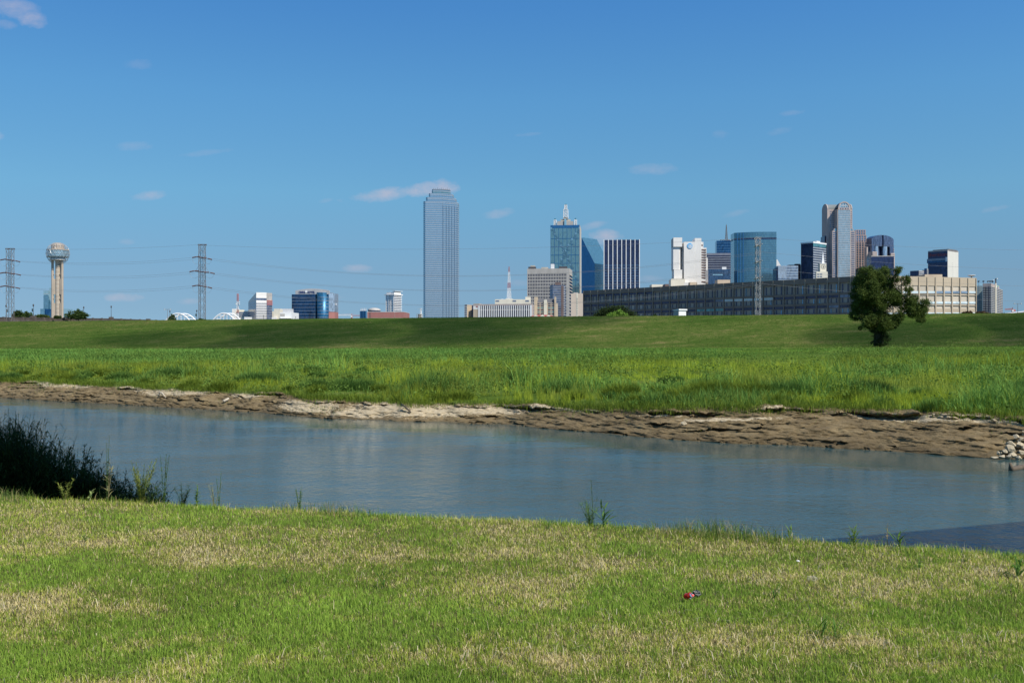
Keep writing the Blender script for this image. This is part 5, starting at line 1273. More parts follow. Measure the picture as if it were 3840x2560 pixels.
for k, (y0_, x0_, y1_, sg) in enumerate(((970, 799, 946, 75), (1024, 809, 1004, 74), (1077, 799, 1062, 75))):
    wire((x0_, y0_, DB), (2836, y1_, DC), sg, 60, lab='front wire of the %s pair sagging across the skyline middle' % ('upper', 'middle', 'lower')[k])
    wire((x0_ - 30, y0_ + 2, DB + 8), (2842, y1_ + 6, DC + 6), sg - 1, 60, lab='rear wire of the %s pair sagging across the skyline middle' % ('upper', 'middle', 'lower')[k])
wire((2850, 891, DC), (4400, 935, DC), 20, lab='thin topmost wire leaving to the right over the arch topped tower')
for k, (y0_, y1_) in enumerate(((944, 1016.7), (1006, 1079), (1063, 1136))):
    wire((2852, y0_, DC - 4), (4400, y1_, DC - 15), 22, 50, lab='pale wire falling to the right from the sunlit pylon, %s of three' % ('upper', 'middle', 'lowest')[k])

# viaduct railing on the far side of the levee
rail_pts = [(-80, 412), (640, 565)]
def rD(px): return 412 + (px + 80) / 720 * 153
def rY(px): return float(np_interp(px, [(-80, 1187), (0, 1189), (330, 1192.5), (410, 1193.5), (540, 1198), (640, 1201.5)]))
VM = solid('aged_concrete', (.10, .08, .065), .9, var=.35, scale=.5)
t0 = thing('viaduct_railing', 'dark old concrete balustrade with square posts running along the levee top at the left', 'balustrade', (PX(270, rD(270)), rD(270), -2.2))
ox, oy = t0.location.x, t0.location.y
def rp(px, dy=0): D = rD(px); return Vector((PX(px, D) - ox, D - oy, PZ(rY(px) + dy, D) + 2.2))
posts = [-50, 13, 49, 86, 125, 165, 205, 240, 275, 314, 348, 382, 417, 455, 490, 525, 556, 585, 612, 636]
g = MB(); gl = MB(); gb = MB()
for a_, b_ in zip(posts[:-1], posts[1:]):
    A, B = rp(a_), rp(b_); d = (B - A).normalized(); n = Vector((-d.y, d.x, 0))
    for (gg, zt_, zb_, w) in ((g, 0, .28, .22), (gl, 1.25, 12, .25)):
        q = [A - n * w, B - n * w, B + n * w, A + n * w]
        gg.add([(p.x, p.y, p.z - zb_) for p in q] + [(p.x, p.y, p.z - zt_) for p in q], [(0, 3, 2, 1), (4, 5, 6, 7), (0, 1, 5, 4), (1, 2, 6, 5), (2, 3, 7, 6), (3, 0, 4, 7)])
    L_ = (B - A).length; m_ = int(L_ / .55)
    for i in range(m_):
        p = A.lerp(B, (i + .5) / m_); gb.box(p.x - .12, p.x + .12, p.y - .14, p.y + .14, p.z - 1.24, p.z - .29)
g.build('top_rail', VM, t0); gl.build('base_wall', VM, t0); gb.build('baluster_row', VM, t0)
for px in posts:
    p = rp(px); big = px in (125, 275, 417, 556); w = .95 if big else .38; h = .75 if px in (125, 417) else (.5 if big else .18); g = MB()
    g.box(p.x - w, p.x + w, p.y - w, p.y + w, 1, p.z + h); g.build('railing_post', VM, t0)
BAN = solid('teal_banner', (.03, .07, .09), .7, var=.05)
def lamp(label, px, ytop, ybase, D, banner=0, name='street_lamp'):
    zb = PZ(ybase, D); t = thing(name, label, 'street lamp', (PX(px, D), D, zb), group='old style street lamps on the viaduct'); h = PZ(ytop, D) - zb
    g = MB(); g.lathe([(.26, 0), (.22, h * .1), (.13, h * .2), (.09, h * .78)], (0, 0), 8); g.build('pole', DARKST if D > 1 else None, t)
    g = MB(); g.lathe([(.12, h * .78), (.3, h * .83), (.36, h * .93), (.12, h * .985), (.02, h)], (0, 0), 8); g.build('lantern', DARKST, t)
    if banner: g = MB(); x0, x1 = (.12, .75) if banner > 0 else (-.75, -.12); g.box(x0, x1, -.03, .03, h * .38, h * .62); g.build('banner', BAN, t)
    return t
lamp('street lamp left of the left edge pylon', 23, 1142, 1189, rD(23), 1); lamp('street lamp with banner on the broad balustrade post nearest the observation tower', 125, 1139, 1187, rD(125), -1)
lamp('street lamp in front of the tree right of the observation tower', 314, 1148, 1192, rD(314)); lamp('tall street lamp standing alone against the sky on a broad post', 417, 1145, 1191, rD(417))
lamp('street lamp beside the small trees at the first white arch', 637, 1163, 1201, 560); lamp('street lamp with banner just left of the lattice pylon', 738, 1161, 1201, 500, -1)
lamp('tiny street lamp in front of the cut-top tower', 988, 1181, 1199, 700); lamp('tiny street lamp in front of the blue glass hotel', 1109, 1187, 1199, 700)
def highmast(label, px, ytop, ybase, D):
    zb = -2.2; t = thing('light_mast', label, 'light mast', (PX(px, D), D, zb), group='tall floodlight masts'); h = PZ(ytop, D) - zb
    g = MB(); g.tube([(0, 0, 0), (0, 0, h)], [.3, .12], 6); g.build('pole', STEEL, t)
    g = MB(); g.box(-3, 3, -.1, .1, h - .15, h + .1); g.build('cross_bar', STEEL, t)
    for sd in (-1, 1): g = MB(); g.lathe([(.5, h - .25), (.45, h + .2), (.2, h + .3)], (sd * 2.3, 0), 10); g.build('floodlight', CONC, t)
highmast('thin light mast just left of the first white arch', 628, 1160, 1200, 800); highmast('thin light mast with two pale heads by the right edge', 3816.5, 1138, 1172, 700)

# ---------------------------------------------------------------- trees and shrubs
BARK = solid('bark', (.055, .043, .032), .95, var=.3, scale=3)
def leaf_cloud(blobs, n, size, lo, hi, seed, clumps=22, flat=.6, jitter=.30):
    """leaf cards gathered in clumps through several lobes; blobs: (x, y, z, rx, ry, rz)"""
    rg = np.random.default_rng(seed); B = np.array(blobs, float); vol = (B[:, 3] * B[:, 4] * B[:, 5]) ** (2 / 3); vol /= vol.sum()
    pts = []; tn = []
    for b_, f in zip(B, vol):
        k = max(4, int(clumps)); m_ = max(8, int(n * f))
        d = rg.normal(size=(k, 3)); d /= np.linalg.norm(d, axis=1)[:, None]; c = d * (rg.uniform(.35, 1, (k, 1)) ** .5)
        ct = rg.uniform(0, 1, k); who = rg.integers(0, k, m_)
        p = c[who] + rg.normal(size=(m_, 3)) * jitter * .62
        pts.append(p * b_[3:6] + b_[:3]); tn.append(ct[who] * .6 + rg.uniform(0, .4, m_))
    P = np.concatenate(pts); T = np.concatenate(tn); N = len(P)
    nrm = rg.normal(size=(N, 3)); nrm[:, 2] = np.abs(nrm[:, 2]) * (1 + flat); nrm /= np.linalg.norm(nrm, axis=1)[:, None]
    a = np.cross(nrm, rg.normal(size=(N, 3))); a /= np.linalg.norm(a, axis=1)[:, None]; b2 = np.cross(nrm, a)
    s = (size * rg.uniform(.6, 1.35, N))[:, None]; a *= s; b2 *= s * .55
    V_ = np.stack([P - a, P - b2 * .9 + a * .1, P + a, P + b2], 1).reshape(-1, 3)
    c = np.array(lo)[None] * (1 - T[:, None]) + np.array(hi)[None] * T[:, None]
    return V_, np.arange(N * 4).reshape(-1, 4), np.repeat(c, 4, 0)
def tree(name, label, px, D, ytop, ybase, wpx, lobes=7, n=1800, leaf=.3, lo=(.03, .055, .015), hi=(.075, .12, .03), seed=1, group='small trees beyond the levee', cat='tree', trunk=True, squash=1.0):
    zb = PZ(ybase, D) - 2.5; x = PX(px, D); s = D / FPX; W_ = wpx * s / 2; top = PZ(ytop, D); h = top - PZ(ybase, D)
    t = thing(name, label, cat, (x, D, zb), group=group); rr = random.Random(seed)
    bl = []
    for i in range(lobes):
        u = -1 + 2 * (i + .5) / lobes; rx = W_ * rr.uniform(.26, .42); hh = h * (.55 + .45 * (1 - u * u)) * rr.uniform(.8, 1.0)
        rz = hh * rr.uniform(.36, .5); bl.append((u * (W_ - rx * .9), rr.uniform(-W_, W_) * .4, 2.5 + hh - rz, rx, rx, rz)); bl.append((u * (W_ - rx), rr.uniform(-W_, W_) * .3, 2.5 + rz * .6, rx * 1.1, rx, rz * .9))
    V_, q, c = leaf_cloud(bl, n, leaf, lo, hi, seed)
    np_mesh('crown', V_, q, None, LEAF, c, t)
    if trunk:
        g = MB(); g.tube([(0, 0, 0), (W_ * .05, 0, h * .5), (0, 0, h * .9 + 1.5)], [.28, .2, .05], 6)
        for b_ in bl[::2]: g.tube([(0, 0, h * .3 + .5), (b_[0] * .5, b_[1] * .5, h * .5 + .8), (b_[0], b_[1], b_[2])], [.15, .1, .03], 4)
        g.build('trunk', BARK, t)
    return t
tree('leafy_tree', 'dark green tree just right of the left edge pylon', 70, 470, 1158, 1192, 58, 5, 2200, .34, seed=3)
tree('leafy_tree', 'paler tree between the left edge pylon and the first banner lamp', 100, 480, 1164, 1192, 46, 4, 1600, .34, seed=4, hi=(.09, .15, .05))
tree('shrub', 'low olive green shrub in front of the mirrored hotel', 156, 470, 1176, 1193, 78, 6, 2200, .3, (.045, .07, .018), (.11, .15, .035), 5, 'shrubs along the levee top', 'shrub', False)
tree('shrub', 'small dark shrub at the foot of the observation tower', 217, 470, 1181, 1193, 32, 3, 900, .28, seed=6, group='shrubs along the levee top', cat='shrub', trunk=False)
tree('leafy_tree', 'round dark tree right of the observation tower', 292, 480, 1156, 1194, 90, 7, 3600, .36, seed=7)
tree('leafy_tree', 'small tree half hiding the left end of the first white arch', 645, 540, 1177, 1203, 34, 4, 1100, .3, seed=8)
tree('shrub', 'small dark bush at the foot of the middle lattice pylon', 756, 380, 1193, 1203, 42, 4, 900, .22, seed=9, group='shrubs along the levee top', cat='shrub', trunk=False)
tree('spreading_tree', 'wide dark spreading tree in front of the long concrete building', 2305, 372, 1144, 1191, 180, 9, 9000, .30, (.018, .032, .010), (.045, .07, .02), seed=10, group=None)
tree('round_bush', 'bright lime green round bush in front of the wide dark tree', 2318, 350, 1162, 1190, 88, 6, 4200, .20, (.12, .22, .035), (.22, .36, .06), 11, None, 'bush', False)
tree('shrub', 'tiny dark bush left of the white shed', 2456, 350, 1175, 1190, 20, 3, 500, .2, seed=12, group='shrubs along the levee top', cat='shrub', trunk=False)
tree('shrub', 'small dark bush at the foot of the beige blank tower', 2172, 420, 1184, 1192, 26, 3, 500, .25, seed=13, group='shrubs along the levee top', cat='shrub', trunk=False)
tree('rusty_shrub', 'reddish brown shrub at the right end of the sunlit concrete wall', 3630, 318, 1165, 1179, 46, 4, 1300, .22, (.06, .045, .025), (.15, .09, .05), 14, 'reddish shrubs on the levee top', 'shrub', False)
tree('rusty_shrub', 'reddish brown shrub below the pale green glass strip tower', 3680, 318, 1165, 1179, 58, 5, 1500, .22, (.06, .045, .025), (.15, .09, .05), 15, 'reddish shrubs on the levee top', 'shrub', False)
# the big tree at the foot of the levee
D = 262; bx, bz = PX(3303, D), float(field_z(PX(3303, D), D)) - .3
T = thing('oak_tree', 'big dark ivy trunked tree standing alone before the right part of the levee', 'tree', (bx, D, bz))
def zl(X_, Y_, dy=0): return Vector((PX(3150 + X_ / 4.2375, D) - bx, dy, PZ(950 + Y_ / 4.2375, D) - bz))
k = D / FPX / 4.2375
lobes = [(430, 320, 110, 1), (560, 390, 120, 1), (380, 480, 125, 1), (300, 640, 85, 1), (300, 840, 90, 1), (285, 990, 72, 1), (350, 1110, 62, .9), (470, 700, 140, 1.2), (480, 920, 150, 1.2), (590, 1080, 120, 1.1), (750, 300, 105, 1), (865, 275, 62, .9),
         (850, 400, 80, .8), (1000, 440, 75, .8), (690, 500, 100, .8), (880, 560, 95, .7), (1010, 570, 60, .7), (780, 680, 95, .5), (620, 830, 110, .9), (800, 870, 95, .5), (950, 780, 85, .6), (1080, 790, 75, .8), (1180, 800, 90, .9), (1280, 810, 82, .8), (1345, 890, 55, .8),
         (1200, 940, 85, .9), (1210, 1060, 62, .8), (1380, 985, 42, .6), (880, 990, 85, .8), (840, 1110, 70, .8), (640, 1180, 85, 1), (370, 1180, 35, .6), (470, 560, 120, 1.1), (400, 400, 100, .9), (620, 640, 90, .7), (560, 1000, 120, 1.2), (430, 1060, 90, 1), (720, 1000, 90, .9), (660, 420, 120, 1), (800, 480, 100, .9), (930, 660, 100, .9), (1050, 700, 70, .8), (870, 740, 100, .8), (1000, 860, 95, .9), (1110, 870, 85, .9), (1060, 960, 60, .6), (700, 720, 100, .7), (760, 1060, 100, 1), (640, 1130, 110, 1.1), (500, 1130, 90, 1), (820, 1160, 50, .7), (370, 640, 120, 1.1), (360, 780, 110, 1.1), (1290, 900, 80, .9), (1150, 720, 60, .8), (1120, 800, 90, 1), (1220, 860, 90, 1), (1130, 960, 70, .8)]
bl = []; rr = random.Random(5)
for (X_, Y_, r_, dn) in lobes:
    p = zl(X_, Y_, rr.uniform(-1, 1) * 3.2); bl.append((p.x, p.y, p.z, r_ * k * .95, r_ * k * 1.5, r_ * k * .95))
Vs, Qs, Cs = [], [], []; off = 0
for i, (b_, l_) in enumerate(zip(bl, lobes)):
    V_, q, c = leaf_cloud([b_], int(3500 * l_[3] * (l_[2] / 100) ** 2), .155, (.030, .052, .011), (.12, .165, .035), 100 + i, 26, .5, .38)
    Vs.append(V_); Qs.append(q + off); Cs.append(c); off += len(V_)
np_mesh('crown', np.concatenate(Vs), np.concatenate(Qs), None, LEAF, np.concatenate(Cs), T)
bl = [(zl(625, y_, 0).x + rr.uniform(-.5, .5), -.6, zl(625, y_).z, 1.5 + (y_ - 1150) * .0030, 1.5, 1.0) for y_ in (1180, 1240, 1300, 1360, 1420)]
V_, q, c = leaf_cloud(bl, 5200, .15, (.012, .024, .008), (.035, .06, .018), 77, 40)
np_mesh('ivy', V_, q, None, LEAF, c, T)
g = MB()
g.tube([zl(620, 1445), zl(610, 1300), zl(605, 1150), zl(600, 1050)], [1.35, 1.05, .95, .8], 10)
for path, r0 in ((((600, 1080), (540, 850), (520, 600), (530, 400)), .5), (((600, 1060), (480, 800), (420, 520), (430, 330)), .35), (((610, 1100), (690, 800), (760, 560), (750, 350)), .42), (((700, 780), (820, 690), (900, 560), (1010, 470)), .22),
                 (((640, 1120), (830, 1010), (1040, 930), (1190, 890), (1290, 820)), .38), (((600, 1100), (450, 960), (330, 900), (290, 760)), .28), (((605, 1150), (480, 1080), (380, 1080), (300, 1020)), .2), (((760, 560), (850, 430), (880, 300)), .16), (((1040, 930), (1180, 1000), (1230, 1070)), .14)):
    m_ = len(path); g.tube([zl(a_, b_, (i - 1) * .3) for i, (a_, b_) in enumerate(path)], [r0 * (1 - .75 * i / (m_ - 1)) for i in range(m_)], 7)
g.build('trunk', BARK, T, True)

# ---------------------------------------------------------------- bridge overhead behind the viewer, cloud above it all
dv = Vector((.93, .368, 0)).normalized(); nv = Vector((-.368, .93, 0)).normalized(); O = Vector((17.4, 18.3, 8.7))
t = thing('footbridge', 'concrete footbridge on round piers crossing the river above and behind the viewer', 'bridge', (O.x, O.y, -8))
def strip(g, s0, s1, n0, n1, z0, z1):
    q = [dv * a_ + nv * b_ for a_, b_ in ((s0, n0), (s1, n0), (s1, n1), (s0, n1))]; g.prism([(p.x, p.y) for p in q], z0 + 8, z1 + 8)
g = MB(); strip(g, -70, 75, -4.9, 0, 8.0, 8.7); g.build('deck', CONC, t)
g = MB(); strip(g, -70, 75, -4.85, -4.7, 8.71, 9.3); g.build('parapet', CONC, t)
g = MB(); strip(g, -70, 75, -.2, -.05, 8.71, 8.9); g.build('kerb', CONC, t)
for s_ in (-48, 22, 52): g = MB(); p = dv * s_ + nv * -2; g.lathe([(.7, 0), (.7, 16)], (p.x, p.y), 14); g.build('pier', CONC, t)
m, nt, b = new_mat('cloud_vapour'); nt.nodes.remove(b)
vol = nt.nodes.new('ShaderNodeVolumePrincipled'); vol.inputs['Density'].default_value = .042; vol.inputs['Anisotropy'].default_value = .3
nt.links.new(vol.outputs[0], nt.nodes['Material Output'].inputs['Volume'])
def cloud(name, cx, cy, hz, lumps, lab):
    o_ = Vector((SUN_X, SUN_Y, math.tan(SUN_EL))) * ((hz) / math.tan(SUN_EL)); c = Vector((cx, cy, 4)) + o_
    g = MB(); rr = random.Random(hash(lab) % 7 + 3)
    for (dx, dy, r1, r2, r3) in lumps:
        pr = [(math.sin(math.pi * i / 8) , math.cos(math.pi * i / 8)) for i in range(1, 8)]
        base = len(g.v); g.lathe([(p[0], -p[1]) for p in pr], (0, 0), 14)
        for i in range(base, len(g.v)):
            v_ = g.v[i]; g.v[i] = (dx + v_[0] * r1 - v_[2] * 3, dy + v_[1] * r2, v_[2] * r3)
    o = g.build(name, m, None, True); o.location = c; tag(o, lab, 'cloud', kind='stuff')
cloud('cloud', -45, 322, 420, ((-30, 2, 42, 15, 14), (25, 0, 38, 17, 14), (58, 4, 22, 9, 9), (-70, 5, 24, 9, 9)), 'thin cloud overhead behind the viewer')
cloud('cloud', 135, 292, 420, ((-22, 2, 26, 13, 12), (18, 0, 34, 17, 14), (50, -2, 30, 15, 12)), 'second thin cloud overhead behind the viewer')

# ---------------------------------------------------------------- rocks, driftwood, litter
m, nt, b = new_mat('limestone'); ROCK = m
f = noise_tex(nt, 3, 6, .65); f2 = noise_tex(nt, 1.2, 3, .5)
nt.links.new(mixc(nt, nmath(nt, 'MULTIPLY', f2, .8), ramp(nt, f, [(.3, (.30, .25, .17)), (.65, (.46, .40, .30))]), (.45, .36, .22)), b.inputs['Base Color']); b.inputs['Roughness'].default_value = .9
bmp = nd(nt, 'ShaderNodeBump', Strength=.6, Distance=.1); nt.links.new(f, bmp.inputs['Height']); nt.links.new(bmp.outputs[0], b.inputs['Normal'])
import bmesh
def rock(px, py, D, w, h, seed, lab, rz=0):
    bm = bmesh.new(); bmesh.ops.create_icosphere(bm, subdivisions=3, radius=1); rr = random.Random(seed); o3 = Vector((seed * 3.1, seed * 1.7, 0))
    pl = [(Vector((rr.uniform(-1, 1), rr.uniform(-1, 1), rr.uniform(-.6, 1))).normalized(), rr.uniform(.42, .72)) for _ in range(12)]
    for v_ in bm.verts:
        c = v_.co.copy()
        for n_, d_ in pl:
            e = c.dot(n_) - d_
            if e > 0: c -= n_ * e * .97
        c *= 1 + .12 * mnoise.noise(c * 2.2 + o3); v_.co = (c.x * w / 2, c.y * w * .42, c.z * h / 2)
    me = bpy.data.meshes.new('limestone_boulder'); bm.to_mesh(me); bm.free(); me.materials.append(ROCK)
    o = bpy.data.objects.new('limestone_boulder', me); COL.objects.link(o); o.location = PT(px, py, D); o.rotation_euler = (rr.uniform(-.3, .3), rr.uniform(-.3, .3), rr.uniform(0, 6) if not rz else rz)
    return tag(o, lab, 'boulder', 'limestone boulders piled at the right edge of the far bank')
s_ = 7.84
for i, (X_, Y_, w, h, D, lab) in enumerate((
    (1470, 640, 320, 200, 43.2, 'large pale boulder forming the left shoulder of the rock pile'), (1480, 760, 380, 260, 42.9, 'biggest boulder, in the middle of the rock pile'), (1760, 680, 320, 180, 43.4, 'long flat topped boulder on the right of the pile'),
    (1640, 440, 260, 170, 43.8, 'rounded boulder near the top of the rock pile'), (1860, 380, 120, 200, 44.2, 'boulder cut by the right edge of the picture, highest of the pile'), (1780, 540, 260, 160, 43.8, 'greyish boulder behind the long flat topped one'),
    (1130, 920, 130, 120, 42.6, 'small upright boulder at the left foot of the rock pile'), (1215, 915, 60, 90, 42.55, 'narrow sliver of stone beside the small upright boulder'), (1000, 1050, 270, 60, 42.2, 'low flat stone lying in the water left of the pile'),
    (1240, 1040, 220, 130, 42.2, 'yellowish boulder half in the water at the foot of the pile'), (1440, 1030, 190, 150, 42.2, 'pointed boulder at the waterline below the biggest one'), (1560, 970, 260, 160, 42.4, 'broad boulder at the waterline under the biggest one'),
    (1700, 1060, 280, 140, 42.1, 'wide low boulder at the waterline near the picture edge'), (1800, 900, 200, 130, 42.6, 'brownish boulder at the right edge above the waterline'), (1330, 860, 170, 130, 42.7, 'shaded boulder wedged under the left shoulder'), (1860, 780, 200, 160, 43.0, 'boulder at the right edge below the long flat one'))):
    rock(3600 + X_ / s_, 1580 + Y_ / s_, D, w / s_ * D / FPX * 1.12, h / s_ * D / FPX * 1.25, 11 + i, lab)
WOOD = solid('driftwood', (.26, .20, .14), .9, var=.35, scale=4); WOODP = solid('bleached_wood', (.50, .43, .33), .9, var=.2, scale=4); WOODD = solid('wet_wood', (.10, .075, .05), .8, var=.3, scale=4)
def log(lab, pts, rad, mat, cat='driftwood'):
    P_0 = Vector(pts[0]); g = MB(); g.tube([Vector(p) - P_0 for p in pts], rad, 7); o = g.build('driftwood', mat, None, True); o.location = P_0; return tag(o, lab, cat)
def onwater(px, D, dz): return Vector((PX(px, D), D, WATER_Z + dz))
log('dark driftwood log floating in the river below the rock pile', [onwater(3788, 38.6, .30), onwater(3792, 38.6, .04), onwater(3815, 38.9, .04), onwater(3860, 39.4, .12)], [.05, .12, .12, .08], WOODD)
def onbank(px, u, dz=0.1):
    y = 55.0
    for _ in range(20): x = PX(px, y); y = float(water_edge(np.array([x]))[0]) + u
    return Vector((PX(px, y), y, bank_z(PX(px, y), y) + dz))
log('forked driftwood branch on the mud left of the middle', [onbank(592, 1.6, .0), onbank(600, 1.7, .35), onbank(608, 1.7, .2), onbank(622, 1.5, 0)], [.04, .05, .05, .03], WOODP)
log('dark branch with twigs lying on the pale silt', [onbank(1508, 2.0, .35), onbank(1525, 1.9, .2), onbank(1540, 1.7, .05)], [.04, .06, .05], WOODD)
log('short bleached log on the left mud slope', [onbank(838, 1.5, .1), onbank(858, 2.1, .15)], [.10, .08], WOODP)
def chunk(px, u, w, h, seed, lab):
    p = onbank(px, u, h * .2); D = p.y; o = rock(0, 0, D, w, h, seed, lab); o.location = p; o['group'] = 'loose stones on the mud bank'; o['category'] = 'stone'; o.name = 'loose_stone'; return o
chunk(2562, 1.5, .40, .26, 41, 'pale stone perched over the dark notch in the bank'); chunk(2745, 4.2, .22, .15, 42, 'pale stone on the mud shelf right of the middle'); chunk(3730, 3.4, .32, .14, 43, 'flat pale stone on the bank above the rock pile'); chunk(3500, 4.4, .22, .12, 44, 'small pale stone under the grass edge, right side')

# crushed can and scraps on the lawn
def onlawn(px, py, dz=0.0):
    y = 3.0
    while y < 14:                              # walk out until the ground meets the sight line
        x = PX(px, y)
        if y > float(lawn_edge(x)) - .04: break
        if EYE - float(lawn_z(x, y)) <= (py - 1280) / FPX * y: break
        y += .02
    return Vector((PX(px, y), y, float(lawn_z(PX(px, y), y)) + dz))
REDC = solid('red_can_print', (.55, .035, .02), .28, .5, var=.25, scale=60, stretch=(1, 1, 1)); ALU = solid('bare_aluminium', (.75, .76, .78), .25, .9, var=.1, scale=50)
p = onlawn(2580, 2262, .045)
t = thing('crushed_can', 'crushed red drink can with bare metal end lying in the short green grass', 'can', p, .4); t.scale = (.78, .78, .78)
g = MB(); n = 20; base = 0
prof = [(.022, -.030), (.027, -.026), (.031, -.018), (.031, -.006), (.027, .004), (.031, .016), (.030, .028), (.024, .034)]
g.lathe(prof, (0, 0), n); rr = random.Random(3)
g.v = [(x * (1 + .28 * mnoise.noise(Vector((x * 40, y_ * 40, z_ * 45)))), y_ * (.78 + .3 * mnoise.noise(Vector((x * 50, y_ * 50, z_ * 60 + 3)))), z_ + .012 * mnoise.noise(Vector((x * 60, y_ * 60, 9)))) for x, y_, z_ in g.v]
o = g.build('can_body', REDC, t); o.rotation_euler = (math.radians(65), math.radians(20), .3)
g = MB(); g.lathe([(.001, .036), (.020, .035), (.024, .038), (.0245, .035)], (0, 0), n); g.v = [(x, y_ * .85, z_) for x, y_, z_ in g.v]; o2 = g.build('can_lid', ALU, t); o2.rotation_euler = (math.radians(65), math.radians(20), .3)
g = MB(); g.box(-.006, .012, -.034, -.028, -.012, .014); g.v = [(x, y_ * .95, z_) for x, y_, z_ in g.v]; o3 = g.build('white_lettering', WHITEP, t); o3.rotation_euler = (math.radians(10), math.radians(20), .3)
def crumple(name, lab, pos, size, mat, seed, cat):
    bm = bmesh.new(); bmesh.ops.create_icosphere(bm, subdivisions=3, radius=1)
    for v_ in bm.verts:
        c = v_.co; k_ = 1 + .55 * mnoise.noise(c * 2.3 + Vector((seed, 0, 0))) + .3 * mnoise.noise(c * 5 + Vector((0, seed, 0))); v_.co = Vector((c.x * size[0], c.y * size[1], c.z * size[2])) * k_
    me = bpy.data.meshes.new(name); bm.to_mesh(me); bm.free(); me.materials.append(mat); o = bpy.data.objects.new(name, me); COL.objects.link(o); o.location = pos
    return tag(o, lab, cat)
crumple('torn_can_half', 'torn half of a silver and black can beside the crushed red one', onlawn(2612, 2250, .04), (.028, .020, .020), solid('sooty_metal', (.12, .12, .11), .45, .4, var=.8, scale=30, stretch=(1, 1, 1)), 5, 'can')
crumple('paper_scrap', 'tiny white paper scrap in the grass right of the can, nearer the water', onlawn(2993, 2122, .04), (.011, .008, .006), WHITEP, 8, 'litter')
m, nt, b = new_mat('plastic_film'); b.inputs['Base Color'].default_value = (.40, .36, .28, 1); b.inputs['Alpha'].default_value = .25; b.inputs['Roughness'].default_value = .3; FILM = m
crumple('plastic_bag', 'crumpled translucent plastic bag in dry grass right of the can', onlawn(3045, 2185, .03), (.035, .02, .018), FILM, 14, 'litter')
0 and crumple('plastic_bag', 'faint white plastic film pressed in the lawn at the left', onlawn(215, 2075, .02), (.06, .03, .006), FILM, 19, 'litter')
# ---------------------------------------------------------------- grasses and weeds
def blades(P, H, Wd, lean, az, col, bend=.5, tipc=1.0, mid=.55):
    """arched tapering blades: returns verts, quads, tris, colours"""
    N = len(P); face = az + NR.normal(0, .6, N) + math.pi / 2
    wx, wy = np.cos(face) * Wd / 2, np.sin(face) * Wd / 2
    dx, dy = np.cos(az), np.sin(az)
    V_ = np.zeros((N, 5, 3)); c = np.repeat(col[:, None, :], 5, 1)
    off1, off2 = lean * H * bend * .45, lean * H
    for j, (z_, o_, w_) in enumerate(((0, 0, 1.), (0, 0, -1.), (mid, 1, .75), (mid, 1, -.75), (1, 2, 0))):
        o = 0 if o_ == 0 else (off1 if o_ == 1 else off2)
        V_[:, j, 0] = P[:, 0] + wx * w_ + dx * o; V_[:, j, 1] = P[:, 1] + wy * w_ + dy * o
        V_[:, j, 2] = P[:, 2] + H * z_ * np.sqrt(np.clip(1 - (lean * z_ * .8) ** 2, .08, 1))
    b_ = np.arange(N)[:, None] * 5
    return V_.reshape(-1, 3), b_ + np.array([[0, 1, 3, 2]]), b_ + np.array([[2, 3, 4]]), np.clip(c.reshape(-1, 3), 0, 1)
def join(parts):
    V_, Q, T_, C_ = [], [], [], []; off = 0
    for v_, q, t_, c in parts: V_.append(v_); Q.append(q + off); T_.append(t_ + off); C_.append(c); off += len(v_)
    return np.concatenate(V_), np.concatenate(Q), np.concatenate(T_), np.concatenate(C_)
A3 = lambda *c: np.array(c)[None]

# -- lawn
DRY = [(330, 2040, 330, 55), (800, 2075, 420, 50), (1100, 2090, 300, 40), (1350, 2050, 300, 55), (150, 2000, 260, 40), (700, 2010, 300, 28), (2000, 2190, 330, 60), (2250, 2130, 250, 35), (3000, 2160, 330, 60), (3350, 2200, 420, 50), (3700, 2150, 260, 40),
       (1500, 2480, 560, 55), (2100, 2500, 330, 40), (500, 2300, 200, 30), (80, 2280, 240, 50), (3180, 2430, 160, 26), (2750, 2060, 260, 30), (1850, 2075, 180, 25), (3500, 2520, 280, 30), (350, 2560, 200, 30), (2600, 1990, 200, 14), (1150, 1985, 300, 12)]
GREENP = [(2560, 2230, 330, 60), (2700, 2330, 600, 70), (1300, 2260, 420, 90), (1000, 2330, 500, 70), (100, 2480, 330, 110), (3400, 2350, 420, 80), (2250, 2060, 260, 30), (3650, 2520, 180, 60), (200, 2150, 320, 50), (900, 2540, 300, 30), (1700, 2350, 300, 80), (600, 2180, 260, 60)]
def lawn_mix(x, y):
    d = np.maximum(y, .5); px = 1920 + x / d * FPX; py = 1280 + EYE / d * FPX
    w = (np_fbm(x, y, 201, 4, 1.3) - .5) * 1.5 + (np_fbm(x, y, 202, 3, 5) - .5) * .6; m_ = np.full_like(x, .0)
    for (cx, cy, rx, ry) in DRY: m_ = np.maximum(m_, 1.25 - np.sqrt(((px - cx) / rx) ** 2 + ((py - cy) / ry) ** 2) * .95)
    gmk = np.zeros_like(x)
    for (cx, cy, rx, ry) in GREENP: gmk = np.maximum(gmk, 1.2 - np.sqrt(((px - cx) / rx) ** 2 + ((py - cy) / ry) ** 2) * .9)
    return np.clip(.26 + m_ * .48 - np.clip(gmk, 0, 1) * .30 + w * .80 + (np_fbm(x, y, 203, 2, 14) - .5) * .7, 0.04, .9)
def sample_lawn(N, dmin=3.2, kmax=.56, over=.55):
    d = np.exp(NR.uniform(math.log(dmin), math.log(16), N)); k = NR.uniform(-kmax, kmax, N); x = k * d; y = d
    M = int(N * .26); dm_ = np.exp(NR.uniform(math.log(dmin), math.log(16), M)); x = np.concatenate([x, np.sign(NR.uniform(-1, 1, M)) * (kmax * dm_ + NR.uniform(0, 3.0, M))]); y = np.concatenate([y, dm_])
    e = lawn_edge(x); ok = y < e + over
    return x[ok], y[ok]
x, y = sample_lawn(720000); N = len(x)
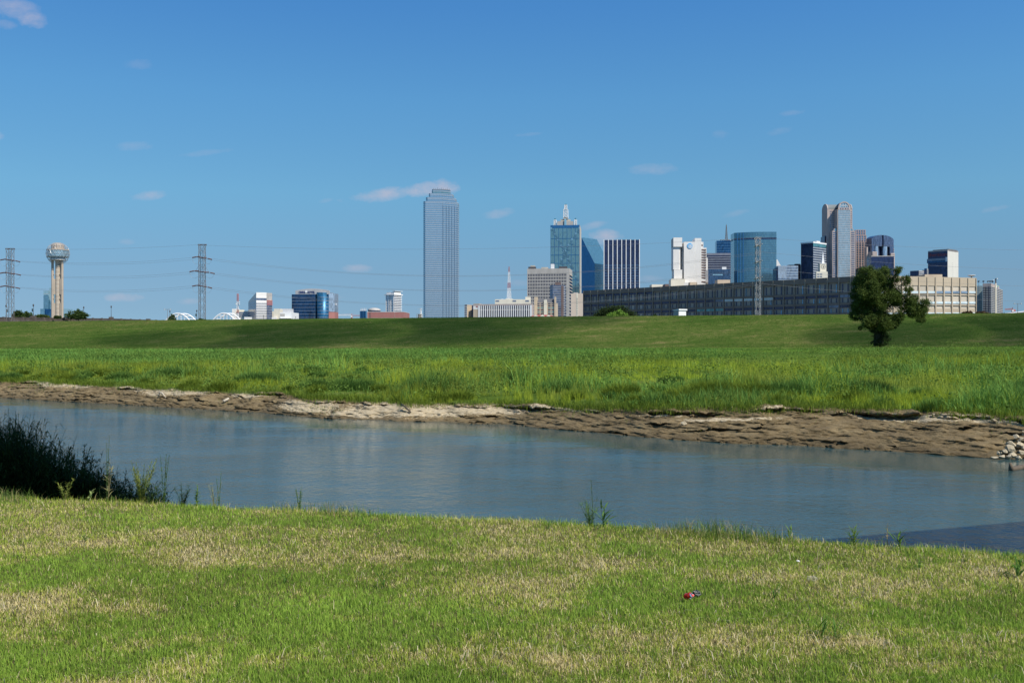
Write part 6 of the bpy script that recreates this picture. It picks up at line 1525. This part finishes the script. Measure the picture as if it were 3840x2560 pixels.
x = x + NR.normal(0, .006, N)
dm = lawn_mix(x, y); isdry = NR.uniform(0, 1, N) < dm
near = np_fbm(x, y, 210, 3, 9)
H = np.where(isdry, NR.uniform(.015, .036, N), NR.uniform(.020, .050, N)) * (.65 + .7 * near)
edge = np.clip((y - lawn_edge(x) + .35) / .5, 0, 1); H = H * (1 + edge * NR.uniform(0, 1.4, N))
Wd = NR.uniform(.0023, .0048, N) * (.8 + y * .045)
lean = np.where(isdry, NR.uniform(.15, 1.1, N), NR.uniform(.05, .8, N)); az = NR.uniform(0, 2 * math.pi, N)
t = NR.uniform(0, 1, N)[:, None]; t2 = np_fbm(x, y, 220, 3, .8)[:, None]
gcol = (A3(.21, .285, .032) * (1 - t) + A3(.46, .545, .090) * t) * (.85 + .5 * (t2 - .3)); 
gcol = gcol * (1 + (dm[:, None] - .4) * A3(.8, .35, .4))
dcol = A3(.50, .40, .17) * (1 - t) + A3(.86, .74, .42) * t
col = np.where(isdry[:, None], dcol, gcol)
P = np.stack([x, y, lawn_z(x, y) - .003], -1)
parts = [blades(P, H, Wd, lean, az, col)]
# lying straw
x, y = sample_lawn(15000); ok = NR.uniform(0, 1, len(x)) < lawn_mix(x, y) * 1.1; x, y = x[ok], y[ok]; N = len(x)
P = np.stack([x, y, lawn_z(x, y) + .012 + NR.uniform(0, .02, N)], -1); t = NR.uniform(0, 1, N)[:, None]
L_ = NR.uniform(.02, .09, N)
parts.append(blades(P, L_, NR.uniform(.0025, .005, N), NR.uniform(1.0, 1.22, N), NR.uniform(0, 2 * math.pi, N), A3(.42, .35, .20) * (1 - t) + A3(.68, .60, .42) * t))
o = np_mesh('lawn_grass', *join(parts)[:3], PLANT, join(parts)[3]) if False else None
V_, Q, T_, C_ = join(parts); tag(np_mesh('lawn_grass', V_, Q, T_, PLANT, C_), 'short mown lawn of mixed green and straw coloured blades', 'grass', kind='stuff')
# fringe along the cut edge
x = NR.uniform(-9, 8, 26000); cl = np_fbm(x, x * 0, 230, 4, 1.1); keep = NR.uniform(0, 1, len(x)) < np.clip((cl - .36) * 3, .06, 1); x = x[keep]; N = len(x)
y = lawn_edge(x) + NR.uniform(-.35, .45, N); cl = cl[keep]
P = np.stack([x, y, lawn_z(x, y)], -1); t = NR.uniform(0, 1, N)[:, None]
H = NR.uniform(.04, .15, N) * (.45 + 1.25 * cl) ; dryf = NR.uniform(0, 1, N) < .28
col = np.where(dryf[:, None], A3(.40, .34, .16) * (.8 + .4 * t), A3(.07, .14, .025) * (1 - t) + A3(.17, .25, .06) * t)
V_, Q, T_, C_ = blades(P, H, NR.uniform(.003, .006, N), NR.uniform(.1, 1.0, N), NR.uniform(0, 6.28, N), col)
tag(np_mesh('edge_grass', V_, Q, T_, PLANT, C_), 'longer ragged grass along the cut edge of the lawn', 'grass', kind='stuff')

# -- meadow
N = 400000
k = NR.uniform(-.66, .66, N); uu = NR.uniform(0, 1, N)
y0 = np.full(N, 60.); y1 = np.full(N, 300.)
for _ in range(10): y0 = water_edge(k * y0) + bank_w(k * y0) - .5; y1 = levee_base(k * y1) + 1
y = y0 * (y1 / y0) ** (uu ** 1.15); x = k * y; u = y - y0
# gather into tussocks
cell = .5 + y * .004; cxn = np.floor(x / cell); cyn = np.floor(y / cell)
hsh = np.sin(cxn * 127.1 + cyn * 311.7) * 43758.5453; hsh = hsh - np.floor(hsh); h2 = np.sin(cxn * 269.5 + cyn * 183.3) * 43758.5453; h2 = h2 - np.floor(h2)
x = x + ((cxn + h2) * cell - x) * .35; y = y + ((cyn + hsh) * cell - y) * .35
big = np_fbm(x, y, 301, 4, .09); med = np_fbm(x, y, 302, 4, .35); lrg = np_fbm(x, y, 303, 3, .03)
kk = x / y
reed = np.clip((big - .56) * 9, 0, 1) * .8                      # broad bladed bluish stands
reed = np.maximum(reed, np.clip((y - 120) / 25, 0, 1) * np.clip((.18 - kk) * 8, 0, 1) * np.clip((med - .35) * 5, 0, 1))
for (cx, cy, r_) in ((12.5, 62, 2.6), (16.5, 61, 2.6), (22, 62, 2.3), (-12, 76, 2.5), (-7, 74, 2.2), (-33, 96, 3), (33, 66, 2.5), (38, 62, 2.5), (3, 70, 2), (-22, 88, 3)):
    reed = np.maximum(reed, np.clip(1.5 - np.hypot(x - cx, (y - cy) * .8) / r_, 0, 1))
short = np.clip((kk - .16) * 9, 0, 1) * np.clip((y - 110) / 20, 0, 1) * np.clip((.62 - lrg) * 6, 0, 1)
isr = NR.uniform(0, 1, N) < reed * .7
front = np.clip(1 - u / 2.0, 0, 1)
H = np.where(isr, NR.uniform(.35, .8, N), NR.uniform(.24, .56, N)) * (.35 + 1.15 * med) * (.8 + .4 * hsh)
H = H * np.where(y < 130, .45 + 1.6 * np.clip((np_fbm(x, y, 306, 3, .26) - .36) * 2.6, 0, 1), 1)
H = H * (1 - .75 * short) * (1 - .45 * front)
H = H * np.clip(1.25 - np.clip((y - 90) / 200, 0, 1) * .45, .5, 2)
Wd = np.where(isr, NR.uniform(.018, .036, N), NR.uniform(.008, .018, N)) * (.55 + y / 75)
t = NR.uniform(0, 1, N)[:, None]; v1 = (.72 + .6 * med)[:, None]
yel = (A3(.145, .195, .016) * (1 - t) + A3(.30, .35, .036) * t)
olv = (A3(.13, .155, .025) * (1 - t) + A3(.23, .25, .06) * t)
m2 = np.clip((np_fbm(x, y, 305, 3, .13) - .45) * 5, 0, 1)[:, None]
yel = yel * (1 - m2 * .6) + olv * m2 * .6
blu = (A3(.060, .135, .022) * (1 - t) + A3(.155, .265, .060) * t)
shc = (A3(.070, .165, .028) * (1 - t) + A3(.125, .245, .048) * t)
farb = np.clip((y - 115) / 60, 0, 1)[:, None] * .6
base_c = yel * (1 - farb) + shc * farb
col = np.where(isr[:, None], blu, base_c) * v1
pv = np_fbm(x, y * .5, 308, 4, .12)[:, None]; col = col * (.85 + .75 * np.clip((pv - .3) * 2.2, 0, 1))
col = col * (1 - short[:, None]) + shc * short[:, None] * v1
lean = np.where(isr, NR.uniform(.15, .9, N), NR.uniform(.03, .55, N)); az = NR.uniform(0, 6.283, N)
P = np.stack([x, y, field_z(x, y) - .03], -1)
ok = (np_fbm(x, y, 310, 4, .25) > .27) | (y > 110)
parts = [blades(P[ok], H[ok], Wd[ok], lean[ok], az[ok], col[ok], .7)]
V_, Q, T_, C_ = join(parts); tag(np_mesh('meadow_grass', V_, Q, T_, PLANT, C_), 'tall green meadow grasses and reeds between the river bank and the levee', 'grass', kind='stuff')
N = 90000; k = NR.uniform(-.62, .62, N); f = NR.uniform(0, 1, N); y = np.full(N, 300.)
for _ in range(8): y = levee_base(k * y) + f * 33
x = k * y; st_ = np_fbm(x * .25, y * 1.2, 350, 4, .3); lo_ = np.clip(1 - (y - levee_base(x)) / 3.0, 0, 1) * np.clip((np_fbm(x, x * 0, 351, 3, .05) - .35) * 5, 0, 1)
P = np.stack([x, y, field_z(x, y) - .02], -1); t = NR.uniform(0, 1, N)[:, None]; dry_ = (NR.uniform(0, 1, N) < np.clip((st_ - .42) * 2.2, .04, .8) + lo_ * .6)[:, None]
col = np.where(dry_, A3(.20, .16, .07) * (1 - t) + A3(.34, .27, .13) * t, A3(.055, .10, .02) * (1 - t) + A3(.11, .17, .035) * t)
V_, Q, T_, C_ = blades(P, NR.uniform(.05, .16, N), NR.uniform(.12, .3, N), NR.uniform(.3, 1.1, N), NR.uniform(0, 6.28, N), col)
tag(np_mesh('levee_grass', V_, Q, T_, PLANT, C_), 'rough mown grass tufts, green and straw, covering the levee slope', 'grass', kind='stuff')
# leafy mounds along the front of the meadow
# arching tussocks that stand proud of the rest
TU = [(12.5, 62, 2.4), (16.5, 61, 2.4), (14.5, 60.5, 1.8), (22, 62, 2.0), (-12, 76, 2.2), (-7, 74, 1.8), (-33, 96, 2.4), (33, 62, 2.2), (38, 60, 2.2), (3, 70, 1.6), (-22, 86, 2.4), (28, 56, 1.8), (7, 64, 1.5), (10, 59, 1.3), (18.5, 54.5, 1.3), (25, 51, 1.4)]
for i in range(110):
    x_ = R.uniform(-56, 40); y_ = float(water_edge(x_) + bank_w(x_)) + abs(R.gauss(0, 1)) ** 1.3 * 9 + R.uniform(-.2, 1.0); TU.append((x_, y_, R.uniform(.35, 1.05) * (1 + (y_ > 75) * .5)))
parts = []
for (cx, cy, r_) in TU:
    n_ = int(420 * r_ ** 1.6) + 120; a_ = NR.uniform(0, 6.283, n_); q_ = np.sqrt(NR.uniform(0, 1, n_)) * r_ * .8; x = cx + np.cos(a_) * q_; y = cy + np.sin(a_) * q_
    P = np.stack([x, y, field_z(x, y) - .03], -1); t = NR.uniform(0, 1, n_)[:, None]; hh = (.45 + .38 * min(r_, 1.8)) * (1 - .55 * (q_ / (r_ * .8)) ** 2); kind_ = R.random()
    c0_, c1_ = ((.06, .125, .02), (.17, .28, .06)) if kind_ < .45 else (((.08, .125, .014), (.22, .28, .035)) if kind_ < .96 else ((.035, .07, .015), (.09, .15, .03)))
    parts.append(blades(P, hh * NR.uniform(.75, 1.15, n_), NR.uniform(.02, .042, n_) * (.7 + cy / 160), NR.uniform(.1, 1.05, n_), a_ + NR.normal(0, .7, n_), A3(*c0_) * (1 - t) + A3(*c1_) * t, .8))
V_, Q, T_, C_ = join(parts); tag(np_mesh('meadow_tussocks', V_, Q, T_, PLANT, C_), 'taller arching tussocks and reed stands rising from the meadow grass', 'grass', kind='stuff')
# broadleaf weeds scattered in the meadow
pts = []; NB = 420
for i in range(NB):
    k_ = R.uniform(-.6, .6); d_ = math.exp(R.uniform(math.log(60), math.log(170))); x_ = k_ * d_
    if d_ < float(water_edge(x_)) + 8: continue
    r_ = R.uniform(.4, 1.1) * (1 + d_ / 200); pts.append((x_, d_, float(field_z(x_, d_)) + r_ * .45, r_, r_, r_ * .55))
for (px, D, w) in ((1450, 84, 3.2), (1520, 83, 2.4), (1080, 100, 3.5), (1240, 95, 2.6), (600, 110, 3), (2700, 72, 2.2), (330, 112, 2.6)):
    x_ = PX(px, D); pts.append((x_, D, float(field_z(x_, D)) + .6, w / 2, w / 2, .65))
for i in range(34):
    x_ = R.uniform(-50, 36); y_ = float(water_edge(x_) + bank_w(x_)) + abs(R.gauss(1.2, 4)); r_ = R.uniform(.5, 1.2); pts.append((x_, y_, float(field_z(x_, y_)) + .3, r_ * 1.3, r_, R.uniform(.35, .75)))
V_, q, c = leaf_cloud(pts, 60000, .085, (.075, .13, .02), (.17, .26, .045), 401, 16, .9, .4)
tag(np_mesh('meadow_weeds', V_, q, None, LEAF, c), 'broad leaved weeds scattered through the meadow grass', 'weeds', kind='stuff')
# sparse tufts and overhanging fringe on the bank
N = 46000; x = NR.uniform(-62, 32, N); cl = np_fbm(x, x * 0, 320, 4, .5); fr = NR.uniform(0, 1, N) < .62; BWx = bank_w(x)
u = np.where(fr, BWx - .55 + NR.normal(0, .40, N), BWx - np.abs(NR.normal(0, 1.6, N)) * np.where(x < -8, 1.1, .7)); u = np.clip(u, 1.0, BWx + .5)
pat = np_fbm(x, u, 330, 4, .6); keep = fr & (NR.uniform(0, 1, N) < np.clip((cl - .25) * 4, .25, 1)) | (~fr & (pat > .53)); x, u, fr, BWx = x[keep], u[keep], fr[keep], BWx[keep]; N = len(x)
y = water_edge(x) + u; bt_ = bank_top(x); S_ = ((u + .6) / (BWx + .6)) ** (1 / 1.1); zz_ = WATER_Z - .5 + (bt_ + .5) * (.10 + .90 * np.clip(S_, 0, 1) ** .8) + np.where(fr, .1, 0)
P = np.stack([x, y, zz_ - .04], -1); t = NR.uniform(0, 1, N)[:, None]
H = np.where(fr, NR.uniform(.2, .6, N), NR.uniform(.05, .18, N))
col = A3(.11, .18, .02) * (1 - t) + A3(.25, .32, .05) * t
V_, Q, T_, C_ = blades(P, H, NR.uniform(.012, .03, N), np.where(fr, NR.uniform(.2, 1.15, N), NR.uniform(.1, .6, N)), np.where(NR.uniform(0, 1, N) < .5, -math.pi / 2 + NR.normal(0, .8, N), NR.uniform(0, 6.28, N)), col)
tag(np_mesh('bank_grass', V_, Q, T_, PLANT, C_), 'ragged grass tufts hanging over the top of the mud bank', 'grass', kind='stuff')

# -- individual weeds and the thicket
def weed(rg, base, h, stems, leaf_l, leaf_w, lo, hi, spread=.3, droop=.6, nleaf=26, plume=False, lean=(0, 0)):
    """stems with narrow leaves and, if plume, a seed head: arrays relative to base"""
    ps = []
    for s in range(stems):
        az = rg.uniform(0, 6.28); ln = rg.uniform(.3, 1) * spread; hh = h * rg.uniform(.72, 1)
        top = np.array([math.cos(az) * ln * hh + lean[0] * hh, math.sin(az) * ln * hh + lean[1] * hh, hh])
        ts = np.linspace(0, 1, 9); C = np.outer(ts ** 1.4, [top[0], top[1], 0]) + np.outer(ts, [0, 0, top[2]])
        w0 = .0022 + .0016 * hh
        for i in range(8):                    # the stem as thin crossed slivers
            a_, b_ = C[i], C[i + 1]; w = w0 * (1 - ts[i] * .7)
            for dx, dy in ((w, 0), (0, w)): ps.append(([a_ - [dx, dy, 0], a_ + [dx, dy, 0], b_ + [dx * .85, dy * .85, 0], b_ - [dx * .85, dy * .85, 0]], 'q', rg.uniform(0, .5)))
        for _ in range(nleaf):
            tt = rg.uniform(.08, .98); c = C[int(tt * 8)] * (1 - (tt * 8) % 1) + C[min(8, int(tt * 8) + 1)] * ((tt * 8) % 1)
            a = rg.uniform(0, 6.28); L = leaf_l * rg.uniform(.5, 1.1) * (1.15 - tt * (.75 if plume else .35)); w = leaf_w * rg.uniform(.6, 1.1) * (1.1 - .5 * tt)
            d = np.array([math.cos(a), math.sin(a), 0]); e = np.array([-math.sin(a), math.cos(a), 0]); up = rg.uniform(.35, 1.1)
            m_ = c + d * L * .5 + [0, 0, L * .5 * up]; tip = c + d * L * .95 + [0, 0, L * (.9 * up - droop * rg.uniform(.2, 1))]
            ps.append(([c - e * w * .3, c + e * w * .3, m_ + e * w * .5, m_ - e * w * .5], 'q', rg.uniform(0, 1))); ps.append(([m_ - e * w * .5, m_ + e * w * .5, tip], 't', rg.uniform(0, 1)))
        if plume:
            for _ in range(60):
                tt = rg.uniform(.55, 1.0); c = C[int(tt * 7.99)] * (1 - (tt * 8) % 1) + C[min(8, int(tt * 7.99) + 1)] * ((tt * 8) % 1)
                a = rg.uniform(0, 6.28); L = .022 * (1.2 - tt) * h * 2.2; d = np.array([math.cos(a), math.sin(a), .9]) * L; e = np.array([-math.sin(a), math.cos(a), 0]) * .0018
                ps.append(([c - e, c + e, c + d], 't', rg.uniform(.5, 1)))
    V_, Q, T_, C_ = [], [], [], []; lo, hi = np.array(lo), np.array(hi)
    for vs, kd, tt in ps:
        n = len(V_); V_ += [v_ + np.array(base) for v_ in vs]; C_ += [lo * (1 - tt) + hi * tt] * len(vs)
        (Q if kd == 'q' else T_).append(tuple(range(n, n + len(vs))))
    return np.array(V_), np.array(Q).reshape(-1, 4), np.array(T_).reshape(-1, 3), np.array(C_)
def weed_thing(name, lab, px, pyb, ytop, stems, ll, lw, lo, hi, seed, off=.12, cat='weed', **kw):
    p = onlawn(px, pyb); p.y += off; p.x = PX(px, p.y); p.z = float(lawn_z(p.x, p.y)) - .01
    h = PZ(ytop, p.y) - p.z
    V_, Q, T_, C_ = weed(np.random.default_rng(seed), (0, 0, 0), h, stems, ll, lw, lo, hi, **kw)
    o = np_mesh(name, V_, Q, T_, PLANT, C_); o.location = p; return tag(o, lab, cat, 'weeds growing along the cut edge of the lawn')
G1_, G2_ = (.07, .14, .025), (.19, .29, .06); Y1, Y2 = (.16, .20, .04), (.36, .40, .10); D1, D2 = (.025, .05, .018), (.07, .12, .035); S1, S2 = (.30, .24, .12), (.55, .46, .28)
weed_thing('flowering_weed', 'yellow green seed stalks in front of the left end of the dark thicket', 245, 1868, 1778, 4, .05, .012, Y1, Y2, 1, spread=.35, nleaf=50, droop=.1)
weed_thing('dry_stalk', 'dry reddish branching stalk in front of the dark thicket', 405, 1886, 1700, 3, .10, .010, S1, (.40, .40, .18), 2, spread=.30, nleaf=12, droop=.2)
weed_thing('tall_weed', 'thin feathery weed rising far above the thicket end', 400, 1880, 1620, 2, .05, .005, (.09, .15, .04), (.16, .22, .07), 3, spread=.08, nleaf=60, droop=.1, plume=True)
weed_thing('bushy_weed', 'bright yellow green bushy weed at the right end of the dark thicket', 530, 1890, 1720, 16, .07, .010, Y1, Y2, 4, spread=.42, nleaf=42, droop=.1, plume=True)
weed_thing('broad_leaf_weed', 'short weed with two pale broad blades before the dark thicket', 335, 1888, 1845, 3, .12, .022, G1_, (.35, .42, .16), 5, spread=.5, nleaf=4)
weed_thing('tall_weed', 'tall thin feathery weed just right of the bushy yellow green one', 615, 1888, 1662, 3, .06, .006, G1_, (.15, .22, .07), 6, spread=.12, nleaf=60, droop=.1, plume=True)
weed_thing('dark_weed', 'dark drooping bladed weed between the two feathery ones', 580, 1888, 1780, 6, .14, .012, D1, D2, 7, spread=.5, nleaf=14)
weed_thing('fern_weed', 'dark feathery fern like weed before the water, left part', 685, 1892, 1800, 7, .07, .006, D1, D2, 8, spread=.55, nleaf=46, droop=.1)
weed_thing('leafy_weed', 'bright leafy weed topping the dark fern like one', 738, 1890, 1803, 3, .06, .012, G1_, G2_, 9, spread=.15, nleaf=30)
weed_thing('twiggy_weed', 'pale twiggy weed right of the leafy one', 805, 1893, 1800, 5, .06, .005, S1, Y2, 10, spread=.55, nleaf=14, droop=.1)
weed_thing('tall_weed', 'single tall wispy weed right of the twiggy one', 822, 1892, 1745, 2, .04, .005, G1_, G2_, 11, spread=.08, nleaf=50, plume=True, droop=.1)
weed_thing('leafy_weed', 'slim leafy weed standing alone before the water, left of the middle', 1122, 1912, 1815, 5, .06, .007, G1_, G2_, 12, spread=.22, nleaf=34, plume=True)
weed_thing('tall_weed', 'tall curved seed plume right of the middle', 2225, 1970, 1785, 1, .07, .006, (.08, .13, .04), (.17, .22, .08), 13, spread=.12, nleaf=30, plume=True, lean=(-.12, 0))
weed_thing('leafy_weed', 'low feathery green weed at the foot of the tall seed plume', 2215, 1970, 1860, 9, .08, .007, G1_, G2_, 23, spread=.5, nleaf=24)
weed_thing('blade_clump', 'clump of broad upright green blades beside the tall seed plume', 2262, 1985, 1885, 3, .17, .020, (.05, .12, .02), (.15, .27, .05), 14, spread=.22, nleaf=6, droop=.1)
weed_thing('blade_clump', 'pair of dark green blades near the edge, right third', 2965, 2010, 1975, 4, .10, .014, G1_, G2_, 15, spread=.3, nleaf=5, droop=.1)
weed_thing('dry_stalk', 'pale dry upright stalk at the edge near the shaded water', 3328, 2065, 1935, 2, .05, .008, S1, S2, 16, spread=.06, nleaf=6)
weed_thing('blade_clump', 'broad dark blade beside the pale dry stalk', 3372, 2070, 1978, 3, .14, .020, (.05, .12, .02), (.13, .22, .05), 17, spread=.2, nleaf=4, droop=.1)
weed_thing('blade_clump', 'group of blades left of the pale dry stalk', 3200, 2055, 1978, 6, .11, .012, G1_, G2_, 18, spread=.35, nleaf=7, droop=.2)
weed_thing('leafy_weed', 'little upright weed on the lawn edge under the right water', 2712, 1990, 1940, 3, .05, .010, G1_, G2_, 19, spread=.15, nleaf=14)
weed_thing('blade_clump', 'low broad leaf at the right picture edge', 3815, 2170, 2105, 4, .16, .020, (.05, .12, .02), (.13, .24, .05), 20, off=0, spread=.7, nleaf=4)
for i, (px, pyb, yt, lab) in enumerate(((320, 2035, 1990, 'dark green blade standing in the left dry patch'), (1065, 2195, 2145, 'long leaning green blade in the lawn, left of the middle'), (3080, 2400, 2320, 'pair of broad green blades low on the right'), (3140, 2405, 2310, 'fan of long green blades low on the right'),
                                       (3445, 2140, 2095, 'small broad leaf plant right of the plastic bag'), (3620, 2110, 2070, 'thin green tuft near the right edge'), (2905, 2250, 2205, 'two narrow blades between can and right edge'), (1535, 2100, 2050, 'single wide blade just left of the middle'), (1440, 2210, 2120, 'pale green blade in the middle lawn'),
                                       (890, 2300, 2255, 'dark little blade low in the left lawn'), (2055, 1985, 1945, 'two dark blades at the edge left of the seed plume'), (1365, 1975, 1930, 'dark blade tuft near the edge left of the middle'), (900, 2150, 2120, 'slender blade in the left lawn'))):
    big_ = i == 13
    o = weed_thing('blade_tuft', lab, px, pyb, yt, 3 if not big_ else 14, (pyb - yt) / 90 * .09 + .05, .010, (.05, .12, .02), (.14, .25, .05), 40 + i, off=0, cat='grass tuft', spread=.55, nleaf=3 if not big_ else 6, droop=.2); o['group'] = 'taller tufts standing in the mown lawn'
# thicket below the left edge
parts = []; rg = np.random.default_rng(9)
prof = [(-1500, 1500), (-400, 1520), (0, 1575), (60, 1560), (110, 1600), (200, 1660), (280, 1690), (340, 1740), (400, 1765), (460, 1790), (520, 1780), (560, 1830), (620, 1880), (640, 1900)]
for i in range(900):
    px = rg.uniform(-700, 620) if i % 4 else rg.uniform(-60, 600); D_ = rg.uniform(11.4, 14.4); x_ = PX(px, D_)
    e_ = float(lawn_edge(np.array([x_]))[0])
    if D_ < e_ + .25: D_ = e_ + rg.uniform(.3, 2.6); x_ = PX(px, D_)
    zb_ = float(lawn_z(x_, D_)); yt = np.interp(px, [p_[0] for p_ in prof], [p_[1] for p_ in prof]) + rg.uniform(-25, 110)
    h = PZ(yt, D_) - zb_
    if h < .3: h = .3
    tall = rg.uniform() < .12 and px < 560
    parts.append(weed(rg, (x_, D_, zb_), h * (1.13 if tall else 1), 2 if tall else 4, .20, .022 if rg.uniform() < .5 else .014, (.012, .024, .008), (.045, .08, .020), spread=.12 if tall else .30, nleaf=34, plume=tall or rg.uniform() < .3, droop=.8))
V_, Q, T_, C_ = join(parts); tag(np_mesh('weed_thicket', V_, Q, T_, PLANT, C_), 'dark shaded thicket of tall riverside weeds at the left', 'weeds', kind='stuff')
